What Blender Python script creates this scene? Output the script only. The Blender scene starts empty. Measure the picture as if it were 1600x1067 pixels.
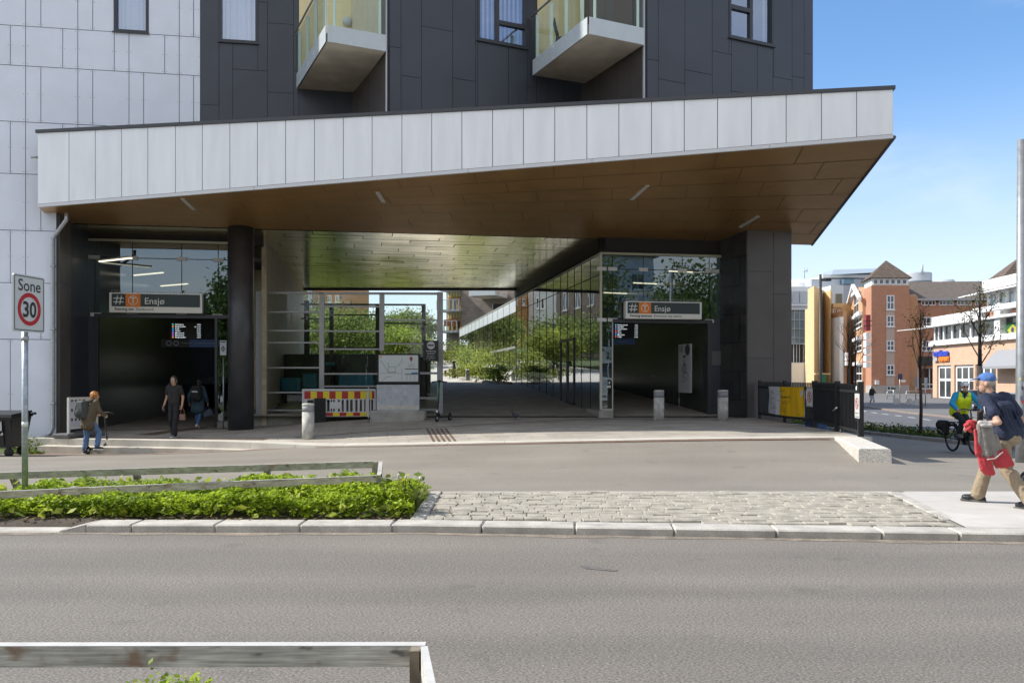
import bpy, math, random
import numpy as np
from mathutils import Vector, Matrix
R = math.radians
random.seed(7); rng = np.random.default_rng(7)
scn = bpy.context.scene
COL = scn.collection
F, CX, HY, CZ = 1320.0, 800.0, 590.0, 1.6          # lens in photo pixels, horizon row, eye height

def P(px, py, Y):
    return Vector(((px-CX)/F*Y, Y, CZ+(HY-py)/F*Y))
def PZ(px, py, z):
    Y = (CZ-z)*F/(py-HY)
    return Vector(((px-CX)/F*Y, Y, z))
def X_(px, Y): return (px-CX)/F*Y
def Z_(py, Y): return CZ+(HY-py)/F*Y

class Fr:
    """vertical plane frame: u along, w into the depth, z up"""
    def __init__(s, x, y, deg):
        a = R(deg); s.o = Vector((x, y, 0)); s.d = Vector((math.cos(a), math.sin(a), 0)); s.n = Vector((-math.sin(a), math.cos(a), 0)); s.deg = deg
    def pt(s, u, w, z): return s.o + s.d*u + s.n*w + Vector((0, 0, z))
    def u(s, px, w=0.0):
        k = (px-CX)/F; o = s.o + s.n*w
        return (k*o.y-o.x)/(s.d.x-k*s.d.y)
    def uz(s, px, py, w=0.0):
        u = s.u(px, w); p = s.pt(u, w, 0)
        return u, Z_(py, p.y)
    def sub(s, u, w, ddeg=0):
        p = s.pt(u, w, 0); return Fr(p.x, p.y, s.deg+ddeg)

# ------------------------------------------------------------------ materials
MATS = {}
def nodes_of(m):
    m.use_nodes = True; nt = m.node_tree
    b = next(n for n in nt.nodes if n.type == 'BSDF_PRINCIPLED')
    return nt, b
def mat(name, col, rough=.6, metal=0.0, var=0.0, vscale=4.0, bump=0.0, bscale=60.0, spec=.5, emit=0.0, coat=0.0, speck=0.0, sscale=150.0, stretch=None, streak=0.0, spots=0.0, bdist=.02, flecks=0.0, tracks=()):
    if name in MATS: return MATS[name]
    m = bpy.data.materials.new(name); nt, b = nodes_of(m); L = nt.links
    c = (col[0], col[1], col[2], 1)
    b.inputs['Base Color'].default_value = c
    b.inputs['Roughness'].default_value = rough; b.inputs['Metallic'].default_value = metal
    b.inputs['Specular IOR Level'].default_value = spec
    if coat: b.inputs['Coat Weight'].default_value = coat; b.inputs['Coat Roughness'].default_value = .1
    if emit:
        b.inputs['Emission Color'].default_value = c; b.inputs['Emission Strength'].default_value = emit
    geo = nt.nodes.new('ShaderNodeNewGeometry'); vec = geo.outputs['Position']
    if stretch:
        mp = nt.nodes.new('ShaderNodeMapping'); mp.inputs['Scale'].default_value = stretch
        L.new(vec, mp.inputs['Vector']); vec = mp.outputs['Vector']
    last = None
    def mul(sock, f0, f1, scale, det, lo=.3, hi=.7):
        nonlocal last
        n = nt.nodes.new('ShaderNodeTexNoise'); n.inputs['Scale'].default_value = scale; n.inputs['Detail'].default_value = det
        L.new(vec, n.inputs['Vector'])
        r = nt.nodes.new('ShaderNodeMapRange'); r.inputs['From Min'].default_value = lo; r.inputs['From Max'].default_value = hi
        r.inputs['To Min'].default_value = f0; r.inputs['To Max'].default_value = f1
        L.new(n.outputs['Fac'], r.inputs['Value'])
        x = nt.nodes.new('ShaderNodeMix'); x.data_type = 'RGBA'; x.blend_type = 'MULTIPLY'; x.inputs['Factor'].default_value = 1
        if sock is None: x.inputs['A'].default_value = c
        else: L.new(sock, x.inputs['A'])
        L.new(r.outputs['Result'], x.inputs['B'])
        last = x.outputs['Result']; return last
    if var:
        mul(None, 1-var, 1+var, vscale, 5)
        rr = nt.nodes.new('ShaderNodeMapRange'); rr.inputs['To Min'].default_value = max(.02, rough-.08); rr.inputs['To Max'].default_value = min(1, rough+.08)
        n2 = nt.nodes.new('ShaderNodeTexNoise'); n2.inputs['Scale'].default_value = vscale*1.7; L.new(vec, n2.inputs['Vector'])
        L.new(n2.outputs['Fac'], rr.inputs['Value']); L.new(rr.outputs['Result'], b.inputs['Roughness'])
    if speck: mul(last, 1-speck, 1+speck, sscale, 2)
    if streak:      # long soft bands along the direction of travel
        v0 = vec; mp2 = nt.nodes.new('ShaderNodeMapping'); mp2.inputs['Scale'].default_value = (.05, 1.1, 1); L.new(geo.outputs['Position'], mp2.inputs['Vector']); vec = mp2.outputs['Vector']
        mul(last, 1-streak, 1+streak, 1.0, 4); vec = v0
    if flecks: mul(last, 1, 1+flecks, sscale*1.1, 1, .64, .70)
    if tracks:      # bands polished by tyres
        sp = nt.nodes.new('ShaderNodeSeparateXYZ'); L.new(geo.outputs['Position'], sp.inputs[0])
        wn = nt.nodes.new('ShaderNodeTexNoise'); wn.inputs['Scale'].default_value = .6; L.new(geo.outputs['Position'], wn.inputs['Vector'])
        wy = nt.nodes.new('ShaderNodeMath'); wy.operation = 'MULTIPLY_ADD'; wy.inputs[1].default_value = .7; L.new(wn.outputs['Fac'], wy.inputs[0]); L.new(sp.outputs['Y'], wy.inputs[2])
        for (y0, w, a) in tracks:
            sb = nt.nodes.new('ShaderNodeMath'); sb.operation = 'SUBTRACT'; sb.inputs[1].default_value = y0+.35; L.new(wy.outputs[0], sb.inputs[0])
            ab = nt.nodes.new('ShaderNodeMath'); ab.operation = 'ABSOLUTE'; L.new(sb.outputs[0], ab.inputs[0])
            r = nt.nodes.new('ShaderNodeMapRange'); r.interpolation_type = 'SMOOTHSTEP'; r.inputs['From Max'].default_value = w; r.inputs['To Min'].default_value = 1-a; r.inputs['To Max'].default_value = 1; L.new(ab.outputs[0], r.inputs['Value'])
            x = nt.nodes.new('ShaderNodeMix'); x.data_type = 'RGBA'; x.blend_type = 'MULTIPLY'; x.inputs['Factor'].default_value = 1
            L.new(last, x.inputs['A']); L.new(r.outputs[0], x.inputs['B']); last = x.outputs['Result']
    if spots:       # dark stains, patches and drips
        v0 = vec; vec = geo.outputs['Position']; mul(last, 1-spots, 1, 1.7, 8, .30, .37); mul(last, 1, 1-spots*.5, 5.0, 3, .70, .74); vec = v0
    if last is not None: L.new(last, b.inputs['Base Color'])
    if bump:
        n = nt.nodes.new('ShaderNodeTexNoise'); n.inputs['Scale'].default_value = bscale; n.inputs['Detail'].default_value = 4
        L.new(vec, n.inputs['Vector'])
        bp = nt.nodes.new('ShaderNodeBump'); bp.inputs['Strength'].default_value = bump; bp.inputs['Distance'].default_value = bdist
        L.new(n.outputs['Fac'], bp.inputs['Height']); L.new(bp.outputs['Normal'], b.inputs['Normal'])
    MATS[name] = m; return m

def brick_mat(name, c1, c2, cm, w, h, mortar=.012, rough=.85, deg=0.0, floor=False, var=.15, off=.5, bump=.3):
    """bricks / slabs laid on a plane: u along the given heading, v up (or depth for floors)"""
    if name in MATS: return MATS[name]
    m = bpy.data.materials.new(name); nt, b = nodes_of(m); L = nt.links
    geo = nt.nodes.new('ShaderNodeNewGeometry')
    mp = nt.nodes.new('ShaderNodeMapping'); mp.vector_type = 'POINT'; mp.inputs['Rotation'].default_value = (0, 0, R(-deg))
    L.new(geo.outputs['Position'], mp.inputs['Vector'])
    v = mp.outputs['Vector']
    if not floor:
        s = nt.nodes.new('ShaderNodeSeparateXYZ'); cb = nt.nodes.new('ShaderNodeCombineXYZ'); L.new(v, s.inputs[0])
        ad = nt.nodes.new('ShaderNodeMath'); ad.operation = 'ADD'; L.new(s.outputs[0], ad.inputs[0]); L.new(s.outputs[1], ad.inputs[1])
        L.new(ad.outputs[0], cb.inputs[0]); L.new(s.outputs[2], cb.inputs[1]); v = cb.outputs[0]
    t = nt.nodes.new('ShaderNodeTexBrick'); t.offset = off
    t.inputs['Color1'].default_value = (*c1, 1); t.inputs['Color2'].default_value = (*c2, 1); t.inputs['Mortar'].default_value = (*cm, 1)
    t.inputs['Scale'].default_value = 1; t.inputs['Mortar Size'].default_value = mortar; t.inputs['Mortar Smooth'].default_value = .2
    t.inputs['Brick Width'].default_value = w; t.inputs['Row Height'].default_value = h; t.inputs['Bias'].default_value = 0
    L.new(v, t.inputs['Vector'])
    n = nt.nodes.new('ShaderNodeTexNoise'); n.inputs['Scale'].default_value = 1.3; n.inputs['Detail'].default_value = 7; n.inputs['Roughness'].default_value = .65
    L.new(geo.outputs['Position'], n.inputs['Vector'])
    r = nt.nodes.new('ShaderNodeMapRange'); r.inputs['From Min'].default_value = .3; r.inputs['From Max'].default_value = .7
    r.inputs['To Min'].default_value = 1-var; r.inputs['To Max'].default_value = 1+var; L.new(n.outputs['Fac'], r.inputs['Value'])
    x = nt.nodes.new('ShaderNodeMix'); x.data_type = 'RGBA'; x.blend_type = 'MULTIPLY'; x.inputs['Factor'].default_value = 1
    L.new(t.outputs['Color'], x.inputs['A']); L.new(r.outputs['Result'], x.inputs['B']); L.new(x.outputs['Result'], b.inputs['Base Color'])
    b.inputs['Roughness'].default_value = rough; b.inputs['Specular IOR Level'].default_value = .3
    if bump:
        bp = nt.nodes.new('ShaderNodeBump'); bp.inputs['Strength'].default_value = bump; bp.inputs['Distance'].default_value = .01; bp.invert = True
        L.new(t.outputs['Fac'], bp.inputs['Height']); L.new(bp.outputs['Normal'], b.inputs['Normal'])
    MATS[name] = m; return m

def glass_mat(name, ior=1.5, tint=(.9, .95, .93), refl=(.95, .97, 1), rough=.0, floor=0.0, wave=0.0):
    """a thin pane: clear with a Fresnel reflection"""
    if name in MATS: return MATS[name]
    m = bpy.data.materials.new(name); m.use_nodes = True; nt = m.node_tree; nt.nodes.clear(); L = nt.links
    o = nt.nodes.new('ShaderNodeOutputMaterial'); mx = nt.nodes.new('ShaderNodeMixShader')
    tr = nt.nodes.new('ShaderNodeBsdfTransparent'); tr.inputs[0].default_value = (*tint, 1)
    gl = nt.nodes.new('ShaderNodeBsdfGlossy'); gl.inputs['Color'].default_value = (*refl, 1); gl.inputs['Roughness'].default_value = rough
    f0 = ((ior-1)/(ior+1))**2; f0 = f0+(1-f0)*floor       # Schlick's curve, the same from both sides of the pane
    lw = nt.nodes.new('ShaderNodeLayerWeight'); lw.inputs['Blend'].default_value = .5
    pw = nt.nodes.new('ShaderNodeMath'); pw.operation = 'POWER'; pw.inputs[1].default_value = 5; L.new(lw.outputs['Facing'], pw.inputs[0])
    mr = nt.nodes.new('ShaderNodeMapRange'); mr.inputs['To Min'].default_value = f0; mr.inputs['To Max'].default_value = 1
    L.new(pw.outputs[0], mr.inputs['Value'])
    if wave:
        geo = nt.nodes.new('ShaderNodeNewGeometry'); n = nt.nodes.new('ShaderNodeTexNoise'); n.inputs['Scale'].default_value = 1.1; n.inputs['Detail'].default_value = 1
        L.new(geo.outputs['Position'], n.inputs['Vector'])
        bp = nt.nodes.new('ShaderNodeBump'); bp.inputs['Strength'].default_value = wave; bp.inputs['Distance'].default_value = .05
        L.new(n.outputs['Fac'], bp.inputs['Height']); L.new(bp.outputs['Normal'], gl.inputs['Normal'])
    L.new(mr.outputs[0], mx.inputs[0]); L.new(tr.outputs[0], mx.inputs[1]); L.new(gl.outputs[0], mx.inputs[2]); L.new(mx.outputs[0], o.inputs[0])
    MATS[name] = m; return m

def leaf_mat(name, c, var=.35, vs=1.5, trans=.35):
    if name in MATS: return MATS[name]
    m = bpy.data.materials.new(name); m.use_nodes = True; nt = m.node_tree; nt.nodes.clear(); L = nt.links
    o = nt.nodes.new('ShaderNodeOutputMaterial'); mx = nt.nodes.new('ShaderNodeMixShader'); mx.inputs[0].default_value = trans
    d = nt.nodes.new('ShaderNodeBsdfPrincipled'); d.inputs['Roughness'].default_value = .55; d.inputs['Specular IOR Level'].default_value = .25
    t = nt.nodes.new('ShaderNodeBsdfTranslucent')
    geo = nt.nodes.new('ShaderNodeNewGeometry'); n = nt.nodes.new('ShaderNodeTexNoise'); n.inputs['Scale'].default_value = vs; n.inputs['Detail'].default_value = 3
    L.new(geo.outputs['Position'], n.inputs['Vector'])
    ad = nt.nodes.new('ShaderNodeMath'); ad.operation = 'ADD'; L.new(n.outputs['Fac'], ad.inputs[0])
    sc = nt.nodes.new('ShaderNodeMath'); sc.operation = 'MULTIPLY_ADD'; sc.inputs[1].default_value = .5; sc.inputs[2].default_value = -.25
    L.new(geo.outputs['Random Per Island'], sc.inputs[0]); L.new(sc.outputs[0], ad.inputs[1])
    cr = nt.nodes.new('ShaderNodeValToRGB'); cr.color_ramp.elements[0].position = .25; cr.color_ramp.elements[1].position = .75
    cr.color_ramp.elements[0].color = (c[0]*(1-var)*.9, c[1]*(1-var), c[2]*(1-var)*1.1, 1); cr.color_ramp.elements[1].color = (c[0]*(1+var)*1.15, c[1]*(1+var), c[2]*(1+var)*.8, 1)
    L.new(ad.outputs[0], cr.inputs[0]); L.new(cr.outputs[0], d.inputs['Base Color']); L.new(cr.outputs[0], t.inputs[0])
    L.new(d.outputs[0], mx.inputs[1]); L.new(t.outputs[0], mx.inputs[2]); L.new(mx.outputs[0], o.inputs[0])
    MATS[name] = m; return m

def wood_mat(name, c, knots=True):
    """weathered planks: grain along X, dark knots and stains"""
    if name in MATS: return MATS[name]
    m = bpy.data.materials.new(name); nt, b = nodes_of(m); L = nt.links
    geo = nt.nodes.new('ShaderNodeNewGeometry')
    def noise(scale, st, det=4):
        mp = nt.nodes.new('ShaderNodeMapping'); mp.inputs['Scale'].default_value = st; L.new(geo.outputs['Position'], mp.inputs['Vector'])
        n = nt.nodes.new('ShaderNodeTexNoise'); n.inputs['Scale'].default_value = scale; n.inputs['Detail'].default_value = det; L.new(mp.outputs[0], n.inputs['Vector']); return n.outputs['Fac']
    def rng_(s, a, bb, lo, hi):
        r = nt.nodes.new('ShaderNodeMapRange'); r.inputs['From Min'].default_value = lo; r.inputs['From Max'].default_value = hi
        r.inputs['To Min'].default_value = a; r.inputs['To Max'].default_value = bb; L.new(s, r.inputs['Value']); return r.outputs[0]
    def mulc(a, f):
        x = nt.nodes.new('ShaderNodeMix'); x.data_type = 'RGBA'; x.blend_type = 'MULTIPLY'; x.inputs['Factor'].default_value = 1
        if isinstance(a, tuple): x.inputs['A'].default_value = (*a, 1)
        else: L.new(a, x.inputs['A'])
        L.new(f, x.inputs['B']); return x.outputs['Result']
    g = noise(90, (.05, 1, 1)); k = mulc(c, rng_(g, .72, 1.2, .35, .65))
    k = mulc(k, rng_(noise(9, (.5, 1, 1)), .75, 1.15, .3, .7))
    if knots: k = mulc(k, rng_(noise(7, (1, 2.0, 2.0), 2), .35, 1, .30, .40))
    xb = nt.nodes.new('ShaderNodeMix'); xb.data_type = 'RGBA'; xb.inputs['B'].default_value = (.26, .15, .075, 1)
    L.new(rng_(noise(5, (1, 1.5, 1.5), 3), 0, .8, .6, .72), xb.inputs['Factor']); L.new(k, xb.inputs['A'])
    L.new(xb.outputs['Result'], b.inputs['Base Color']); b.inputs['Roughness'].default_value = .85
    bp = nt.nodes.new('ShaderNodeBump'); bp.inputs['Strength'].default_value = .3; bp.inputs['Distance'].default_value = .004
    L.new(g, bp.inputs['Height']); L.new(bp.outputs['Normal'], b.inputs['Normal'])
    MATS[name] = m; return m

# ------------------------------------------------------------------ mesh builder
class MB:
    def __init__(s): s.v = []; s.f = []; s.m = []; s.cur = 0; s.sm = []; s.smooth = False
    def mi(s, i): s.cur = i; return s
    def add(s, vs, fs):
        b = len(s.v); s.v.extend([tuple(p) for p in vs])
        for f in fs: s.f.append([b+i for i in f]); s.m.append(s.cur); s.sm.append(s.smooth)
        return s
    def quad(s, a, b, c, d): return s.add([a, b, c, d], [(0, 1, 2, 3)])
    def poly(s, pts): return s.add(pts, [tuple(range(len(pts)))])
    def hexa(s, p):   # p: 4 bottom ccw, 4 top
        return s.add(p, [(3, 2, 1, 0), (4, 5, 6, 7), (0, 1, 5, 4), (1, 2, 6, 5), (2, 3, 7, 6), (3, 0, 4, 7)])
    def fbox(s, fr, u0, u1, w0, w1, z0, z1):
        q = fr.pt
        return s.hexa([q(u0, w0, z0), q(u1, w0, z0), q(u1, w1, z0), q(u0, w1, z0), q(u0, w0, z1), q(u1, w0, z1), q(u1, w1, z1), q(u0, w1, z1)])
    def box(s, x0, x1, y0, y1, z0, z1): return s.fbox(Fr(0, 0, 0), x0, x1, y0, y1, z0, z1)
    def bbox(s, c, sz, bev=.01, M=None):
        """chamfered box, centre c, full size sz"""
        hx, hy, hz = sz[0]/2, sz[1]/2, sz[2]/2; b = min(bev, hx*.45, hy*.45, hz*.45)
        vs = []; idx = {}
        for sx in (-1, 1):
            for sy in (-1, 1):
                for sz_ in (-1, 1):
                    for ax in range(3):
                        p = [sx*(hx-b), sy*(hy-b), sz_*(hz-b)]; p[ax] = (sx, sy, sz_)[ax]*(hx, hy, hz)[ax]
                        idx[(sx, sy, sz_, ax)] = len(vs); vs.append(Vector(p))
        fs = []
        def f(*k): fs.append([idx[x] for x in k])
        for sx in (-1, 1):
            o = [(-1, -1), (1, -1), (1, 1), (-1, 1)]; o = o if sx > 0 else o[::-1]
            f(*[(sx, a, b2, 0) for a, b2 in o]); f(*[(b2, sx, a, 1) for a, b2 in o]); f(*[(a, b2, sx, 2) for a, b2 in o])
        for s1 in (-1, 1):
            for s2 in (-1, 1):
                q = [(s1, s2, -1, 0), (s1, s2, 1, 0), (s1, s2, 1, 1), (s1, s2, -1, 1)]
                fs.append([idx[k] for k in (q if s1*s2 < 0 else q[::-1])])
                q = [(-1, s1, s2, 1), (1, s1, s2, 1), (1, s1, s2, 2), (-1, s1, s2, 2)]
                fs.append([idx[k] for k in (q if s1*s2 < 0 else q[::-1])])
                q = [(s2, -1, s1, 2), (s2, 1, s1, 2), (s2, 1, s1, 0), (s2, -1, s1, 0)]
                fs.append([idx[k] for k in (q if s1*s2 < 0 else q[::-1])])
                for s3 in (-1, 1):
                    t = [(s1, s2, s3, 0), (s1, s2, s3, 1), (s1, s2, s3, 2)]
                    fs.append([idx[k] for k in (t if s1*s2*s3 > 0 else t[::-1])])
        M = M or Matrix.Identity(4)
        return s.add([M @ v + Vector(c) for v in vs], fs)
    def tube(s, pts, r, n=10, caps=True):
        pts = [Vector(p) for p in pts]; rs = r if isinstance(r, (list, tuple)) else [r]*len(pts)
        vs = []; fs = []; up = None
        for i, p in enumerate(pts):
            d = (pts[min(i+1, len(pts)-1)]-pts[max(i-1, 0)])
            d = d.normalized() if d.length > 1e-9 else Vector((0, 0, 1))
            if up is None:
                up = Vector((0, 0, 1)) if abs(d.z) < .9 else Vector((1, 0, 0))
            a = d.cross(up)
            if a.length < 1e-5: a = d.cross(Vector((.3, 1, .2)))
            a.normalize(); b = a.cross(d).normalized(); up = b
            for k in range(n):
                t = 2*math.pi*k/n; vs.append(p+a*(math.cos(t)*rs[i])+b*(math.sin(t)*rs[i]))
        for i in range(len(pts)-1):
            for k in range(n): fs.append((i*n+k, i*n+(k+1) % n, (i+1)*n+(k+1) % n, (i+1)*n+k))
        if caps:
            fs.append(tuple(range(n))[::-1]); fs.append(tuple(range((len(pts)-1)*n, len(pts)*n)))
        sm = s.smooth; s.smooth = True; s.add(vs, fs); s.smooth = sm
        if caps: s.sm[-1] = s.sm[-2] = False
        return s
    def lathe(s, c, prof, n=24, M=None, ring=False):
        """prof: list of (r, z) around the vertical axis at c"""
        vs = []; fs = []; M = M or Matrix.Identity(4)
        for r, z in prof:
            for k in range(n):
                t = 2*math.pi*k/n; vs.append(M @ Vector((r*math.cos(t), r*math.sin(t), z)) + Vector(c))
        for i in range(len(prof)-1):
            for k in range(n): fs.append((i*n+k, i*n+(k+1) % n, (i+1)*n+(k+1) % n, (i+1)*n+k))
        if ring:
            i = len(prof)-1
            for k in range(n): fs.append((i*n+k, i*n+(k+1) % n, (k+1) % n, k))
        else: fs.append(tuple(range(n))[::-1]); fs.append(tuple(range((len(prof)-1)*n, len(prof)*n)))
        sm = s.smooth; s.smooth = True; s.add(vs, fs); s.smooth = sm; return s
    def cap(s, p, q, r1, r2, n=12):
        """capsule with two radii (closed)"""
        p, q = Vector(p), Vector(q); d = q-p
        if d.length < 1e-6: d = Vector((0, 0, 1e-4))
        dn = d.normalized(); pts = []; rs = []
        for t in (90, 60, 30, 0): pts.append(p-dn*(r1*math.sin(R(t)))); rs.append(max(r1*math.cos(R(t)), r1*.05))
        for t in (0, 30, 60, 90): pts.append(q+dn*(r2*math.sin(R(t)))); rs.append(max(r2*math.cos(R(t)), r2*.05))
        return s.tube(pts, rs, n)
    def ell(s, c, r, M=None, n=16, m=10):
        prof = []
        vs = []; fs = []; M = M or Matrix.Identity(3); c = Vector(c)
        for i in range(1, m):
            th = math.pi*i/m
            for k in range(n):
                t = 2*math.pi*k/n
                vs.append(M @ Vector((r[0]*math.sin(th)*math.cos(t), r[1]*math.sin(th)*math.sin(t), -r[2]*math.cos(th)))+c)
        b = len(vs); vs.append(M @ Vector((0, 0, -r[2]))+c); vs.append(M @ Vector((0, 0, r[2]))+c)
        for i in range(m-2):
            for k in range(n): fs.append((i*n+k, i*n+(k+1) % n, (i+1)*n+(k+1) % n, (i+1)*n+k))
        for k in range(n):
            fs.append((b, (k+1) % n, k)); fs.append((b+1, (m-2)*n+k, (m-2)*n+(k+1) % n))
        sm = s.smooth; s.smooth = True; s.add(vs, fs); s.smooth = sm; return s
    def text(s, string, size, origin, right, up, nrm, align='LEFT', bold=0.0, extr=.002, wid=1.0):
        vs, fs, w = text_geo(string, bold)
        dx = {'LEFT': 0, 'CENTER': -w/2, 'RIGHT': -w}[align]
        o, r, u, nn = Vector(origin), Vector(right), Vector(up), Vector(nrm)
        return s.add([o+r*((x+dx)*size*wid)+u*(y*size)+nn*extr for x, y in vs], fs)
    def disc(s, c, r0, r1, right, up, nrm, off=.002, n=32):
        c, r, u, nn = Vector(c), Vector(right), Vector(up), Vector(nrm)
        vs = []; 
        for rr in ((r0, r1) if r0 > 0 else (r1,)):
            for k in range(n):
                t = 2*math.pi*k/n; vs.append(c+r*(rr*math.cos(t))+u*(rr*math.sin(t))+nn*off)
        if r0 > 0: return s.add(vs, [(k, (k+1) % n, n+(k+1) % n, n+k) for k in range(n)])
        return s.add(vs, [tuple(range(n))])
    def build(s, name, mats, parent=None):
        if not isinstance(mats, (list, tuple)): mats = [mats]
        me = bpy.data.meshes.new(name); off = Vector((0, 0, 0)); p = parent
        while p is not None: off = off+p.location; p = p.parent
        vs = [(a-off.x, b-off.y, c-off.z) for a, b, c in s.v]
        me.from_pydata(vs, [], s.f)
        for m in mats: me.materials.append(m)
        me.polygons.foreach_set('material_index', s.m); me.polygons.foreach_set('use_smooth', s.sm)
        me.update()
        o = bpy.data.objects.new(name, me); COL.objects.link(o)
        if parent is not None: o.parent = parent
        return o

_TX = {}
def text_geo(string, bold=0.0):
    k = (string, bold)
    if k in _TX: return _TX[k]
    cu = bpy.data.curves.new('glyphs', 'FONT'); cu.body = string; cu.size = 1.0; cu.offset = bold; cu.resolution_u = 3; cu.fill_mode = 'FRONT'
    ob = bpy.data.objects.new('glyphs', cu); COL.objects.link(ob)
    dg = bpy.context.evaluated_depsgraph_get(); me = bpy.data.meshes.new_from_object(ob.evaluated_get(dg))
    vs = [(v.co.x, v.co.y) for v in me.vertices]; fs = [tuple(p.vertices) for p in me.polygons]
    w = max((x for x, y in vs), default=0)
    bpy.data.objects.remove(ob); bpy.data.curves.remove(cu); bpy.data.meshes.remove(me)
    _TX[k] = (vs, fs, w); return _TX[k]

def empty(name, loc, label=None, cat=None, group=None):
    o = bpy.data.objects.new(name, None); COL.objects.link(o); o.location = Vector(loc); o.empty_display_size = .2
    return tag(o, label, cat, group)
def tag(o, label=None, cat=None, group=None, kind=None):
    if label: o['label'] = label
    if cat: o['category'] = cat
    if group: o['group'] = group
    if kind: o['kind'] = kind
    return o
def struct(name, mb, mats):
    return tag(mb.build(name, mats), kind='structure')
def dup(root, loc, label=None, group=None):
    r = root.copy(); COL.objects.link(r); r.location = Vector(loc)
    if label: r['label'] = label
    if group: r['group'] = group
    for ch in list(root.children):
        c = ch.copy(); COL.objects.link(c); c.parent = r
        for g in ch.children:
            d = g.copy(); COL.objects.link(d); d.parent = c
    return r
def organic(name, mb, mats, parent, voxel=.01, smooth=4):
    """one continuous surface over the closed shapes in mb"""
    o = mb.build(name, mats, parent)
    rm = o.modifiers.new('r', 'REMESH'); rm.mode = 'VOXEL'; rm.voxel_size = voxel; rm.use_smooth_shade = True
    sm = o.modifiers.new('s', 'SMOOTH'); sm.iterations = smooth; sm.factor = .5
    bpy.context.view_layer.update()
    dg = bpy.context.evaluated_depsgraph_get(); me = bpy.data.meshes.new_from_object(o.evaluated_get(dg))
    o.modifiers.clear(); old = o.data; o.data = me; bpy.data.meshes.remove(old); me.name = name
    if not len(me.materials):
        for m in (mats if isinstance(mats, list) else [mats]): me.materials.append(m)
    return o
def rsub(r, holes):
    out = [r]
    for h in holes:
        nxt = []
        for (a, b, c, d) in out:
            x0, x1, z0, z1 = max(a, h[0]), min(b, h[1]), max(c, h[2]), min(d, h[3])
            if x0 >= x1 or z0 >= z1: nxt.append((a, b, c, d)); continue
            if a < x0: nxt.append((a, x0, c, d))
            if x1 < b: nxt.append((x1, b, c, d))
            if c < z0: nxt.append((x0, x1, c, z0))
            if z1 < d: nxt.append((x0, x1, z1, d))
        out = [q for q in nxt if q[1]-q[0] > .02 and q[3]-q[2] > .02]
    return out
def leaves(name, pts, size, mat_, parent=None, flat=.0, shape=4, jit=.5):
    """many small leaf faces, one at every point"""
    n = len(pts); pts = np.asarray(pts, float)
    a = rng.normal(size=(n, 3)); a[:, 2] *= (1-flat); a /= np.linalg.norm(a, axis=1)[:, None]
    t = rng.normal(size=(n, 3)); t -= (t*a).sum(1)[:, None]*a
    if flat: pass
    t /= np.linalg.norm(t, axis=1)[:, None]; b = np.cross(a, t)
    sz = size*(1+jit*(rng.random(n)-.5))[:, None]
    if flat:   # faces look mostly upwards
        nz = np.stack([rng.normal(size=n)*(1-flat), rng.normal(size=n)*(1-flat), np.ones(n)], 1); nz /= np.linalg.norm(nz, axis=1)[:, None]
        t = np.cross(nz, rng.normal(size=(n, 3))); t /= np.linalg.norm(t, axis=1)[:, None]; b = np.cross(nz, t)
    V = np.stack([pts-t*sz*.5, pts-b*sz*.32, pts+t*sz*.5, pts+b*sz*.32], 1).reshape(-1, 3)
    if parent is not None:
        p = parent
        while p is not None: V = V-np.array(p.location); p = p.parent
    me = bpy.data.meshes.new(name); me.vertices.add(4*n); me.vertices.foreach_set('co', V.ravel())
    me.loops.add(4*n); me.loops.foreach_set('vertex_index', np.arange(4*n, dtype=np.int32))
    me.polygons.add(n); me.polygons.foreach_set('loop_start', np.arange(n, dtype=np.int32)*4); me.polygons.foreach_set('loop_total', np.full(n, 4, np.int32))
    me.materials.append(mat_); me.update(calc_edges=True); me.validate()
    o = bpy.data.objects.new(name, me); COL.objects.link(o)
    if parent is not None: o.parent = parent
    return o
def clump_points(centre, radii, nclump, per, cl=.22, shell=.55):
    """leaf positions gathered in clumps through an ellipsoid"""
    c = np.asarray(centre); r = np.asarray(radii)
    d = rng.normal(size=(nclump, 3)); d /= np.linalg.norm(d, axis=1)[:, None]
    rad = shell+(1-shell)*rng.random(nclump)**.7
    cc = d*rad[:, None]*(.85+.3*rng.random((nclump, 1)))
    pp = cc[:, None, :]+rng.normal(size=(nclump, per, 3))*cl*(.6+.8*rng.random((nclump, 1, 1)))
    return (pp.reshape(-1, 3)*r)+c
# ------------------------------------------------------------------ common materials
M_asph = mat('asphalt_forecourt', (.222, .20, .168), .9, var=.09, vscale=.5, streak=.07, spots=.14, speck=.22, sscale=70, bump=.25, bscale=110)
M_road = mat('asphalt_road', (.176, .157, .135), .9, var=.07, vscale=.8, streak=.10, spots=.15, speck=.50, sscale=95, flecks=.45, tracks=((6.6, .45, .13), (5.3, .4, .06), (8.0, .35, .05)), bump=.4, bscale=90, stretch=(.55, 1, 1))
M_street = mat('asphalt_street', (.11, .11, .115), .9, var=.12, vscale=.3, speck=.3, sscale=20)
M_conc = mat('concrete_slab', (.47, .45, .42), .85, var=.12, vscale=1.2, speck=.15, sscale=120, bump=.15, bscale=90)
M_gran = mat('granite_kerb', (.45, .42, .375), .8, var=.22, vscale=3.5, spots=.25, speck=.3, sscale=160, bump=.25, bscale=80)
M_white_granite = mat('pale_granite', (.50, .475, .42), .8, var=.1, vscale=2, speck=.15, sscale=140)
M_step = mat('step_stone', (.50, .46, .39), .8, var=.18, vscale=2, speck=.2, sscale=90)
M_pave = brick_mat('podium_slabs', (.40, .365, .315), (.34, .31, .265), (.20, .18, .155), .9, .45, .007, .8, 9.6, True, .22)
M_pave_in = brick_mat('passage_setts', (.44, .40, .345), (.34, .31, .27), (.17, .155, .135), .24, .12, .012, .8, 9.6, True, .2)
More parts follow.
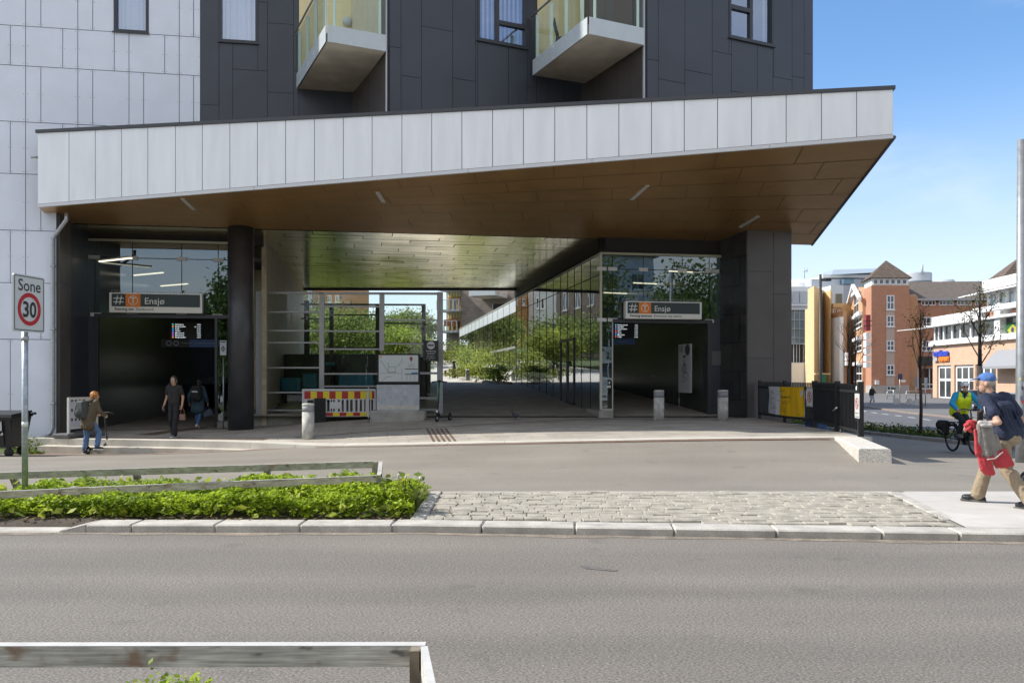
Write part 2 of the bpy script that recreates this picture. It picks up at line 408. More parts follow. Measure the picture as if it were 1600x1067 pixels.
M_brickpath = brick_mat('red_brown_setts', (.30, .22, .17), (.25, .185, .15), (.16, .13, .11), .2, .1, .01, .85, 9.6, True, .2)
M_soil = mat('soil', (.07, .055, .04), .95, var=.3, vscale=6, bump=.8, bscale=30)
M_grass = mat('grass_ground', (.06, .09, .02), .95, var=.4, vscale=2)
M_dark_metal = mat('dark_metal', (.018, .019, .022), .5, var=.1)
M_black = mat('black_matt', (.01, .01, .011), .6)
M_steel = mat('galvanised_steel', (.42, .44, .46), .42, .75, var=.12, vscale=14)
M_alu = mat('grey_aluminium', (.36, .36, .36), .45, .45, var=.08, vscale=4)
M_white = mat('white_paint', (.78, .78, .77), .5, var=.04)
M_rust = mat('rusty_strip', (.22, .12, .075), .85, var=.3, vscale=12)

# ------------------------------------------------------------------ terrain
_ex = [-14, -10.5, -8, -6, -4.8, -2.8, 1.2, 3.9, 6.73, 8]
_ey = [22.3, 21.4, 21.0, 20.5, 19.8, 18.8, 17.5, 17.25, 17.6, 17.8]
_ez = [.03, .03, .03, .02, .0, .1, .28, .35, .35, .35]
_eg = [-.38, -.33, -.25, -.12, -.03, .08, .265, .335, .335, .33]
def _sm(x, xs, ys):
    return sum(float(np.interp(x+k*.25, xs, ys)) for k in range(-3, 4))/7
def edge(x): return _sm(x, _ex, _ey)
def edgez(x): return _sm(x, _ex, _ez)
def backz(x): return _sm(x, [-9, -8, -5.5, -3, 0], [.06, .06, .25, .35, .35])
def zp(x, y):
    e = edge(x); s = min(1, max(0, (y-e)/(26-e))); return edgez(x)*(1-s)+backz(x)*s
def zpass(x, y): return backz(x)+.065*max(0, y-26.2)
def sstep(a, b, x):
    t = min(1, max(0, (x-a)/(b-a))); return t*t*(3-2*t)
def zright(y): return float(np.interp(y, [11.9, 15, 20, 28, 40, 60], [0, -.07, -.24, -.42, -.65, -.9]))
def za(x, y):
    e = edge(x); t = min(1, max(0, (y-11.9)/(e-11.9)))
    zl = _sm(x, _ex, _eg)*t**1.8
    if y > e: zl -= .35*min(1, (y-e)/.5)
    w = sstep(6.5, 8.4, x)
    return zl*(1-w)+zright(y)*w
def sheet(mb, xs, ys, zf, dz=0.0):
    nx, ny = len(xs), len(ys)
    vs = [(x, y if not callable(y) else y(x), 0) for x in xs for y in ys]
    vs = [(x, y, zf(x, y)+dz) for x, y, _ in vs]
    sm = mb.smooth; mb.smooth = True
    mb.add(vs, [(i*ny+j, (i+1)*ny+j, (i+1)*ny+j+1, i*ny+j+1) for i in range(nx-1) for j in range(ny-1)]); mb.smooth = sm
def lin(a, b, n): return [a+(b-a)*i/(n-1) for i in range(n)]

def kerb_y(x): return 9.2 if x < -1 else 9.2-.0835*(x+1)
RZ = -.085
mb = MB(); mb.box(-900, 900, -600, 1500, -1.6, -1.45); struct('ground', mb, M_grass)
mb = MB(); sheet(mb, lin(-70, 90, 60), [-3.0, 0, 4.3], lambda x, y: RZ, 0)
xs = lin(-70, 90, 161)
sheet(mb, xs, [4.3, 5.5, 7, 8.2, lambda x: kerb_y(x)+.05], lambda x, y: RZ); struct('road', mb, M_road)
mb = MB(); sheet(mb, lin(-70, 90, 20), [-60, -9, -3.0], lambda x, y: 0.02); struct('back_pavement', mb, M_conc)
# near bed edge just below the frame
mb = MB(); mb.box(-30, 20, 3.95, 4.22, -.3, .0); struct('near_kerb', mb, M_gran)
mb = MB(); mb.box(-30, 20, -3, 3.94, -.3, -.02); struct('near_bed', mb, M_soil)
# forecourt asphalt
mb = MB()
xs = lin(-40, -13, 12)+lin(-12.5, 8.6, 86)
sheet(mb, xs, [lambda x, k=k: 11.87+(edge(x)+.03-11.87)*k/26 for k in range(27)]+[lambda x: edge(x)+.6], za)
struct('forecourt', mb, M_asph)
mb = MB(); sheet(mb, [8.6, 9.2, 10, 11, 12.2, 13.3], [11.87]+lin(12.5, 40, 40)+[46, 52, 60, 80, 140], za); struct('side_road', mb, M_asph)
mb = MB(); sheet(mb, [13.3, 14.6, 17, 20, 25, 30, 40, 60, 90, 140, 220], [11.87]+lin(12.5, 60, 40)+[80, 100, 130, 220], za); struct('street', mb, M_street)
mb = MB(); sheet(mb, [-40, -25, -13.2, -12.6, -11.8], [21.2, 22, 22.8, 26], lambda x, y: za(x, min(y, 21))+.03); struct('grass_verge', mb, M_grass)
# podium with its pale granite front
mb = MB(); xs = lin(-12.6, 7.55, 82); ST = .46
sheet(mb, xs, [lambda x: edge(x)+ST]+[lambda x, k=k: edge(x)+ST+(26.4-edge(x)-ST)*k/10 for k in range(1, 11)]+[30, 36, 46], zp)
struct('podium', mb, M_pave)
mb = MB()
for i in range(len(xs)-1):
    a, b = xs[i], xs[i+1]
    for k, (x0, x1) in enumerate([(a, b)]):
        p = [Vector((x0, edge(x0), edgez(x0)+.004)), Vector((x1, edge(x1), edgez(x1)+.004)), Vector((x1, edge(x1)+ST+.02, zp(x1, edge(x1)+ST)+.004)), Vector((x0, edge(x0)+ST+.02, zp(x0, edge(x0)+ST)+.004))]
        g = .006 if i % 5 == 0 else 0
        p[0].x += g; p[3].x += g
        low = [q.copy() for q in p]
        for q in low: q.z -= .5
        mb.hexa(low+p)
struct('podium_edge', mb, M_white_granite)
mb = MB()
xs2 = lin(-12.0, -4.4, 30)
for i in range(len(xs2)-1):
    a, b = xs2[i], xs2[i+1]; t = lambda x: .44*min(1, max(.02, (-4.2-x)/1.6)); tz = lambda x: edgez(x)-.155
    p = [Vector((a, edge(a)-t(a), tz(a))), Vector((b, edge(b)-t(b), tz(b))), Vector((b, edge(b)+.05, tz(b))), Vector((a, edge(a)+.05, tz(a)))]
    low = [q.copy() for q in p]
    for q in low: q.z -= .5
    if i % 6 == 0: p[0].x += .008; p[3].x += .008
    mb.hexa(low+p)
struct('step', mb, M_step)
# brown setts before the steps and the rusty line along the podium
mb = MB(); sheet(mb, lin(-12.8, -4.6, 40), [lambda x, k=k: edge(x)-.1-(.85*sstep(-4.4, -8, x)+.35*sstep(-7, -11, x)+.06)*(1-k/4) for k in range(5)], za, .006); struct('brick_path', mb, M_brickpath)
mb = MB(); sheet(mb, lin(-4.6, 6.6, 60), [lambda x: edge(x)-.10, lambda x: edge(x)-.01], za, .007); struct('rusty_joint', mb, M_rust)
# passage and yard
mb = MB(); sheet(mb, lin(-9.5, 6.6, 20), [26.6]+lin(27.2, 42, 12), lambda x, y: zpass(0, y)+.012); struct('passage_paving', mb, M_pave_in)
mb = MB(); sheet(mb, lin(-9.5, 6.6, 20), [42, 50, 60, 80, 120], lambda x, y: zpass(0, y)+.012); struct('yard_paving', mb, mat('yard_concrete', (.60, .575, .52), .9, var=.12, vscale=.6))  # paving lightened beyond the roof to brighten the ceiling's reflection
mb = MB(); sheet(mb, lin(-140, -9.5, 12), [42, 50, 60, 80, 120], lambda x, y: zpass(0, y)-.1); sheet(mb, lin(-140, 3, 20), [120, 200, 320], lambda x, y: zpass(0, 120)-.1+(y-120)*.04); struct('yard_ground', mb, M_grass)
# pavement, cobbles, kerb
mb = MB(); ys_ = [9.0, 9.55, 10.2, 11, 11.5, 11.872]
sheet(mb, [0, .15, .4, 1, 2, 4, 8, 16, 50], ys_, lambda x, y: .004)
mb.v = [(4.86+(y-9.55)*.17+.08+x, y if y > 9.1 else kerb_y(4.9+x)+.31, z) for x, y, z in mb.v]
struct('pavement', mb, brick_mat('pavement_slabs', (.50, .475, .44), (.47, .445, .415), (.40, .38, .35), 2.4, 1.2, .006, .85, 20, True, .12))
mb = MB()
sheet(mb, lin(-1.1, 5.35, 20), [lambda x: kerb_y(x)+.31, 10, 11, 11.88], lambda x, y: -.014); struct('cobble_bed', mb, mat('cobble_mortar', (.26, .24, .21), .95, var=.2, vscale=8))
mb = MB(); mbs = [mb]
y = 9.0; row = 0
def rightlim(yy): return 4.86+(yy-9.55)*.17
while y < 11.78:
    h = random.uniform(.125, .15); x = -.98+random.uniform(-.02, .05); lim = rightlim(y+h/2)
    while x < lim-.08:
        w = random.uniform(.16, .34)
        if x+w > lim: w = lim-x
        if w > .05 and y > kerb_y(x+w/2)+.33:
            mb.bbox((x+w/2, y+h/2+random.uniform(-.006, .006), -.03+random.uniform(-.006, .01)), (w-.009, h-.009, .07), .009, Matrix.Rotation(random.uniform(-.035, .035), 4, 'Z') @ Matrix.Rotation(random.uniform(-.03, .03), 4, 'X'))
        x += w
    y += h; row += 1
struct('cobblestones', mb, mat('cobble_granite', (.355, .325, .27), .85, spots=.2, var=.26, vscale=5, speck=.2, sscale=90, bump=.4, bscale=45))
mb = MB()
for k in range(7):
    mb.bbox((-1.07, 9.56+.16+k*.33, -.02), (.17, .322, .06), .01)
xx = 4.92
for k in range(11):
    yy = 9.66+k*.205; mb.bbox((rightlim(yy)+.085, yy, -.025), (.16, .198, .066), .012, Matrix.Rotation(-.17, 4, 'Z'))
for k in range(9): mb.bbox((-.98+.36+k*.72, 11.83, -.026), (.71, .1, .06), .008)
struct('paving_border', mb, M_gran)
mb = MB()
joints = [-12, -9.9, -7.9, -6.4, X_(110, 9.4), X_(147, 9.4), X_(217, 9.4), X_(345, 9.4), X_(475, 9.4), X_(614, 9.3), X_(755, 9.3), X_(899, 9.2), X_(1052, 9.1), X_(1210, 9.0), X_(1374, 8.9), X_(1496, 8.8), 6.6, 8.2, 9.8, 11.4, 13, 15, 17, 19]
for a, b in zip(joints[:-1], joints[1:]):
    c = (a+b)/2; ya = kerb_y(c)
    if abs(b-X_(147, 9.4)) < .01: continue
    th = -math.atan(.0835) if c > -1 else 0
    lo = -.07 if c < X_(150, 9.4) else 0
    mb.bbox((c, ya+.17, -.098+lo), (b-a-.007, .335, .2), .016, Matrix.Rotation(th, 4, 'Z'))
mb.hexa([Vector(p) for p in [(X_(110, 9.4), 9.21, -.3), (X_(147, 9.4), 9.21, -.3), (X_(147, 9.4), 9.52, -.3), (X_(110, 9.4), 9.52, -.3), (X_(110, 9.4), 9.21, -.066), (X_(147, 9.4), 9.21, 0), (X_(147, 9.4), 9.52, 0), (X_(110, 9.4), 9.52, -.066)]])
struct('kerb', mb, M_gran)
mb = MB(); sheet(mb, lin(-14, 14, 90), [lambda x: kerb_y(x)-.10-.10*abs(math.sin(x*2.7)*math.sin(x*.9+1)), lambda x: kerb_y(x)-.01], lambda x, y: RZ+.003); struct('gutter_grit', mb, mat('road_grit', (.215, .18, .14), .95, var=.3, vscale=7, speck=.4, sscale=60))
mb = MB(); mb.poly([PZ(px, py, RZ+.004) for px, py in ((905, 883), (925, 884), (948, 888), (966, 890), (960, 892), (938, 890), (916, 888))]); struct('tar_patch', mb, mat('tar', (.125, .115, .105), .8, var=.3, vscale=20))
# street side: pavement over the road, kerb lines, dashes
def kl(y): return float(np.interp(y, [11, 39, 53, 72, 140], [19.5, 23.6, 26.6, 30.2, 43]))
ys = lin(12, 140, 60)
mb = MB(); sheet(mb, [0, .5, 3, 8, 60], ys, lambda x, y: 0)
mb.v = [(kl(y)+x, y, zright(y)+.10) for x, y, z in mb.v]; struct('far_pavement', mb, mat('far_asphalt_pavement', (.15, .145, .14), .9, var=.12, vscale=.5))
mb = MB(); sheet(mb, [0, .22], ys, lambda x, y: 0); mb.v = [(kl(y)-.22+x, y, zright(y)+.104) for x, y, z in mb.v]
mb.v += [(kl(y)-.221, y, zright(y)+d) for y in ys for d in (-.1, .104)]
b0 = len(ys)*2
for i in range(len(ys)-1): mb.f.append([b0+2*i, b0+2*i+2, b0+2*i+3, b0+2*i+1]); mb.m.append(0); mb.sm.append(False)
struct('far_kerb', mb, mat('brown_kerb', (.28, .22, .18), .85, var=.2))
mb = MB()
for k in range(18):
    y0 = 24+k*3.2; y1 = y0+1.5; o = -2.3
    mb.quad((kl(y0)+o, y0, zright(y0)+.006), (kl(y0)+o+.16, y0, zright(y0)+.006), (kl(y1)+o+.16, y1, zright(y1)+.006), (kl(y1)+o, y1, zright(y1)+.006))
struct('road_marking', mb, M_white)
mb = MB(); sheet(mb, [-.14, 0], lin(18.5, 44, 40), lambda x, y: 0); fx = lambda y: 13.35-.02*(y-22)
mb.v = [(fx(y)+x, y, zright(y)+.11) for x, y, z in mb.v]
for i, y in enumerate(lin(18.5, 43.4, 40)):
    y1 = y+.65; mb.quad((fx(y)-.14, y, zright(y)-.05), (fx(y)-.14, y1, zright(y1)-.05), (fx(y1)-.14, y1, zright(y1)+.11), (fx(y)-.14, y, zright(y)+.11))
struct('verge_kerb', mb, M_gran)
mb = MB(); sheet(mb, [0, .8, 1.6], lin(18.5, 44, 40), lambda x, y: 0); mb.v = [(fx(y)+x, y, zright(y)+.09) for x, y, z in mb.v]; struct('verge_soil', mb, M_soil)

# ------------------------------------------------------------------ the station building
M_wpanel = mat('pale_panel', (.74, .78, .88), .45, var=.04, vscale=1.5, speck=.03, sscale=300, spec=.4)
M_fpanel = mat('fascia_panel', (.80, .805, .82), .42, .2, var=.05, vscale=1.6, speck=.03, sscale=300, stretch=(2.5, 2.5, .35))
M_joint = mat('panel_joint', (.05, .05, .055), .8)
M_dpanel = mat('charcoal_panel', (.040, .046, .062), .42, var=.12, vscale=.9, speck=.05, sscale=250, spec=.55)
M_bpanel = mat('brown_black_panel', (.085, .075, .073), .38, var=.15, vscale=1.2, spec=.6)
M_gpanel = mat('warm_grey_panel', (.115, .105, .098), .45, var=.2, vscale=1.0)
M_soffit = mat('bronze_soffit', (.68, .40, .155), .36, .8, var=.06, vscale=1.2)
M_ceil = mat('brass_ceiling', (.97, .85, .56), .17, .92, var=.08, vscale=.7)  # same metal as the soffit, colour lightened for its grazing reflection
M_stone = brick_mat('black_stone', (.036, .036, .037), (.056, .054, .051), (.012, .012, .012), 1.2, .9, .008, .22, 0, False, .3, bump=.1)
M_column = mat('black_column', (.045, .046, .05), .38, var=.25, vscale=2.5)
M_beige = mat('beige_concrete', (.85, .74, .50), .8, var=.14, vscale=1.5)
M_plinth = mat('concrete_plinth', (.33, .31, .28), .85, var=.2, vscale=3, bump=.2)
M_glass_e = glass_mat('entrance_glass', 1.75, (.62, .68, .66), (.78, .92, 1.0), floor=.12, wave=.02)
M_glass_p = glass_mat('passage_glass', 2.1, (.55, .60, .58), floor=.38, wave=.02)
M_glass_w = glass_mat('window_glass', 2.0, (.75, .8, .86), (.66, .78, 1), floor=.26, wave=.02)
M_glass_b = glass_mat('balcony_glass', 1.2, (.84, .92, .86), floor=.03)
M_frost = mat('frosted_glass', (.52, .57, .60), .25, var=.03, spec=.6)
M_frame = mat('charcoal_frame', (.035, .038, .045), .4)
M_curtain = mat('white_curtain', (.85, .85, .86), .9)
M_room = mat('dim_room', (.10, .095, .09), .9)
M_yellow = mat('pale_yellow_panel', (.82, .70, .40), .6, var=.05)
M_slab = mat('slab_concrete', (.66, .64, .58), .85, var=.18, vscale=1.6, bump=.15)
M_lampglow = mat('lamp_tube', (1, .88, .66), .5, emit=.9)

ST_ = empty('station_building', (-2, 24, 0), 'metro station entrance under a pale sloping canopy, dark panelled flats above', 'station')
W = Fr(-12.3, 22.9, 9.6); BF = Fr(-3.13, 21.15, 25.3); CF = Fr(3.26, 20.75, 25.3)
EL = Fr(X_(240, 26), 26, 9.6); ER = Fr(X_(938, 26.6), 26.6, 9.6)

def panels(name, fr, rects, mats, holes=(), w0=-.0, th=.02, gap=.011, parent=ST_, back=True, jitter=0):
    mb = MB()
    for r in rects:
        for q in rsub(r, holes):
            j = random.uniform(-jitter, jitter)
            mb.fbox(fr, q[0]+gap/2, q[1]-gap/2, w0+j, w0+th, q[2]+gap/2, q[3]-gap/2)
    if back:
        mb.mi(1)
        u0 = min(r[0] for r in rects); u1 = max(r[1] for r in rects); z0 = min(r[2] for r in rects); z1 = max(r[3] for r in rects)
        for q in rsub((u0, u1, z0, z1), holes): mb.fbox(fr, q[0], q[1], w0+th+.002, w0+th+.06, q[2], q[3])
    return mb.build(name, mats, parent)

def window(fr, u0, u1, z0, z1, mull=(), rails=(), curtain='drape', parent=ST_, depth=.14, fmat=None):
    """a recessed window: frame with mullions, pane, cloth behind and a dim room"""
    mb = MB(); t = .07; d0, d1 = -.015, depth
    for a, b, c, d in ((u0, u0+t, z0, z1), (u1-t, u1, z0, z1), (u0+t, u1-t, z0, z0+t), (u0+t, u1-t, z1-t, z1)): mb.fbox(fr, a, b, d0, d1, c, d)
    for m in mull: mb.fbox(fr, m-.05, m+.05, .02, d1, z0+t, z1-t)
    for (a, b, z) in rails: mb.fbox(fr, a, b, .015, d1-.005, z-.055, z+.055)
    mb.fbox(fr, u0-.03, u1+.03, -.06, d0-.002, z0-.035, z0-.005)
    f = mb.build('window', [fmat or M_frame], parent)
    mb = MB(); mb.quad(fr.pt(u0+t, .08, z0+t), fr.pt(u1-t, .08, z0+t), fr.pt(u1-t, .08, z1-t), fr.pt(u0+t, .08, z1-t)); mb.build('pane', M_glass_w, f)
    mb = MB()
    if curtain == 'blind':
        x = u0+.1; k = 0
        while x < u1-.12:
            mb.quad(fr.pt(x, .22, z0), fr.pt(x+.075, .25, z0), fr.pt(x+.075, .25, z1), fr.pt(x, .22, z1)); x += .128
    elif curtain == 'drape':
        n = 40; pr = [(u0+t+(u1-u0-2*t)*k/n, .24+.035*math.sin(k*1.1)+.02*math.sin(k*.37)) for k in range(n+1)]
        mb.smooth = True
        for (a, wa), (b, wb) in zip(pr[:-1], pr[1:]): mb.quad(fr.pt(a, wa, z0), fr.pt(b, wb, z0), fr.pt(b, wb, z1), fr.pt(a, wa, z1))
        mb.smooth = False
    elif curtain == 'plant':
        for k in range(2):
            a = u0+t+(u1-u0)*(.82+.09*k); mb.quad(fr.pt(a, .2, z0), fr.pt(a+.12, .26, z0), fr.pt(a+.12, .26, z1), fr.pt(a, .2, z1))
    if mb.v: mb.build('curtain', M_curtain, f)
    mb = MB(); mb.fbox(fr, u0-.3, u1+.3, 1.4, 1.45, z0-.3, z1+.2); mb.fbox(fr, u0-.35, u0-.3, .2, 1.45, z0-.3, z1+.2); mb.fbox(fr, u1+.3, u1+.35, .2, 1.45, z0-.3, z1+.2); mb.fbox(fr, u0-.3, u1+.3, .2, 1.45, z0-.35, z0-.3)
    mb.build('room', M_room, f)
    return f

# pale left facade with its staggered panels
TOP = 14.2
Wd = W.u(313)
rows = [-.30, 2.63, 4.15, 5.56, 7.08, 8.48, 9.99, 11.06, 12.6, TOP]
A_ = [W.u(16), W.u(40), W.u(98)]; mod = (W.u(98)-W.u(16))
wins_w = [(W.u(178), W.u(232), Z_(51, 23.2), 13.6)]
rects = []
for i in range(len(rows)-1):
    base = W.u(16) if i % 2 == 0 else W.u(40)
    k = -1
    while True:
        a = base+k*mod; cuts = [a, a+mod*.29, a+mod]
        if a > Wd: break
        for c0, c1 in zip(cuts[:-1], cuts[1:]):
            c1 = min(c1, Wd); c0 = max(c0, -3.0)
            if rows[i] < 7.0: c1 = min(c1, -.02)
            if c1-c0 > .03: rects.append((c0, c1, rows[i], rows[i+1]))
        k += 1
low = [r for r in rects if r[3] < 7.1]; up = [r for r in rects if r[3] > 7.1]
panels('pale_facade', W, low, [M_wpanel, M_joint], gap=.018); panels('pale_facade', W, up, [M_wpanel, M_joint], wins_w, gap=.018)
window(W, *wins_w[0], curtain='drape')
mb = MB(); mb.smooth = False      # little fixing screws of the panels
for r in rects:
    for (a, b) in ((r[0]+.05, r[2]+.06), (r[1]-.05, r[2]+.06), (r[0]+.05, r[3]-.06), (r[1]-.05, r[3]-.06), (r[0]+.05, (r[2]+r[3])/2), (r[1]-.05, (r[2]+r[3])/2)):
        if any(h[0] < a < h[1] and h[2] < b < h[3] for h in wins_w): continue
        mb.disc(W.pt(a, -.003, b), 0, .011, W.d, (0, 0, 1), -W.n, 0, 6)
tag(mb.build('panel_screws', mat('screw_head', (.25, .26, .28), .5), ST_), kind='stuff')

def stagger(u0, u1, z0, z1, widths, seed, zj):
    rnd = random.Random(seed); out = []; u = u0; k = 0
    while u < u1-.01:
        w = widths[k % len(widths)]*rnd.uniform(.92, 1.08); v = min(u+w, u1)
        if u1-v < .12: v = u1
        zs = [z0]+sorted(z0+(z1-z0)*t for t in zj(rnd))+[z1]
        for a, b in zip(zs[:-1], zs[1:]): out.append((u, v, a, b))
        u = v; k += 1
    return out
# charcoal facade, left part
u1 = W.u(553); wl = [(W.u(342), W.u(403), Z_(65, 23.6), 13.6)]
zj = lambda r: [r.uniform(.22, .45), r.uniform(.6, .85)] if r.random() < .75 else [r.uniform(.3, .6)]
U467 = W.u(467)
panels('charcoal_facade', W, stagger(Wd, U467, 7.0, TOP, [.52, .36, .98, .68, .56], 3, zj)+[(U467, U467+1.0, 7.0, 9.72), (U467+1.0, u1+.3, 7.0, 9.72)], [M_dpanel, M_joint], wl)
window(W, *wl[0], curtain='drape')
# charcoal blocks B and C turned further
tB = 5.61
def fu(fr, px): return fr.u(px)
wb = [(BF.u(746), BF.u(824), Z_(70, BF.pt(BF.u(785), 0, 0).y), 13.6)]
panels('charcoal_facade', BF, stagger(0, tB, 7.0, TOP, [.36, .52, .86, .6, .95, .58, .3], 5, zj), [M_dpanel, M_joint], wb)
um = BF.u(777)+.02
window(BF, *wb[0], mull=[um], rails=[(um+.05, wb[0][1]-.07, Z_(34, BF.pt(um, 0, 0).y))], curtain='blind')
tC = 5.5
wc = [(CF.u(1139), CF.u(1209), Z_(66, CF.pt(CF.u(1173), 0, 0).y), 13.6)]
panels('charcoal_facade', CF, stagger(0, tC, 7.0, TOP, [.42, .78, .9, .62, .9, .5, .62], 8, zj), [M_dpanel, M_joint], wc)
um = CF.u(1175)
window(CF, *wc[0], mull=[um], rails=[(wc[0][0]+.07, um-.05, Z_(17, CF.pt(um, 0, 0).y))], curtain='plant')
# side walls of the blocks (turned to the left)
_b, _c = BF.pt(0, 3.36, 0), CF.pt(0, 3.1, 0); BS = Fr(_b.x, _b.y, 25.3-90); CS = Fr(_c.x, _c.y, 25.3-90)
panels('side_wall', BS, [(a, a+.56, 7.0, TOP) for a in (0, .56, 1.12, 1.68, 2.24, 2.8)], [M_bpanel, M_joint], back=True)
panels('side_wall', CS, [(a, a+.62, 7.0, TOP) for a in (0, .62, 1.24, 1.86, 2.48)], [M_bpanel, M_joint])
for fr in (BF, CF): mb = MB(); mb.fbox(fr, -.025, -.003, -.012, .05, 7.0, TOP); mb.build('corner_trim', mat('light_trim', (.55, .56, .58), .4), ST_)
mb = MB()     # the mass behind the facades
mb.hexa([W.pt(-2.9, .5, 7.0), W.pt(u1, .9, 7.0), W.pt(u1-2, 19, 7.0), W.pt(-2.9, 19, 7.0), W.pt(-2.9, .5, 26), W.pt(u1, .9, 26), W.pt(u1-2, 19, 26), W.pt(-2.9, 19, 26)])
mb.hexa([BF.pt(.3, 1.8, 7.0), BF.pt(tB, 1.8, 7.0), BF.pt(tB, 18, 7.0), BF.pt(.3, 18, 7.0), BF.pt(.3, 1.8, 26), BF.pt(tB, 1.8, 26), BF.pt(tB, 18, 26), BF.pt(.3, 18, 26)])
mb.hexa([CF.pt(.3, 1.8, 7.0), CF.pt(tC-.02, 1.8, 7.0), CF.pt(tC-.02, 16, 7.0), CF.pt(.3, 16, 7.0), CF.pt(.3, 1.8, 26), CF.pt(tC-.02, 1.8, 26), CF.pt(tC-.02, 16, 26), CF.pt(.3, 16, 26)])
for fr, a, b in ((W, -3.0, u1), (BF, 0, tB), (CF, 0, tC)): mb.fbox(fr, a, b, .1, 2.0, TOP+.002, 26)
mb.fbox(W, -3.0, -.1, .09, 3, -.4, 6.99)
mb.fbox(CF, tC-.05, tC, .1, 16, 7.0, 26)
mb.build('upper_storeys', M_dpanel, ST_)

# balconies
def balcony(A, B, C, D, zb, nm_left, yellow):
    t = MB(); z0, z1 = zb, zb+.24; q = lambda p, z: Vector((p[0], p[1], z))
    t.hexa([q(p, z0) for p in (A, B, C, D)]+[q(p, z1) for p in (A, B, C, D)]); s = t.build('balcony', M_slab, ST_)
    A, B, C, D = [Vector((p[0], p[1], 0)) for p in (A, B, C, D)]
    dl = (D-A).normalized(); df = (B-A).normalized(); o = -(df)*.05; of = -(dl)*.05
    def sheet2(nm, p, r, dirw, za_, zb_, m, th=.012):
        k = MB(); k.hexa([p+Vector((0, 0, za_)), r+Vector((0, 0, za_)), r+dirw*th+Vector((0, 0, za_)), p+dirw*th+Vector((0, 0, za_)), p+Vector((0, 0, zb_)), r+Vector((0, 0, zb_)), r+dirw*th+Vector((0, 0, zb_)), p+dirw*th+Vector((0, 0, zb_))]); return k.build(nm, m, s)
    sheet2('frosted_strip', A+o+of*.2, D+o, df, z0-.01, z0+.40, M_frost)
    sheet2('frosted_strip', A+of, B+of, dl, z0-.01, z0+.40, M_frost)
    k = MB(); k.quad(A+o+Vector((0, 0, z0+.402)), D+o+Vector((0, 0, z0+.402)), D+o+Vector((0, 0, z0+1.5)), A+o+Vector((0, 0, z0+1.5)))
    k.quad(A+of+Vector((0, 0, z0+.402)), B+of+Vector((0, 0, z0+.402)), B+of+Vector((0, 0, z0+1.5)), A+of+Vector((0, 0, z0+1.5))); k.build('glass_panel', M_glass_b, s)
    Lw = (D-A).length
    for j in range(4):
        p = A+dl*(.35+j*(Lw-.5)/3)+df*.02; k = MB(); k.box(p.x-.04, p.x+.04, p.y-.04, p.y+.04, z0+.2, z0+1.56); k.build('post', mat('pale_post', (.74, .80, .78), .4), s)
    Lf = (B-A).length
    for j in (.18, Lf-.14):
        p = A+df*j+dl*.02; k = MB(); k.box(p.x-.03, p.x+.03, p.y-.03, p.y+.03, z0+.2, z0+1.56); k.build('post', MATS['pale_post'], s)
    k = MB(); k.tube([D+o*1.4+Vector((0, 0, z0+1.58)), A+o+of+Vector((0, 0, z0+1.58)), B+of+Vector((0, 0, z0+1.58))], .03, 8); k.build('handrail', M_steel, s)
    return s
balA = balcony((-4.48, 20.5), (-3.16, 21.12), (-4.50, 24.12), (-6.03, 23.82), 9.74, 0, 1)
balB = balcony((1.82, 20.05), (3.21, 20.71), (2.02, 23.4), (.60, 22.78), 9.74, 0, 1)
# yellow recess behind the balconies with door and lamp
panels('balcony_wall', W, [(a, a+.5, 9.99, TOP) for a in (U467, U467+.5, U467+1.0, U467+1.5)], [M_yellow, M_joint], jitter=.001)
panels('balcony_wall', BF, [(tB-1.40+a, tB-1.40+a+.46, 9.99, TOP) for a in (0, .46, .92)], [M_yellow, M_joint], w0=-.03, jitter=.001)
panels('balcony_wall', BS, [(.02+a, .02+a+.55, 9.99, TOP) for a in (0, .55, 1.1, 1.65, 2.2)], [mat('beige_panel', (.62, .56, .42), .6, var=.05), M_joint], w0=-.03, jitter=.001)
mb = MB(); p = W.pt(W.u(562)-.35, -.1, 11.75); mb.ell(p, (.13, .09, .13)); mb.build('wall_lamp', mat('lamp_globe', (.5, .52, .55), .35), ST_)
mb = MB(); mb.fbox(CS, 1.7, 2.6, -.03, -.004, 10.0, 12.3); d = mb.build('balcony_door', mat('door_brown', (.12, .08, .06), .5), ST_)
# pots and chairs on the balconies
def pot(p, r, h, lab, m, plant=0):
    e = empty('flower_pot', p, lab, 'flower pot'); mb = MB(); mb.lathe(p, [(r*.75, 0), (r, h), (r*.9, h), (r*.85, h*.9)], 14); mb.build('pot', m, e)
    pts = clump_points((p[0], p[1], p[2]+h+.1), (.13, .13, .14), 14, 8); leaves('foliage', pts, .07, leaf_mat('leaf_mid', (.07, .12, .03)), e); return e
pot((-3.75, 21.6, 9.98), .15, .26, 'grey plant pot in the corner of the balcony with a round wall lamp', mat('grey_pot', (.22, .24, .27), .6))
ch = empty('garden_chair', (1.35, 22.1, 9.98), 'folding chair on the balcony beside the blinds', 'chair'); c0 = Vector((1.35, 22.1, 9.98))
mb = MB(); mb.bbox(c0+Vector((0, 0, .44)), (.42, .42, .03), .01); mb.build('seat', mat('chair_teal', (.06, .09, .1), .6), ch)
mb = MB(); mb.bbox(c0+Vector((-.2, .0, .72)), (.03, .42, .45), .01, Matrix.Rotation(-.25, 4, 'Y')); mb.build('backrest', MATS['chair_teal'], ch)
for sx in (-1, 1):
    for sy in (-1, 1):
        mb = MB(); mb.tube([c0+Vector((sx*.2, sy*.18, 0)), c0+Vector((-sx*.12, sy*.18, .44))], .012, 6); mb.build('leg', M_dark_metal, ch)

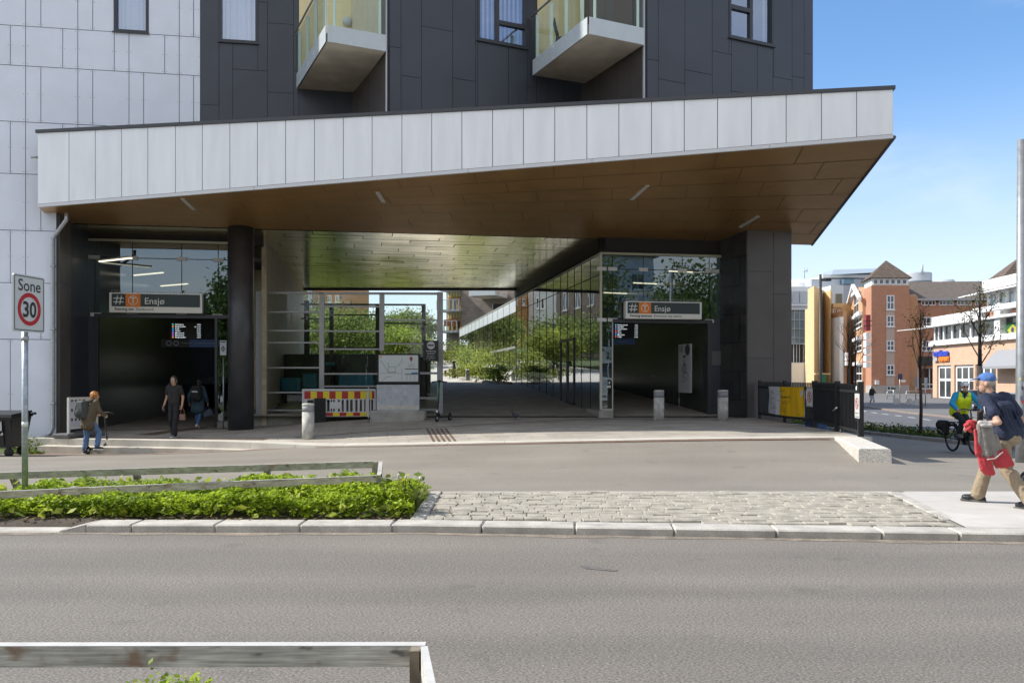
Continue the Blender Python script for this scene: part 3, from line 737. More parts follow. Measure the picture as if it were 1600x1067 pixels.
# canopy
FLt, FLb = P(60, 209, 22.2), P(60, 324, 22.2); FRt, FRb = P(1395, 141, 19.2), P(1395, 216, 19.2)
JL = Vector((-13.1, 24.15, 6.02)); JR = Vector((9.95, 28.1, 6.0))
fd = (FRt-FLt); fd.z = 0; L_f = fd.length; fd.normalize(); fn = Vector((fd.y, -fd.x, 0))*1   # outward (towards the road)
if fn.y > 0: fn = -fn
can = MB()
up_ = Vector((0, 0, 1))
def fz(t, top): 
    a, b = (FLt, FRt) if top else (FLb, FRb); return a.lerp(b, t)
RB_L, RB_R = Vector((-12.6, 24.2, 8.0)), Vector((8.6, 27.4, 8.1))
can.poly([FLt, FRt, RB_R, RB_L])
can.poly([FLb+up_*.03, FLt, RB_L, JL+up_*.03]); can.poly([FRb+up_*.03, FRt, RB_R, JR+up_*.03])
# backing sheet a little above the soffit panels
N = 24
for i in range(N):
    a0, a1 = FLb.lerp(FRb, i/N), FLb.lerp(FRb, (i+1)/N); b0, b1 = JL.lerp(JR, i/N), JL.lerp(JR, (i+1)/N)
    can.quad(a0+up_*.02, a1+up_*.02, b1+up_*.02, b0+up_*.02)
canopy = can.build('canopy', mat('soffit_joint', (.50, .30, .12), .4, .7), ST_)
mb = MB()
pxs = [60, 109, 150, 191, 232, 275, 317, 360, 403, 447, 492, 537, 582, 628.5, 675, 722, 770, 818, 867, 917, 967, 1018, 1069, 1121, 1174, 1228, 1283, 1338, 1395]
FF = Fr(FLt.x, FLt.y, math.degrees(math.atan2(fd.y, fd.x))); us = [FF.u(p) for p in pxs]
LIP = .085
for a, b in zip(us[:-1], us[1:]):
    a2, b2 = a+.008, b-.008; za0, zb0 = fz(a2/L_f, 0).z, fz(b2/L_f, 0).z; za1, zb1 = fz(a2/L_f, 1).z, fz(b2/L_f, 1).z
    mb.hexa([FF.pt(a2, -.03, za0+LIP), FF.pt(b2, -.03, zb0+LIP), FF.pt(b2, -.008, zb0+LIP), FF.pt(a2, -.008, za0+LIP), FF.pt(a2, -.03, za1), FF.pt(b2, -.03, zb1), FF.pt(b2, -.008, zb1), FF.pt(a2, -.008, za1)])
mb.mi(1); mb.hexa([FF.pt(0, -.006, FLb.z), FF.pt(L_f, -.006, FRb.z), FF.pt(L_f, .02, FRb.z), FF.pt(0, .02, FLb.z), FF.pt(0, -.006, FLt.z), FF.pt(L_f, -.006, FRt.z), FF.pt(L_f, .02, FRt.z), FF.pt(0, .02, FLt.z)])
mb.mi(2)
cuts = [0, 6, 11.5, 14.5, 18.6, L_f]
for a, b in zip(cuts[:-1], cuts[1:]):
    a += .004; b -= .004; z0, z1 = fz(a/L_f, 0).z, fz(b/L_f, 0).z
    mb.hexa([FF.pt(a, -.045, z0-.01), FF.pt(b, -.045, z1-.01), FF.pt(b, .04, z1-.01), FF.pt(a, .04, z0-.01), FF.pt(a, -.045, z0+LIP-.012), FF.pt(b, -.045, z1+LIP-.012), FF.pt(b, -.007, z1+LIP-.012), FF.pt(a, -.007, z0+LIP-.012)])
mb.mi(0)
for s_, (p, q) in enumerate(((FLb, JL), (FRb, JR))): pass
mb.build('fascia', [M_fpanel, M_joint, mat('pale_lip', (.60, .60, .61), .4, .2)], canopy)
mb = MB(); mb.hexa([FF.pt(-.04, -.07, FLt.z+.004), FF.pt(L_f+.04, -.07, FRt.z+.004), FF.pt(L_f+.04, .3, FRt.z+.004), FF.pt(-.04, .3, FLt.z+.004), FF.pt(-.04, -.07, FLt.z+.085), FF.pt(L_f+.04, -.07, FRt.z+.085), FF.pt(L_f+.04, .3, FRt.z+.085), FF.pt(-.04, .3, FLt.z+.085)])
mb.tube([FRb+Vector((.03, 0, .02)), JR+Vector((.03, 0, .02))], .05, 6)
mb.build('roof_edge', mat('dark_cap', (.05, .053, .06), .4), canopy)
mb = MB()
rws = 7
for r in range(rws):
    t0, t1 = r/rws, (r+1)/rws
    n = 11; off = (.37*r) % 1
    for k in range(-1, n):
        s0, s1 = max(0, (k+off)/n), min(1, (k+1+off)/n)
        if s1-s0 < .005: continue
        e = .011/22; et = .011/6
        c = [(FLb.lerp(FRb, s)).lerp(JL.lerp(JR, s), t) for s, t in ((s0+e, t0+et), (s1-e, t0+et), (s1-e, t1-et), (s0+e, t1-et))]
        mb.quad(*c)
mb.build('soffit', M_soffit, canopy)
def lightbar(px, py, dpx, dpy, name='soffit_light'):
    # where the view ray meets the soffit
    def hit(px, py):
        best = None
        for i in range(60):
            for j in range(60):
                s, t = i/59, j/59; p = FLb.lerp(FRb, s).lerp(JL.lerp(JR, s), t)
                e = (CX+F*p.x/p.y-px)**2+(HY-F*(p.z-CZ)/p.y-py)**2
                if best is None or e < best[0]: best = (e, p)
        return best[1]
    a, b = hit(px, py), hit(px+dpx, py+dpy); d = (b-a).normalized(); s = d.cross(up_).normalized()*.055
    m = MB(); dn = -up_*.012
    m.hexa([a-s+dn*2, b-s+dn*2, b+s+dn*2, a+s+dn*2, a-s, b-s, b+s, a+s]); m.build(name, mat('light_diffuser', (.5, .5, .48), .4), canopy)
for q in ((281, 314, 18, 17), (592, 300, 0, 20), (983, 312, 24, -23), (1157, 356, 30, -16)): lightbar(*q)
# passage ceiling in bronze panels, lightened for their sheen
mb = MB(); cf = Fr(JL.x, JL.y, math.degrees(math.atan2(JR.y-JL.y, JR.x-JL.x))); Lc = (JR-JL).length
w = .02; r = 0
while w < 17.5:
    n = .62
    u = -(.9*r % 2.4)
    while u < Lc:
        a, b = max(0, u+.01), min(Lc, u+2.39)
        y_end = 42.0
        if b-a > .05:
            pts = []
            for uu, ww in ((a, w+.01), (b, w+.01), (b, w+n-.01), (a, w+n-.01)):
                p = cf.pt(uu, ww, 6.0+random.uniform(-.005, .005)); pts.append(p)
            if max(p.y for p in pts) < y_end and max(p.x for p in pts) < 9.0: mb.quad(*pts)
        u += 2.4
    w += n; r += 1
mb.mi(1); mb.poly([cf.pt(0, .0, 6.03), cf.pt(Lc-.6, .0, 6.03), Vector((6.5, 42, 6.03)), Vector((-18, 42, 6.03))])
mb.hexa([Vector(p) for p in [(-18, 41.8, 5.93), (7, 41.8, 5.93), (7, 42.1, 5.93), (-18, 42.1, 5.93), (-18, 41.8, 7.2), (7, 41.8, 7.2), (7, 42.1, 7.2), (-18, 42.1, 7.2)]])
mb.build('passage_ceiling', [M_ceil, M_joint], ST_)
mb = MB()
for px, py in ((512, 372), (592, 372), (748, 380), (800, 378)):
    pass
# columns
def column(px, Y, r, z0, z1, m, name='column'):
    mb = MB(); mb.lathe((X_(px, Y), Y, 0), [(r, z0), (r, z1)], 40); o = mb.build(name, m, ST_); return o
column(376.5, 25, .37, -.1, 6.15, M_column)
for px, Y, r in ((409, 29, .27), (432, 34, .24), (447.5, 39, .26)): column(px, Y, r, 0, 6.1, M_beige)
# right pillar and the blind wall beside it
pf = Fr(X_(1168, 26.2), 26.2, 9.6); pw = pf.u(1237)
panels('pillar', pf, [(0, pw*.59, .1, 2.2), (0, pw*.59, 2.2, 4.9), (0, pw*.59, 4.9, 6.2), (pw*.59, pw, .1, 1.4), (pw*.59, pw, 1.4, 4.2), (pw*.59, pw, 4.2, 6.2)], [M_bpanel, M_joint])
pe = ER.u(1127); pl = ER.pt(pe, 0, 0); p0 = pf.pt(0, 0, 0); PS = Fr(p0.x, p0.y, math.degrees(math.atan2(pl.y-p0.y, pl.x-p0.x))); Ls = (pl-p0).length
mb = MB(); mb.fbox(pf, .03, pw, .09, 4, 0, 6.2); mb.build('pillar', M_bpanel, ST_)
panels('pillar', PS, [(0, Ls*.52, .1, 6.2), (Ls*.52, Ls+.02, .1, 6.2)], [M_stone, M_joint], back=False, th=.03)
# left side wall
sw0 = W.pt(0, 0, 0); sw1 = EL.pt(EL.u(128), 0, 0); SW = Fr(sw0.x, sw0.y, math.degrees(math.atan2(sw1.y-sw0.y, sw1.x-sw0.x))); Ls2 = (sw1-sw0).length
mb = MB()
panels('side_wall', SW, [(0, Ls2*.36, 0, 2.7), (Ls2*.36, Ls2*.72, 0, 2.7), (Ls2*.72, Ls2, 0, 2.7), (0, Ls2*.36, 2.7, 4.2), (Ls2*.36, Ls2*.72, 2.7, 4.2), (Ls2*.72, Ls2, 2.7, 4.2), (0, Ls2*.5, 4.2, 6.3), (Ls2*.5, Ls2, 4.2, 6.3)], [M_gpanel, M_joint], w0=-.03)
# entrances ----------------------------------------------------------
def hall(fr, ua, ub, z0, zc, depth, name):
    mb = MB()
    a, b = fr.pt(ua, .12, 0), fr.pt(ub, .12, 0); q = lambda u, w, z: fr.pt(u, w, z)
    mb.fbox(fr, ua-.3, ua, .1, depth, z0-.3, 6.0); mb.fbox(fr, ua, ub, depth, depth+.3, z0-.3, 6.0)
    if name == 'R': mb.fbox(fr, ub, ub+.3, .1, depth, z0-.3, 6.0)
    mb.mi(1); mb.fbox(fr, ua, ub, .1, depth, zc, zc+.1); mb.mi(2); mb.quad(q(ua, .0, z0+.008), q(ub, .0, z0+.008), q(ub, depth, z0+.008), q(ua, depth, z0+.008))
    return mb.build('hall', [M_stone, mat('hall_ceiling', (.05, .05, .05), .7), M_pave_in], ST_)
u_l0, u_l1 = EL.u(154), EL.u(355)
hall(EL, u_l0, u_l1+1.0, .06, 5.25, 22, 'L')
u_r1 = ER.u(1108)
mb = MB(); mb.fbox(ER, u_r1, u_r1+.3, .1, 24, 0, 6.0); mb.fbox(ER, 0.1, u_r1, 24, 24.3, 0, 6.0); mb.mi(1); mb.fbox(ER, .12, u_r1, .1, 24, 5.3, 5.4); mb.mi(2)
mb.quad(ER.pt(0, 0, .358), ER.pt(u_r1, 0, .358), ER.pt(u_r1, 24, .358), ER.pt(0, 24, .358)); mb.build('hall', [M_stone, MATS['hall_ceiling'], M_pave_in], ST_)
# left hall outer side (towards the passage), beige
mb = MB(); mb.fbox(EL, u_l1+1.0, u_l1+1.15, .3, 16, 0, 6.0); mb.build('hall_wall', mat('beige_wall', (.42, .36, .25), .7, var=.2), ST_)
# bands above the glass
mb = MB(); zt = lambda px, py, fr: fr.uz(px, py)[1]
hd_ = mat('dark_header', (.012, .011, .011), .7)
mb.fbox(EL, EL.u(127), EL.u(410), .05, .3, 5.75, 6.1); mb.build('header_band', hd_, ST_)
mb = MB(); mb.fbox(ER, 0, ER.u(1160), .06, .3, 5.55, 6.1); mb.build('header_band', hd_, ST_)
mb = MB(); mb.fbox(ER.sub(0, .06, 90), 0, 16, -.2, 0, 5.62, 6.1); mb.build('header_band', hd_, ST_)

def entrance(fr, px_l, px_r, tops, transoms, zlow, verts, clamps, post_px, name, beige_left=False, plz=.0):
    """tops: z of the glass head; transoms: list of z; verts: pixel columns of pane joints"""
    e = MB(); ul, ur = fr.u(px_l), fr.u(px_r)
    e.fbox(fr, ul, ur, -.04, .04, tops, tops+.07); 
    root = e.build('entrance_glazing', mat('glass_head', (.38, .37, .30), .4, .3), ST_)
    us = [fr.u(p) for p in verts]; zs = [zlow]+transoms+[tops]
    for i in range(len(us)-1):
        for j in range(len(zs)-1):
            g = .012; k = MB(); k.quad(fr.pt(us[i]+g, 0, zs[j]+g), fr.pt(us[i+1]-g, 0, zs[j]+g), fr.pt(us[i+1]-g, 0, zs[j+1]-g), fr.pt(us[i]+g, 0, zs[j+1]-g)); k.build('pane', M_glass_e, root)
    k = MB()
    for u in us[1:-1]: k.fbox(fr, u-.008, u+.008, -.004, .012, zlow, tops)
    for z in transoms: k.fbox(fr, ul, ur, -.004, .012, z-.008, z+.008)
    k.build('pane_joint', M_black, root)
    for px, z in clamps: k = MB(); u = fr.u(px); k.fbox(fr, u-.15, u+.15, -.035, -.006, z-.055, z+.055); k.build('glass_clamp', mat('clamp_steel', (.62, .62, .60), .4), root)
    return root
zt1 = EL.uz(240, 379)[1]; zt2 = EL.uz(240, 404)[1]; zt3 = EL.uz(240, 490)[1]
gl = entrance(EL, 127, 356, zt1, [zt2], zt3, [127, 148, 207, 284, 341, 356], [(138, zt2), (148, zt2), (207, zt2), (284, zt2), (341, zt2), (150, zt3-.05), (207, zt3-.05), (284, zt3-.05), (340, zt3-.05)], None, 'L')
mb = MB(); mb.fbox(EL, EL.u(148), EL.u(356), -.06, .06, zt3-.13, zt3-.02); mb.fbox(EL, EL.u(149), EL.u(154), -.06, .06, 0, zt3-.13); mb.fbox(EL, EL.u(336), EL.u(340), -.06, .06, 0, zt3-.13); mb.build('door_frame', M_frame, gl)
mb = MB(); mb.quad(EL.pt(EL.u(340.5), 0, .25), EL.pt(EL.u(356), 0, .25), EL.pt(EL.u(356), 0, zt3-.14), EL.pt(EL.u(340.5), 0, zt3-.14)); mb.build('pane', M_glass_e, gl)
mb = MB(); mb.fbox(EL, EL.u(340), EL.u(362), -.1, .3, -.1, .24); mb.build('plinth', M_plinth, gl)
mb = MB(); mb.fbox(EL, EL.u(127.5), EL.u(148.5), -.005, .05, 0, zt3+2.0-2.0); mb.fbox(EL, EL.u(127.5), EL.u(148.5), .012, .05, 0, zt1); mb.build('door_side_panel', M_dpanel, gl)
mb = MB(); mb.fbox(EL, EL.u(129), EL.u(139), -.012, -.006, 2.05, 2.35); mb.mi(1); mb.fbox(EL, EL.u(131.5), EL.u(134), -.02, -.006, 1.72, 1.84); mb.build('intercom', [M_frame, M_white], gl)
zr1 = ER.uz(1030, 400)[1]; zr2 = ER.uz(1030, 422)[1]; zr3 = ER.uz(1000, 498)[1]
gr = entrance(ER, 938, 1127, zr1, [zr2], zr3, [938, 957, 1005, 1066, 1108, 1127], [(940, zr2), (957, zr2), (1005, zr2), (1066, zr2), (1108, zr2), (1116, zr2), (940, zr3-.05), (957, zr3-.05), (1005, zr3-.05), (1066, zr3-.05), (1108, zr3-.05)], None, 'R')
mb = MB(); mb.fbox(ER, ER.u(957), ER.u(1112), -.06, .06, zr3-.13, zr3-.02); mb.fbox(ER, ER.u(1105), ER.u(1111), -.06, .06, .3, zr3-.13); mb.build('door_frame', M_frame, gr)
mb = MB(); mb.quad(ER.pt(.02, 0, .62), ER.pt(ER.u(957), 0, .62), ER.pt(ER.u(957), 0, zr3-.02), ER.pt(.02, 0, zr3-.02)); mb.build('pane', M_glass_e, gr)
mb = MB(); mb.fbox(ER, -.02, .05, -.03, .03, .6, zr1+.05); mb.fbox(ER, .05, ER.u(957), -.02, .02, .58, .62); mb.fbox(ER, ER.u(957)-.015, ER.u(957)+.015, -.02, .02, .3, zr3-.1); mb.build('corner_post', mat('cream_post', (.52, .50, .42), .5), gr)
mb = MB(); mb.fbox(ER, -.06, ER.u(957), -.06, .2, .1, .575); mb.fbox(ER.sub(0, 0, 90), -.02, 1.5, -.2, .06, .1, .575); mb.build('plinth', M_plinth, gr)
mb = MB(); mb.fbox(ER, ER.u(1111), ER.u(1128), .014, .08, .1, zr1); mb.mi(1); mb.fbox(ER, ER.u(1112), ER.u(1126), -.02, .012, 2.0, 2.45); mb.build('door_side_panel', [M_dpanel, mat('metal_plate', (.12, .12, .125), .35, .5)], gr)

# the long glass wall of the passage
PW = Fr(ER.o.x, ER.o.y, 99.6); zg = zr1
gw_root = MB(); gw_root.fbox(PW, 0, 42, -.02, .03, zg+.0, zg+.06); gw = gw_root.build('glass_wall', mat('glass_head2', (.30, .31, .27), .4), ST_)
us = [0, 1.2, 2.4, 3.4, 4.45, 5.6, 6.9, 8.2, 9.6, 11, 12.4, 13.9, 15.4]+lin(17.4, 42, 13)
zt = zg-.62
for i, (a, b) in enumerate(zip(us[:-1], us[1:])):
    zb = .58 if a < 1.2 else (zpass(0, PW.pt(a, 0, 0).y)+.06 if a < 16 else zpass(0, PW.pt(a, 0, 0).y)+.5)
    k = MB(); g = .01
    k.quad(PW.pt(a+g, 0, zb), PW.pt(b-g, 0, zb), PW.pt(b-g, 0, zt-g), PW.pt(a+g, 0, zt-g)); k.build('pane', M_glass_p, gw)
    k = MB(); k.quad(PW.pt(a+g, 0, zt+g), PW.pt(b-g, 0, zt+g), PW.pt(b-g, 0, zg-g), PW.pt(a+g, 0, zg-g)); k.build('pane', M_glass_p if a < 15 else M_frost, gw)
k = MB()
for a in us[1:]: k.fbox(PW, a-.01, a+.01, -.006, .012, .4, zg)
k.fbox(PW, 0, 42, -.006, .012, zt-.012, zt+.012)
k.build('pane_joint', M_black, gw)
k = MB(); k.fbox(PW, 15.6, 42, -.03, .02, 3.05, 3.17); k.fbox(PW, 41.95, 42.05, -.03, .03, 2, zg)
for i in range(24): k.fbox(PW, 18+i*1.0, 18.1+i*1.0, -.54, -.5, 1.2, zg-.2); k.build('glazing_bar', mat('pale_bar', (.55, .58, .55), .4), gw)
k = MB(); n_ = 26
for i in range(n_):
    a, b = 16.3+i, 17.3+i; zA, zB = zpass(0, PW.pt(a, 0, 0).y), zpass(0, PW.pt(b, 0, 0).y)
    k.hexa([PW.pt(a, -.12, zA-.2), PW.pt(b, -.12, zB-.2), PW.pt(b, .1, zB-.2), PW.pt(a, .1, zA-.2), PW.pt(a, -.12, zA+.45), PW.pt(b, -.12, zB+.45), PW.pt(b, .1, zB+.45), PW.pt(a, .1, zA+.45)])
k.build('wall_base', mat('white_base', (.6, .6, .58), .7), gw)
k = MB()
for a, b in ((3.4, 4.45), (4.45, 5.6)):
    zb = zpass(0, 30)+.03
    for q0, q1 in ((a, a+.07), (b-.07, b)): k.fbox(PW, q0, q1, -.04, .04, zb, zb+2.35)
    k.fbox(PW, a, b, -.04, .04, zb+2.3, zb+2.4); k.fbox(PW, a, b, -.04, .04, zb, zb+.1)
    k.tube([PW.pt(a+.2, -.1, zb+.85), PW.pt(a+.2, -.1, zb+1.35)], .018, 6)
k.build('glass_door', M_frame, gw)
k = MB(); k.fbox(PW, 16, 44, -5.7, -5.5, 0, 6); k.fbox(PW, 16, 43.5, -5.5, -.4, 5.5, 5.6); k.build('hall_wall', mat('dark_green_wall', (.03, .04, .035), .6), ST_)
# hall lights
def hall_lamp(px, py, z, L, fr, first, label):
    Y = (z-CZ)*F/(HY-py); p = Vector((X_(px, Y), Y, z)); e = empty('ceiling_light', p, label, 'ceiling light', 'strip lights in the station halls')
    m = MB(); m.fbox(Fr(p.x, p.y, fr), -L/2, L/2, -.035, .035, z, z+.03); m.build('diffuser', M_lampglow, e)
    m = MB(); m.fbox(Fr(p.x, p.y, fr), -L/2-.02, L/2+.02, -.08, .08, z+.031, z+.07); m.build('housing', M_white, e)
for i, (px, py) in enumerate(((180, 407), (232, 429), (272, 446))): hall_lamp(px, py, 5.1, 1.5, -30, 0, ['strip light nearest the glass head behind the left station sign', 'middle strip light above the left station sign', 'farthest strip light above the left station sign'][i])
for i, (px, py) in enumerate(((1078, 426), (1019, 444), (970, 459))): hall_lamp(px, py, 5.15, 1.6, 20, 0, ['strip light nearest the glass above the right station sign', 'middle strip light above the right station sign', 'farthest strip light above the right station sign'][i])
# drainpipe
mb = MB(); Yp = 22.75; x0 = X_(83, Yp)
mb.tube([(X_(101, 22.4), 22.5, 5.98), (X_(101, 22.4), 22.5, 5.80), (x0, Yp, 5.35), (x0, Yp, .25), (X_(80, Yp), Yp-.02, .12), (X_(74, Yp), Yp-.08, .0)], .055, 10)
for z in (.9, 2.9, 4.6): mb.lathe((x0, Yp, z), [(.07, -.03), (.07, .03)], 12)
mb.tube([P(48, 246, 22.4), P(62, 246, 22.5)], .03, 8)
mb.build('drainpipe', M_steel, ST_)
# ------------------------------------------------------------------ station signs and boards
def station_sign(fr, px0, px1, py0, py1, w, sub1, sub2, label):
    uL, zT = fr.uz(px0, py0, w); uR, zB = fr.uz(px1, py1, w); H = zT-zB; Wd_ = uR-uL
    p = fr.pt(uL, w, zB); e = empty('station_sign', p, label, 'sign', 'station name signs')
    q = lambda x, y, o=0: fr.pt(uL+x*Wd_, w-o, zB+y*H)
    mb = MB(); mb.fbox(fr, uL, uR, w, w+.22, zB, zT); mb.mi(1); mb.fbox(fr, uL, uL+.022*Wd_, w-.02, w, zB, zT); mb.fbox(fr, uR-.022*Wd_, uR, w-.02, w, zB, zT); mb.build('case', [mat('sign_case', (.84, .82, .76), .5), mat('sign_end', (.85, .85, .85), .4)], e)
    mb = MB(); mb.poly([q(.024, .30, .006), q(.976, .30, .006), q(.976, .945, .006), q(.024, .945, .006)])
    mb.mi(1); mb.poly([q(.172, .285, .009), q(.332, .285, .009), q(.332, .945, .009), q(.172, .945, .009)])
    mb.build('panel', [mat('sign_slate', (.035, .055, .06), .5), mat('sign_orange', (.80, .22, .012), .5)], e)
    mb = MB(); N_ = -fr.n
    c = q(.252, .615, .011); rr = .235*H
    mb.disc(c, rr*.87, rr, fr.d, up_, N_, .001, 40)
    s = H*.40
    mb.text('T', H*.44, c-up_*H*.155, fr.d, up_, N_, 'CENTER', .012, .002)
    k = .055*Wd_; cx = q(.097, .62, .011); t = .0062*Wd_*1.15
    for dx in (-1, 1):      # the hash mark
        a = cx+fr.d*(dx*k*.38); mb.poly([a-fr.d*(t*.5+k*.16)-up_*k*.95*.95, a+fr.d*(t*.9-k*.16)-up_*k*.9, a+fr.d*(t*.9+k*.16)+up_*k*.9, a-fr.d*(t*.5-k*.16)+up_*k*.9])
    for dz in (-1, 1):
        a = cx+up_*(dz*k*.38)+N_*.001; mb.poly([a-fr.d*k-up_*t*.75, a+fr.d*k-up_*t*.75, a+fr.d*k+up_*t*.75, a-fr.d*k+up_*t*.75])
    mb.text('Ensjø', H*.46, q(.372, .44, .01), fr.d, up_, N_, 'LEFT', .006, .002)
    mb.mi(1); mb.text(sub1, H*.20, q(.055, .105, .006), fr.d, up_, N_, 'LEFT', .014, .002)
    w1 = text_geo(sub1, .014)[2]*H*.20
    mb.mi(2); mb.text(sub2, H*.20, q(.055, .105, .006)+fr.d*(w1+.06*H*2), fr.d, up_, N_, 'LEFT', .0, .002)
    mb.build('lettering', [mat('sign_letters', (.78, .78, .75), .5), mat('sign_ink', (.03, .03, .03), .6), mat('sign_grey_ink', (.12, .12, .12), .6)], e)
    mb = MB()
    for k2 in range(60): mb.fbox(fr, uL+.04+k2*(Wd_-.08)/59, uL+.044+k2*(Wd_-.08)/59, w+.05, w+.054, zT, zT+.10)
    mb.build('bird_spikes', M_steel, e)
    return e
station_sign(EL, 171, 316, 457, 489.5, -.3, 'Retning øst', 'Eastbound', 'station sign reading Ensjø, Retning øst Eastbound, over the left entrance')
station_sign(ER, 977.5, 1096, 470.5, 499, -.3, 'Retning sentrum', 'Direction city centre', 'station sign reading Ensjø, Retning sentrum Direction city centre, over the right entrance')

def board(Y, x0, x1, y0, y1, rows_, label, rotdeg):
    A, B = P(x0, y1, Y), P(x1, y0, Y); fr = Fr(A.x, A.y, rotdeg); Wd_ = (B.x-A.x)/math.cos(R(rotdeg)); z0, z1 = A.z, B.z; H = z1-z0
    e = empty('departure_board', A, label, 'departure board', 'departure boards'); N_ = -fr.n
    mb = MB(); mb.fbox(fr, 0, Wd_, 0, .15, z0, z1); mb.tube([fr.pt(Wd_*.45, .07, z1), fr.pt(Wd_*.45, .07, z1+.6)], .03, 6); mb.build('case', M_black, e)
    W1 = mat('board_white', (.8, .9, .95), .5, emit=.6); cols = {'o': (1, .4, .05), 'b': (.05, .35, .9), 'p': (.55, .2, .75), 'r': (.9, .12, .1), 'g': (.1, .55, .5)}
    mb = MB(); ms = [W1]; 
    for i, (c, name, tm) in enumerate(rows_):
        y = z1-H*(.16+.128*i)
        mb.mi(0); mb.text(name, H*.105, fr.pt(Wd_*.17, -.004, y), fr.d, up_, N_, 'LEFT', .01)
        if tm: mb.text(tm, H*.095, fr.pt(Wd_*.95, -.004, y), fr.d, up_, N_, 'RIGHT', .01)
        mm = mat('board_'+c, cols[c], .5, emit=.5)
        if mm not in ms: ms.append(mm)
        mb.mi(ms.index(mm)); mb.disc(fr.pt(Wd_*.1, -.004, y+H*.035), 0, H*.045, fr.d, up_, N_, .001, 12)
    mb.build('lettering', ms, e); return e
board(27.6, 265, 313, 503.5, 529.5, [('g', 'Retning øst', '13:52'), ('o', 'Bergkrystallen', 'nå  2 min'), ('b', 'Ensjø', '4 min'), ('b', 'Helsfyr', '6 min'), ('p', 'Mortensrud', '9 min'), ('p', 'Mortensrud', '12:14'), ('o', 'Bergkrystallen', '12:19')], 'black departure board with orange, blue and purple line dots in the left entrance', 9.6)
board(28.6, 958, 1000, 504.5, 528.5, [('g', 'Retning sentrum', '13:52'), ('p', 'Stortinget', '2 min'), ('b', 'Frognerseteren', '4 min'), ('r', 'Storo', '5 min'), ('p', 'Sinsen', '8 min'), ('b', 'Majorstuen', '9 min'), ('r', 'Ringen', '12 min')], 'black departure board with red and purple line dots in the right entrance', 14)
def blue_sign(Y, x0, xm, x1, y0, y1, text1, text2, label):
    A = P(x0, y1, Y); B = P(x1, y0, Y); M_ = P(xm, y0, Y); fr = Fr(A.x, A.y, 9.6); N_ = -fr.n
    e = empty('direction_sign', A, label, 'sign'); k = 1/math.cos(R(9.6)); H = B.z-A.z
    mb = MB(); um_, ur_ = (M_.x-A.x)*k, (B.x-A.x)*k
    if um_ > .01: mb.fbox(fr, 0, um_-.01, 0, .1, A.z, B.z); mb.fbox(fr, -.05, 0, -.01, .1, A.z, B.z+.02)
    mb.mi(1); mb.fbox(fr, um_, ur_, 0, .1, A.z, B.z)
    mb.mi(2)
    if text1: mb.disc(fr.pt(.2, 0, A.z+H*.5), .06, .085, fr.d, up_, N_, .003, 20); mb.disc(fr.pt(.42, 0, A.z+H*.5), .06, .085, fr.d, up_, N_, .003, 20); mb.text(text1, H*.28, fr.pt(.6, 0, A.z+H*.45), fr.d, up_, N_, extr=.004)
    mb.text(text2, H*.28, fr.pt(um_+.12, 0, A.z+H*.42), fr.d, up_, N_, extr=.004)
    mb.build('panel', [M_black, mat('sign_blue', (.015, .06, .19), .5), mat('dim_letters', (.22, .24, .27), .6)], e)
blue_sign(27.65, 254, 293, 345, 530, 542, 'Retning øst', 'i  Kundeservice ombord', 'black and blue direction sign below the left departure board')
blue_sign(28.65, 958, 958, 993, 529, 538, '', 'Utgang Ensjøveien', 'small blue sign below the right departure board')

def info_poster(Y0, px0, px1, y0, y1, ang, label, Y1=None):
    A = P(px0, y1, Y0); Yb = Y1 or Y0; B = P(px1, y0, Yb); fr = Fr(A.x, A.y, math.degrees(math.atan2(B.y-A.y, B.x-A.x))); Wd_ = Vector((B.x-A.x, B.y-A.y, 0)).length; H = B.z-A.z
    e = empty('line_map_poster', A, label, 'poster', 'tall line map posters'); N_ = -fr.n; q = lambda x, y, o=.004: fr.pt(x*Wd_, -o, A.z+y*H)
    mb = MB(); mb.fbox(fr, 0, Wd_, 0, .05, A.z, A.z+H); mb.build('panel', mat('poster_white', (.42, .42, .42), .4), e)
    mb = MB(); mb.disc(q(.75, .88), .0, .1*Wd_*2, fr.d, up_, N_, 0, 20)
    for k in range(4): mb.poly([q(.1, .95-.035*k), q(.1+.3, .95-.035*k), q(.4, .963-.035*k), q(.1, .963-.035*k)])
    def ln(x0, y0, x1, y1, t=.012):
        a, b = q(x0, y0), q(x1, y1); d = (b-a).normalized(); s = d.cross(N_)*t; mb.quad(a-s, b-s, b+s, a+s)
    ln(.5, .74, .5, .62, .02); ln(.38, .75, .62, .75, .03)
    for x in (.34, .42, .5, .58, .66): ln(.5, .62, x, .54); ln(x, .54, x, .38+.1*abs(x-.5))
    for k in range(16):
        x = .3+.1*(k % 5); y = .22+.045*(k//3); mb.poly([q(x, y), q(x+.05, y), q(x+.05, y+.02), q(x, y+.02)])
    mb.build('print', mat('poster_ink', (.05, .05, .05), .6), e)
info_poster(28.3, 177, 194, 541, 627, 0, 'tall white line map poster on the dark wall of the left entrance', 29.8)
info_poster(28.6, 1060, 1079, 537, 613, 0, 'tall white line map poster on the dark wall of the right entrance', 27.7)
mb = MB(); a = P(1061, 613, 28.3); mb.tube([a, (a.x, a.y, .42)], .008, 6); mb.ell((a.x, a.y, .42), (.07, .07, .07)); tag(mb.build('hanging_weight', M_steel), 'thin cord with a silver ball at the foot below the right line map poster', 'cord')

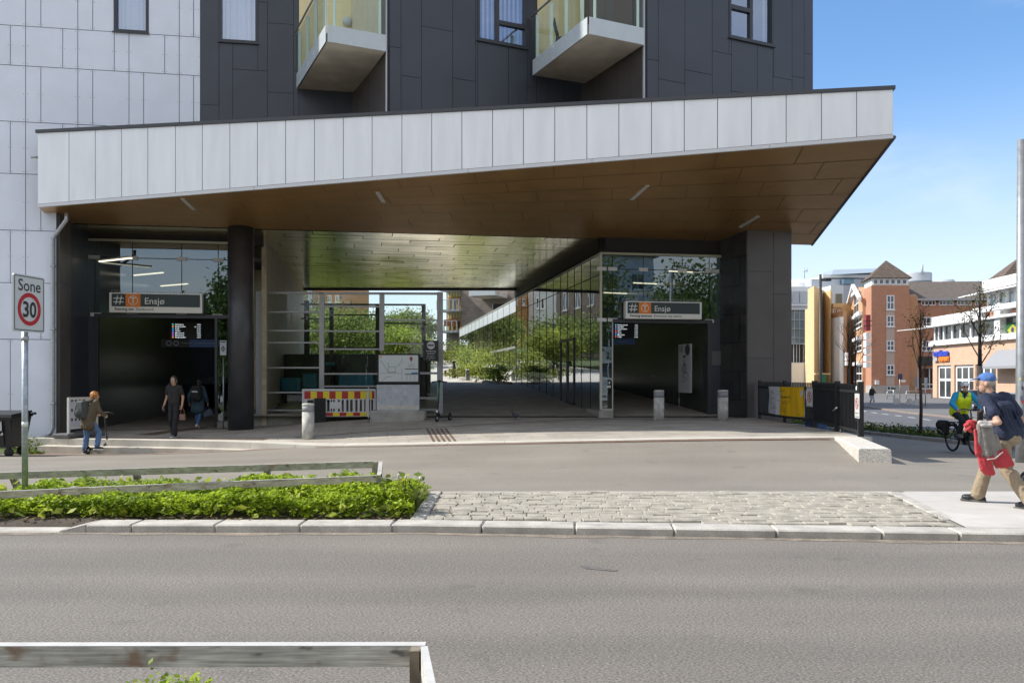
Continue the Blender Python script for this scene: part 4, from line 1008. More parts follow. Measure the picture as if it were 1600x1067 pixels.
# notice on a post by the black column
e = empty('notice_post', P(349, 665, 25.6), 'small white notice on a thin post left of the black column', 'notice'); q0 = P(349, 665, 25.6)
mb = MB(); mb.tube([(q0.x, q0.y, .05), (q0.x, q0.y, 2.2)], .02, 8); mb.build('post', M_steel, e)
A, B = P(344, 555, 25.55), P(354, 532, 25.55); mb = MB(); mb.box(A.x, B.x, A.y-.02, A.y, A.z, B.z); mb.mi(1); c = (A+B)/2; mb.disc((c.x, A.y-.022, c.z-.03), .04, .062, (1, 0, 0), up_, (0, -1, 0), .001, 24); mb.box(c.x-.012, c.x+.012, A.y-.025, A.y-.0221, c.z-.12, c.z+.07); mb.box(A.x+.02, B.x-.02, A.y-.025, A.y-.0221, B.z-.06, B.z-.03); mb.build('notice', [mat('notice_white', (.5, .52, .55), .5), mat('notice_ink', (.05, .05, .05), .6)], e)

# ------------------------------------------------------------------ glazed screen
S0 = P(400, 645, 27.2); SF = Fr(S0.x, S0.y, 2.5)
sc_ = empty('glazed_screen', SF.pt(0, 0, .3), 'tall grey steel framed glass screen behind the striped barrier', 'glass screen')
Wt = SF.u(693); zS = lambda py: SF.uz(540, py)[1]
mb = MB(); g = lambda p: SF.u(p)
for a, b in ((401, 412), (683, 692)): mb = MB(); mb.fbox(SF, g(a), g(b), -.08, .1, .25, zS(456)); mb.build('post', mat('pale_post2', (.40, .40, .41), .5, var=.1), sc_)
mb = MB(); mb.fbox(SF, g(499), g(506.5), -.04, .06, .3, zS(457)); mb.fbox(SF, g(593), g(600.5), -.04, .06, zS(548), zS(457)); mb.fbox(SF, g(412.2), g(682.8), -.04, .06, zS(460), zS(456.5)); mb.build('frame', M_alu, sc_)
for a, b, ys_, t in ((412.2, 498.8, (488, 517, 535.5, 574.5, 613, 640.5), 1.2), (506.7, 592.8, (479, 517.5, 545.5, 584, 603.5), 1.2), (600.7, 682.8, (500, 537), 1.2), (656, 682.8, (583, 622, 640), 1.8)):
    for y in ys_: mb = MB(); mb.fbox(SF, g(a), g(b), -.05, .03, zS(y+t), zS(y-t)); mb.build('rail', M_alu, sc_)
mb = MB()
for a, b in ((412, 499), (506.5, 593), (600.5, 683)): mb.quad(SF.pt(g(a), .02, .45), SF.pt(g(b), .02, .45), SF.pt(g(b), .02, zS(460)), SF.pt(g(a), .02, zS(460)))
mb.build('pane', glass_mat('screen_glass', 1.5, (.84, .9, .87)), sc_)
mb = MB(); mb.fbox(SF, g(392), g(485), -.3, .4, -.2, zS(646)); mb.fbox(SF, g(485), g(690), -.1, .3, -.1, .42); mb.build('plinth', M_plinth, sc_)
# its rear frame
RFr = Fr(X_(440, 32), 32, 2.5); rr = lambda p: RFr.u(p); zR = lambda py: Z_(py, 32.1)
mb = MB()
for a, b in ((515, 521), (587, 593.5), (659, 665)): mb.fbox(RFr, rr(a), rr(b), -.05, .08, .6, zR(475.5))
mb.fbox(RFr, rr(470), rr(665), -.05, .08, zR(477), zR(474.5))
for y, a, b in ((492, 521.2, 586.8), (543, 521.2, 586.8), (498, 470, 514.8), (505, 593.7, 658.8), (536, 593.7, 658.8)): mb.fbox(RFr, rr(a), rr(b), -.04, .05, zR(y+1), zR(y-1))
mb.build('rear_frame', mat('dark_bronze', (.05, .045, .04), .5), sc_)
mb = MB(); mb.fbox(RFr, rr(412), rr(672), .3, .5, .3, zR(553)); mb.build('dark_wall', mat('dark_panel', (.02, .019, .018), .35, var=.4, vscale=1.2), sc_)  # low wall made up for the dark reflection in the glass
for i, (a, b, y0, y1) in enumerate(((440, 470, 590, 612), (474, 496, 583, 607), (530, 585, 584, 604), (508, 522, 566, 571))):  # teal boxes made up for the blue reflections in the glass
    mb = MB(); A = P(a, y1, 31.0); B = P(b, y0, 31.0); mb.bbox(((A.x+B.x)/2, 31.0, (A.z+B.z)/2), (B.x-A.x, .4, B.z-A.z), .05)
    mb.mi(1); mb.box(A.x+.1, A.x+.16, 30.9, 31.1, .5, A.z+.02); mb.box(B.x-.16, B.x-.1, 30.9, 31.1, .5, A.z+.02)
    tag(mb.build('ticket_barrier', [mat('teal_panel', (.02, .16, .24), .4, var=.2), M_dark_metal]), ['leftmost teal ticket barrier behind the glass screen', 'teal ticket barrier with a dark foot next to the screen mullion', 'wide teal ticket barrier behind the middle glass pane', 'small pale teal box high behind the middle glass pane'][i], 'ticket barrier', 'teal barriers behind the glass')
# plants behind the low glass
leaves_m = leaf_mat('leaf_dark', (.045, .075, .02)); leaf_b = leaf_mat('leaf_bright', (.13, .19, .025), vs=.9)
tag(leaves('ground_cover', clump_points((X_(455, 30), 30, .55), (.9, .3, .18), 60, 12), .06, leaf_b), kind='stuff', label='low green plants behind the glass screen')

# map kiosk
K0 = Fr(X_(580, 25.2), 25.2, 3); KU = lambda p: K0.u(p); KZ = lambda py: Z_(py, 25.25)
ko = empty('map_kiosk', K0.pt(KU(620), 0, .25), 'information kiosk with a framed area map on a concrete base', 'information kiosk')
mb = MB(); cx_ = (KU(579)+KU(665))/2
mb.bbox(K0.pt(cx_, .25, (KZ(641)+.1)/2), (KU(665)-KU(579), .8, KZ(641)-.1), .05, Matrix.Rotation(R(3), 4, 'Z')); mb.build('base', M_plinth, ko)
mb = MB(); mb.fbox(K0, KU(588.5), KU(655), .0, .3, KZ(641), KZ(601)); mb.mi(1); mb.fbox(K0, KU(588.6), KU(654.9), -.004, -.001, KZ(639.5), KZ(633)); mb.build('cabinet', [mat('scratched_metal', (.40, .42, .45), .5, var=.15, vscale=6, speck=.15, sscale=30), mat('worn_strip', (.50, .48, .42), .7, var=.2, vscale=20)], ko)
mb = MB(); mb.fbox(K0, KU(590), KU(655.5), -.03, .28, KZ(598.5), KZ(552.5)); mb.build('map_frame', M_black, ko)
mb = MB(); q = lambda px, py, o=.034: K0.pt(KU(px), -o, KZ(py)); N_ = -K0.n
mb.poly([q(592, 596), q(653.5, 596), q(653.5, 555), q(592, 555)])
def kl_(m, pts, t, c):
    m.mi(c)
    for (a, b) in zip(pts[:-1], pts[1:]):
        A, B = q(*a, .036), q(*b, .036); d = (B-A).normalized(); s = d.cross(N_)*t; m.quad(A-s, B-s, B+s, A+s)
kl_(mb, [(595, 563), (601, 572), (606, 580), (606, 581.5), (618, 581.5)], .010, 1); kl_(mb, [(607, 573), (618, 573), (618, 581.5), (607, 581.5), (607, 573)], .01, 2)
kl_(mb, [(607, 566), (607, 572)], .008, 2); kl_(mb, [(621, 573), (627, 566), (629, 560)], .01, 2); kl_(mb, [(594, 583), (628, 583)], .006, 1); kl_(mb, [(628, 575), (628, 595)], .008, 1)
kl_(mb, [(597, 595), (604, 589), (612, 588)], .008, 1)
for y in (576.5, 584.5): kl_(mb, [(633, y), (653, y)], .012, 3)
kl_(mb, [(643, 583), (653, 583)], .025, 4)
for k in range(9): kl_(mb, [(634+(k % 3)*6, 587+3*(k//3)), (637.5+(k % 3)*6, 587+3*(k//3))], .008, 1)
for k in range(3): kl_(mb, [(637, 569+2*k), (648, 569+2*k)], .006, 1)
mb.mi(5); mb.poly([q(593, 559, .036), q(596.5, 559, .036), q(596.5, 556, .036), q(593, 556, .036)])
mb.mi(6); mb.disc(q(642.5, 560, .036), 0, .05, K0.d, up_, N_, .001, 16); mb.poly([q(640.3, 561, .0375), q(645, 561, .0375), q(642.6, 566, .0375)])
mb.build('area_map', [mat('map_paper', (.52, .55, .55), .25), mat('map_grey', (.25, .28, .3), .6), mat('map_green', (.25, .35, .25), .6), mat('map_black', (.04, .04, .05), .6), mat('map_blue', (.05, .17, .3), .6), mat('map_orange', (.6, .25, .12), .6), mat('map_marker', (.25, .06, .09), .6)], ko)
# no-entry notice on the screen post
A = P(661.5, 564.5, 26.9); B = P(685, 532, 26.9); fr = Fr(A.x, A.y, 2.5); e = empty('no_entry_sign', A, 'black no entry sign Innkjøring forbudt on the screen post', 'sign'); Wd_ = B.x-A.x; H = B.z-A.z; N_ = -fr.n
mb = MB(); mb.fbox(fr, 0, Wd_, 0, .03, A.z, B.z); mb.build('panel', mat('sign_black', (.016, .016, .017), .5), e)
mb = MB(); c = fr.pt(Wd_/2, -.002, B.z-H*.23); mb.disc(c, 0, H*.19, fr.d, up_, N_, .001, 32); mb.mi(1); k = H*.15; mb.poly([c-fr.d*k-up_*.022+N_*.003, c+fr.d*k-up_*.022+N_*.003, c+fr.d*k+up_*.022+N_*.003, c-fr.d*k+up_*.022+N_*.003]); mb.mi(0)
for i, (t, s) in enumerate((('Innkjøring', .115), ('forbudt', .115), ('Kjøring kun', .075), ('for varelevering', .065), ('kl 7 - 10', .065))): mb.text(t, H*s, fr.pt(Wd_/2, -.003, B.z-H*(.54+[0, .12, .23, .32, .4][i])), fr.d, up_, N_, 'CENTER', .01)
mb.build('lettering', [mat('pale_letters', (.55, .55, .55), .5), MATS['sign_black']], e)

# striped works barrier
B0 = Fr(X_(472, 26.2), 26.2, 6); zf_ = .22; bu = lambda p: B0.u(p); bz = lambda py: Z_(py, 26.25)
ba = empty('works_barrier', B0.pt(bu(530), 0, zf_), 'white plastic works barrier with red and yellow stripes', 'barrier')
wp = mat('barrier_white', (.62, .62, .61), .5, var=.06)
mb = MB(); uA, uB = bu(472), bu(587)
mb.fbox(B0, uA, uB, 0, .05, bz(610.5), bz(607.5)); mb.fbox(B0, uA, uA+.05, .0, .05, bz(651), bz(610.5)); mb.fbox(B0, uB-.05, uB, 0, .05, bz(652), bz(610.5)); mb.fbox(B0, bu(575.2), bu(576.6), -.03, .05, bz(654), bz(605.5))
mb.fbox(B0, uA+.05, uB-.05, .005, .045, bz(624.5), bz(611)); mb.fbox(B0, uA+.05, uB-.05, .005, .045, bz(651), bz(643))
x = uA+.05
for a, b in ((474, 480), (490, 494), (497, 511), (515, 516.5), (519, 520.5), (523, 528), (531, 534), (537, 541), (544.5, 547), (551, 555), (558.5, 562), (565.5, 569), (571, 575), (578, 580), (583, 586)): mb.fbox(B0, bu(a), bu(b), .01, .04, bz(643), bz(624.5))
mb.fbox(B0, bu(515), bu(533), .002, .045, bz(638.5), bz(628)); mb.build('body', wp, ba)
def stripes(y0, y1, a, b, name, n, ph):
    mb = MB(); uA_, uB_ = bu(a), bu(b)
    for k in range(n):
        mb.mi((k+ph) % 2); mb.fbox(B0, uA_+(uB_-uA_)*k/n, uA_+(uB_-uA_)*(k+1)/n, -.006, .004, bz(y1), bz(y0))
    mb.build(name, [mat('stripe_red', (.42, .018, .02), .4), mat('stripe_yellow', (.78, .62, .02), .4)], ba)
stripes(611.5, 623, 475.5, 573, 'upper_stripes', 10, 0); stripes(611.5, 623, 577, 585, 'upper_stripes', 2, 1); stripes(644.5, 650, 509.5, 573, 'lower_stripes', 6, 0)
mb = MB(); mb.fbox(B0, bu(491), bu(509), -.2, .25, zf_-.06, zf_-.02)
for i in range(5):
    for j in range(9):
        if (i+j) % 2 == 0: mb.fbox(B0, bu(491)+i*.07, bu(491)+i*.07+.07, -.06, .0, zf_+j*.08-.02, zf_+j*.08+.06)
mb.fbox(B0, bu(491), bu(509), -.03, -.001, zf_-.02, bz(622)); mb.build('foot_block', mat('recycled_rubber', (.02, .02, .021), .7), ba)

# granite bollards
def bollard(x, y, z, label, first=[None]):
    if first[0] is None:
        e = empty('bollard', (x, y, z), label, 'bollard', 'round granite bollards')
        mb = MB(); mb.lathe((x, y, z), [(.150, -.1), (.150, .68)], 28); mb.build('shaft', mat('bollard_granite', (.42, .41, .38), .85, var=.3, vscale=6, speck=.3, sscale=70), e)
        mb = MB(); mb.lathe((x, y, z), [(.148, .681), (.148, .83)], 28); mb.build('band', mat('bollard_band', (.23, .235, .25), .6, var=.1), e)
        mb = MB(); mb.lathe((x, y, z), [(.150, .831), (.150, .875), (.135, .892), (.05, .9)], 28); mb.build('top', MATS['bollard_granite'], e); first[0] = e
    else: dup(first[0], (x, y, z), label)
x = X_(481.5, 21.2); bollard(x, 21.2, zp(x, 21.2), 'granite bollard in front of the striped works barrier')
x = X_(1029.5, 24.4); bollard(x, 24.4, zp(x, 24.4), 'granite bollard under the right station sign, before the doorway')
x = X_(1129.5, 24.5); bollard(x, 24.5, zp(x, 24.5), 'granite bollard beside the dark pillar')

# drains and tactile strips
mb = MB()
def ribbon(pts, w, dz=.006, m=0):
    mb.mi(m)
    for a, b in zip(pts[:-1], pts[1:]):
        A = Vector((a[0], a[1], zp(*a)+dz)); B = Vector((b[0], b[1], zp(*b)+dz)); d = (B-A); d.z = 0; s = Vector((-d.y, d.x, 0)).normalized()*w/2
        n = 6
        for i in range(n):
            p, r = A.lerp(B, i/n), A.lerp(B, (i+1)/n); zq = lambda v: Vector((v.x, v.y, zp(v.x, v.y)+dz))
            mb.quad(zq(p-s), zq(r-s), zq(r+s), zq(p+s))
ribbon([(-5.6, 21.75), (-2.4, 22.6), (2.9, 25.6), (7.0, 26.0)], .09)
ribbon([(-12.2, 22.2), (-9, 21.75), (-6.2, 21.3)], .34, .007, 1)
for k in range(5): ribbon([(-1.75+k*.12, 18.95-.02*k), (-2.25+k*.12, 22.4)], .055, .009, 1)
ribbon([(-10.0, 23.0), (-9.6, 25.9)], .5, .007, 1); ribbon([(-12.4, 24.9), (-8.4, 25.6)], .22, .007, 1)
struct('drain_channel', mb, [mat('drain_dark', (.05, .045, .04), .7), mat('tactile_brown', (.13, .085, .06), .7, var=.2)])
mb = MB(); e0 = lin(17.7, 26.3, 10)
for a, b in zip(e0[:-1], e0[1:]): mb.quad((7.552, a, -.5), (7.552, b, -.5), (7.552, b, .35), (7.552, a, .35))
struct('podium_side', mb, M_plinth)

# ------------------------------------------------------------------ black fence with gate and banner
def fence_run(a, b, za_, zb_, H, parent, solid, pitch=.11):
    A, B = Vector(a), Vector(b); fr = Fr(A.x, A.y, math.degrees(math.atan2(B.y-A.y, B.x-A.x))); L_ = Vector((B.x-A.x, B.y-A.y, 0)).length; zz = lambda u: za_+(zb_-za_)*u/L_
    mb = MB(); n = int(L_/pitch)
    for k in range(n+1):
        u = k*L_/n; mb.fbox(fr, u-.014, u+.014, -.014, .014, zz(u)+.08, zz(u)+H)
    mb.build('bars', M_dark_metal, parent)
    for h in (.12, H-.16):
        mb = MB(); mb.hexa([fr.pt(0, -.025, za_+h-.03), fr.pt(L_, -.025, zb_+h-.03), fr.pt(L_, .025, zb_+h-.03), fr.pt(0, .025, za_+h-.03), fr.pt(0, -.025, za_+h+.03), fr.pt(L_, -.025, zb_+h+.03), fr.pt(L_, .025, zb_+h+.03), fr.pt(0, .025, za_+h+.03)]); mb.build('rail', M_dark_metal, parent)
    if solid:
        mb = MB()
        k = 0; u = 0
        while u < L_-.02:
            mb.fbox(fr, u+.004, min(L_, u+.12)-.004, .02, .045, zz(u)+.1, zz(u)+H-.02); u += .12
        mb.build('infill', mat('black_board', (.014, .014, .015), .55), parent)
    return fr, L_
gA, gB, gC = (7.62, 26.1), (7.87, 22.0), (7.33, 17.75)
fe = empty('black_fence', (gA[0], gA[1], .36), 'black steel bar fence beside the dark pillar', 'fence')
ff, Lf_ = fence_run((*gA, 0), (*gB, 0), .38, .37, 1.10, fe, False)
for u in (.1, 2.1, Lf_-.05):
    mb = MB(); mb.fbox(ff, u-.035, u+.035, -.035, .035, .3, 1.52); mb.build('post', M_dark_metal, fe)
ge = empty('black_gate', (gB[0], gB[1], .36), 'solid black boarded gate turned towards the road beside the stone block', 'gate')
gf, Lg_ = fence_run((*gB, 0), (*gC, 0), .37, .34, 1.12, ge, True)
for u in (.05, 2.35, Lg_-.04):
    mb = MB(); mb.fbox(gf, u-.045, u+.045, -.05, .06, .25, 1.52); mb.build('post', M_dark_metal, ge)
mb = MB(); mb.tube([gf.pt(2.3, -.08, .83), gf.pt(2.55, -.12, .86), gf.pt(2.75, -.1, .92)], .018, 6); mb.build('handle', M_steel, ge)
mb = MB(); mb.disc(gf.pt(Lg_-.14, -.055, 1.38), 0, .05, gf.d, up_, -gf.n, 0, 20); mb.build('reflector', M_white, ge)
for k in (0, 1):
    mb = MB(); mb.lathe(gf.pt(2.2+.5*k, 0, .36), [(.04, -.06), (.04, .06)], 10); mb.build('gate_roller', M_dark_metal, ge)
# posts at the left face of the fences: banner and signs hang on them
def hang(fr, px0, px1, py0, py1, w):
    uL = fr.u(px0, w); uR = fr.u(px1, w); pm = fr.pt(uL, w, 0); zT = Z_(py0, pm.y); zB = Z_(py1, pm.y); return uL, uR, zB, zT
uL, uR, zB, zT = hang(ff, 1201, 1256.5, 603.5, 645, -.05)
bn = empty('banner', ff.pt(uL, -.05, zB), 'yellow and white works notice banner hung on the black fence', 'banner')
mb = MB(); mb.smooth = True; nx, ny = 24, 8; um_ = uL+(uR-uL)*.345
def bq(x, y, o=0):
    wv = .018*math.sin(x*19+y*3)+.012*math.sin(x*41+1); sag = -.025*math.sin(math.pi*x)*(1-y)
    return ff.pt(uL+(uR-uL)*(x+.012*math.sin(y*7)*(1 if x > .5 else -1)), -.055+wv*.6-o, zB+(zT-zB)*y+sag)
for i in range(nx):
    for j in range(ny):
        mb.mi(0 if (i+.5)/nx < .345 else 1); mb.quad(bq(i/nx, j/ny), bq((i+1)/nx, j/ny), bq((i+1)/nx, (j+1)/ny), bq(i/nx, (j+1)/ny))
mb.build('cloth', [mat('banner_white', (.55, .55, .58), .6), mat('banner_yellow', (.74, .43, .005), .55)], bn)
mb = MB(); HB = zT-zB; WB = uR-uL
def btxt(s, x, y, sz, b=.01):
    vs, fs, w = text_geo(s, b); mb.add([bq(x+vx*sz*HB/WB*1.0, y+vy*sz, .008) for vx, vy in vs], fs)
btxt('Sporveien', .38, .84, .07, .005); btxt('Stengt i høst (uke 26-32)', .37, .62, .095, .014)
for k, s in enumerate(('Vi bytter skinner og bygger om stasjonen', 'Følg skiltingen til buss for bane')): btxt(s, .38, .48-.07*k, .055, .0)
for k, s in enumerate(('Mer informasjon finner du', 'på ruter.no og i appen', 'Takk for tålmodigheten')): btxt(s, .38, .27-.07*k, .05, .0)
btxt('Ruter', .85, .06, .06, .01)
mb.mi(1)
rnd = random.Random(4)
for k in range(26):
    x, y = .04+rnd.random()*.26, .12+rnd.random()*.76; a = rnd.choice([(0, .1), (.05, .03), (.04, -.06), (.06, 0)])
    A, B = bq(x, y, .008), bq(min(.335, x+a[0]), min(.95, y+a[1]), .008); d = (B-A).normalized(); s = d.cross(ff.n)*.006; mb.quad(A-s, B-s, B+s, A+s)
mb.mi(2); c = bq(.93, .8, .01); mb.disc(c, 0, .10, ff.d, up_, -ff.n, .0, 20); mb.mi(0); mb.quad(c-ff.d*.018-up_*.03-ff.n*.004, c+ff.d*.018-up_*.03-ff.n*.004, c+ff.d*.022+up_*.08-ff.n*.004, c-ff.d*.022+up_*.08-ff.n*.004); mb.disc(c-up_*.06, 0, .02, ff.d, up_, -ff.n, .004, 12)
mb.build('print', [mat('banner_ink', (.05, .04, .02), .7), mat('banner_map', (.12, .13, .2), .7), mat('banner_badge', (.7, .7, .7), .6)], bn)
def prohibition(fr, px0, px1, py0, py1, w, label):
    uL, uR, zB, zT = hang(fr, px0, px1, py0, py1, w); e = empty('prohibition_sign', fr.pt(uL, w, zB), label, 'sign', 'white prohibition notices on the fence')
    mb = MB(); mb.fbox(fr, uL, uR, w-.006, w+.006, zB, zT); mb.build('panel', mat('notice_white2', (.55, .55, .54), .5), e); Wd_, H = uR-uL, zT-zB
    mb = MB(); c = fr.pt((uL+uR)/2, w-.008, zT-Wd_*.62); r = Wd_*.36; mb.disc(c, r*.78, r, fr.d, up_, -fr.n, .001, 28); d = (fr.d-up_).normalized(); s = (fr.d+up_).normalized()*r*.1; a, b = c-d*r*.8-fr.n*.003, c+d*r*.8-fr.n*.003; mb.quad(a-s, b-s, b+s, a+s)
    mb.mi(1); mb.disc(c+up_*r*.35, 0, r*.16, fr.d, up_, -fr.n, .002, 12); mb.quad(c-fr.d*r*.12-up_*r*.5-fr.n*.002, c+fr.d*r*.12-up_*r*.5-fr.n*.002, c+fr.d*r*.18+up_*r*.15-fr.n*.002, c-fr.d*r*.18+up_*r*.15-fr.n*.002)
    for i, t in enumerate(('Adgang forbudt', 'for uvedkommende', 'Anleggsområde')): mb.text(t, Wd_*.11, fr.pt((uL+uR)/2, w-.008, zT-Wd_*(1.25+.22*i)), fr.d, up_, -fr.n, 'CENTER', .01)
    mb.build('print', [mat('prohibit_red', (.45, .05, .05), .5), mat('prohibit_ink', (.06, .06, .06), .6)], e)
prohibition(ff, 1260.5, 1270, 606, 635, -.05, 'white prohibition notice between the yellow banner and the gate')
prohibition(gf, 1336, 1343, 614.5, 652.5, -.05, 'white prohibition notice on the black gate')
# things stacked behind the bars
mb = MB(); mb.bbox((8.35, 23.2, .5), (.35, .8, 1.0), .03); tag(mb.build('portable_cabinet', mat('cabinet_blue', (.03, .08, .2), .5, var=.3, vscale=12)), 'blue cabinet standing behind the fence bars beside the yellow banner', 'cabinet')

# stone block
mb = MB(); P0, P1 = Vector((6.73, 17.66, 0)), Vector((6.13, 14.95, 0)); d = (P1-P0).normalized(); s = Vector((-d.y, d.x, 0)); s = s if s.x > 0 else -s
prof = []; Wb = .54
def ring(p, zt):
    b = .05; q = lambda t, z: p+s*t+up_*z
    return [q(0, -.2), q(Wb, -.2), q(Wb, zt-b), q(Wb-b*.3, zt-b*.3), q(Wb-b, zt), q(b*.6, zt), q(b*.15, zt-b*.2), q(0, zt-b*.6)]
n_ = 12; rings = []
for k in range(n_+1):
    t = k/n_; rings.append(ring(P0.lerp(P1, t), .375+(.36-.375)*t))
rings.append([p+(d*.03)+(rings[-1][0]-p)*.0+up_*(-.012 if p.z > .1 else 0) for p in rings[-1]])
vs = [p for r in rings for p in r]; m8 = 8
mb.add(vs, [(i*m8+j, i*m8+(j+1) % m8, (i+1)*m8+(j+1) % m8, (i+1)*m8+j) for i in range(len(rings)-1) for j in range(m8)]+[tuple(range(8))[::-1], tuple(range((len(rings)-1)*8, len(rings)*8))])
tag(mb.build('stone_block', mat('block_granite', (.56, .53, .48), .85, var=.1, vscale=3, speck=.4, sscale=55, bump=.4, bscale=60)), 'long pale granite block at the right end of the podium', 'stone block')

# ------------------------------------------------------------------ wooden rails, bed and foreground plants
M_wood = wood_mat('weathered_wood', (.50, .44, .36)); M_wood2 = wood_mat('green_grey_wood', (.40, .39, .29)); M_woodtop = wood_mat('bleached_wood', (.46, .44, .40), False)
def plank(a, b, h, t, side):
    """board from a to b (top edge), h high, t thick"""
    A, B = Vector(a), Vector(b); d = (B-A).normalized(); s = Vector((-d.y, d.x, 0)).normalized()*t
    mb = MB(); mb.hexa([A-up_*h, B-up_*h, B+s-up_*h, A+s-up_*h, A-up_*.004, B-up_*.004, B+s-up_*.004, A+s-up_*.004])
    mb.mi(1); mb.hexa([A-up_*.0038, B-up_*.0038, B+s-up_*.0038, A+s-up_*.0038, A, B, B+s, A+s]); return mb
def post(a, top, w, lean=(0, 0), sz=None):
    mb = MB(); x, y, z0 = a; lx, ly = lean; k = w/2
    mb.hexa([Vector((x-k, y-k, z0)), Vector((x+k, y-k, z0)), Vector((x+k, y+k, z0)), Vector((x-k, y+k, z0)), Vector((x-k+lx, y-k+ly, top)), Vector((x+k+lx, y-k+ly, top)), Vector((x+k+lx, y+k+ly, top)), Vector((x-k+lx, y+k+ly, top))]); return mb
wf = empty('wooden_rail_fence', (-4, 10.5, 0), 'low weathered wooden rail fence around the green bed across the road', 'fence')
f0, f1 = P(0, 767.5, 9.9), P(588, 742.5, 10.35); f_1 = f0+(f0-f1).normalized()*3.5
fm = f0.lerp(f1, .15)
plank(f_1, fm, .085, .05, 1).build('rail', [M_wood, M_woodtop], wf); plank(fm+Vector((.003, .0, .004)), f1, .085, .05, 1).build('rail', [M_wood, M_woodtop], wf)
mb = MB(); A_ = P(18, 766, 9.93)+up_*.004; B_ = P(84, 763, 9.98)+up_*.004
r0, r1 = P(0, 738, 11.6), P(583, 720.5, 12.1); r_1 = r0+(r0-r1).normalized()*4
rm_ = r0.lerp(r1, .87)
plank(r_1, rm_, .095, .05, 1).build('rail', [M_wood2, M_woodtop], wf); plank(rm_+Vector((.004, 0, .003)), r1, .095, .05, 1).build('rail', [M_wood2, M_woodtop], wf)
plank(f1+Vector((.0, .052, -.002)), r1+Vector((.08, 0, -.002)), .10, -.055, 1).build('rail', [M_wood2, M_woodtop], wf)
for px, lean in ((131, (-.14, .03)), (365, (-.02, 0)), (581.5, (0, 0))):
    Y = 10.05+(px/588)*.36; zt_ = f0.lerp(f1, px/588).z-.02; post((X_(px, Y+.09), Y+.09, -.08), zt_, .075, lean).build('post', M_wood, wf)
for px, lean in ((35, (-.16, 0)), (219, (-.06, 0)), (420, (-.03, 0)), (588, (-.02, 0))):
    Y = 11.72+(px/588)*.5; zt_ = r0.lerp(r1, px/588).z-.02; post((X_(px, Y+.03), Y+.03, -.08), zt_, .08, lean).build('post', M_wood2, wf)
nf = empty('wooden_rail_fence', (-1, 3.8, 0), 'close wooden rail with dark knots running along the near side of the road', 'fence')
M_near = wood_mat('near_wood', (.60, .575, .50))
n0, n1 = P(0, 1010, 3.86), P(641, 1008, 3.86); nl = n0+Vector((-3, 0, 0))
plank(nl, P(664, 1008, 3.86), .098, .055, 1).build('rail', [M_near, mat('bleached_top', (.50, .49, .465), .8, var=.1, vscale=9)], nf)
e0_ = P(668, 1008.5, 3.852); plank(e0_, e0_+Vector((.5, -2.95, 0)), .10, -.034, 1).build('rail', [M_near, MATS['bleached_top']], nf)
A_ = P(641, 1013, 3.80); B_ = P(656, 1013, 3.80); mb = MB(); mb.box(A_.x, B_.x, 3.775, 3.855, -.2, A_.z-.003); mb.build('post', mat('brown_post', (.20, .165, .12), .85, var=.3, vscale=14), nf)
mb = MB(); mb.box(-2.75, -2.65, 3.72, 3.855, -.2, n0.z-.01); mb.build('post', M_near, nf)

mb = MB(); sheet(mb, lin(-14, -1.18, 30), [9.36, 9.46, 9.6, 10.2, 11, 11.9, lambda x: 12.0-.1*max(0, -x-5)], lambda x, y: -.14 if y < 9.4 else (-.055 if y < 9.5 else -.02+.02*math.sin(x*3+y*5))); struct('bed_soil', mb, M_soil)
leafA = leaf_mat('bed_leaf', (.29, .42, .035), var=.5, vs=2.2, trans=.5)
def bed_pts(n):
    out = []
    while len(out) < n:
        x = -1.15-9.5*rng.random(); y = 9.62+2.45*rng.random()
        if x > -1.3 and y > 11.6: continue
        lim = 9.58+.07*math.sin(x*3.1)+.06*math.sin(x*7.3)+.10*sstep(-4.2, -5.0, x)-.12*sstep(-5.3, -6.3, x); back = 11.75+.1*math.sin(x*4)-.12*max(0, -x-4)
        if y < lim or y > back: continue
        d = min(1, (y-lim)/.22, (back-y)/.25, (-1.12-x)/.2)
        hmax = (.30+.12*math.sin(x*2.3+y*3.9)*math.sin(y*3.3-x*1.4)+.05*math.sin(x*11+y*9))*(.62+.38*max(0, d))*(1-.25*sstep(10.9, 11.8, y))
        rz_ = .265+(x+5.99)*.031
        if y < 10.45: hmax = min(hmax, rz_-.085+.03*math.sin(x*9))
        else: hmax = min(hmax, rz_-.10+.05*math.sin(x*5)+.06*math.sin(x*2.1+1))
        z = hmax*(1-.9*rng.random()**1.7)
        out.append((x, y, max(.01, z)))
    return np.array(out)
bp_ = bed_pts(15000)
tr = np.repeat(bp_, 5, 0)+rng.normal(size=(len(bp_)*5, 3))*np.array([.024, .024, .014])
tag(leaves('bed_foliage', tr, .050, leafA, flat=.45), kind='stuff', label='bright green leafy ground cover filling the bed')
lw = []
for k in range(260):
    x = -9.5+8.2*rng.random(); y = 9.6+.25*rng.random(); lw.append((x, y, .03+.09*rng.random()))
for k in range(420):
    x = -9.5+8.3*rng.random(); y = 9.8+1.7*rng.random(); lw.append((x, y, .20+.09*rng.random()+.04*sstep(-5, -2, x)-(.10 if y < 10.4 else .02)))
tag(leaves('bed_weeds', np.array(lw), .11, leaf_mat('weed_leaf', (.30, .38, .06), var=.4, vs=3), flat=.25, jit=1.0), kind='stuff', label='larger paler weed leaves among the ground cover')
ll = np.stack([-9.5+8.3*rng.random(320), 9.50+.22*rng.random(320), .0+.02*rng.random(320)], 1)
tag(leaves('leaf_litter', ll, .045, mat('dry_leaf', (.20, .13, .07), .9, var=.4, vscale=20), flat=.9, jit=1.0), kind='stuff', label='dry leaves and litter on the soil behind the kerb')
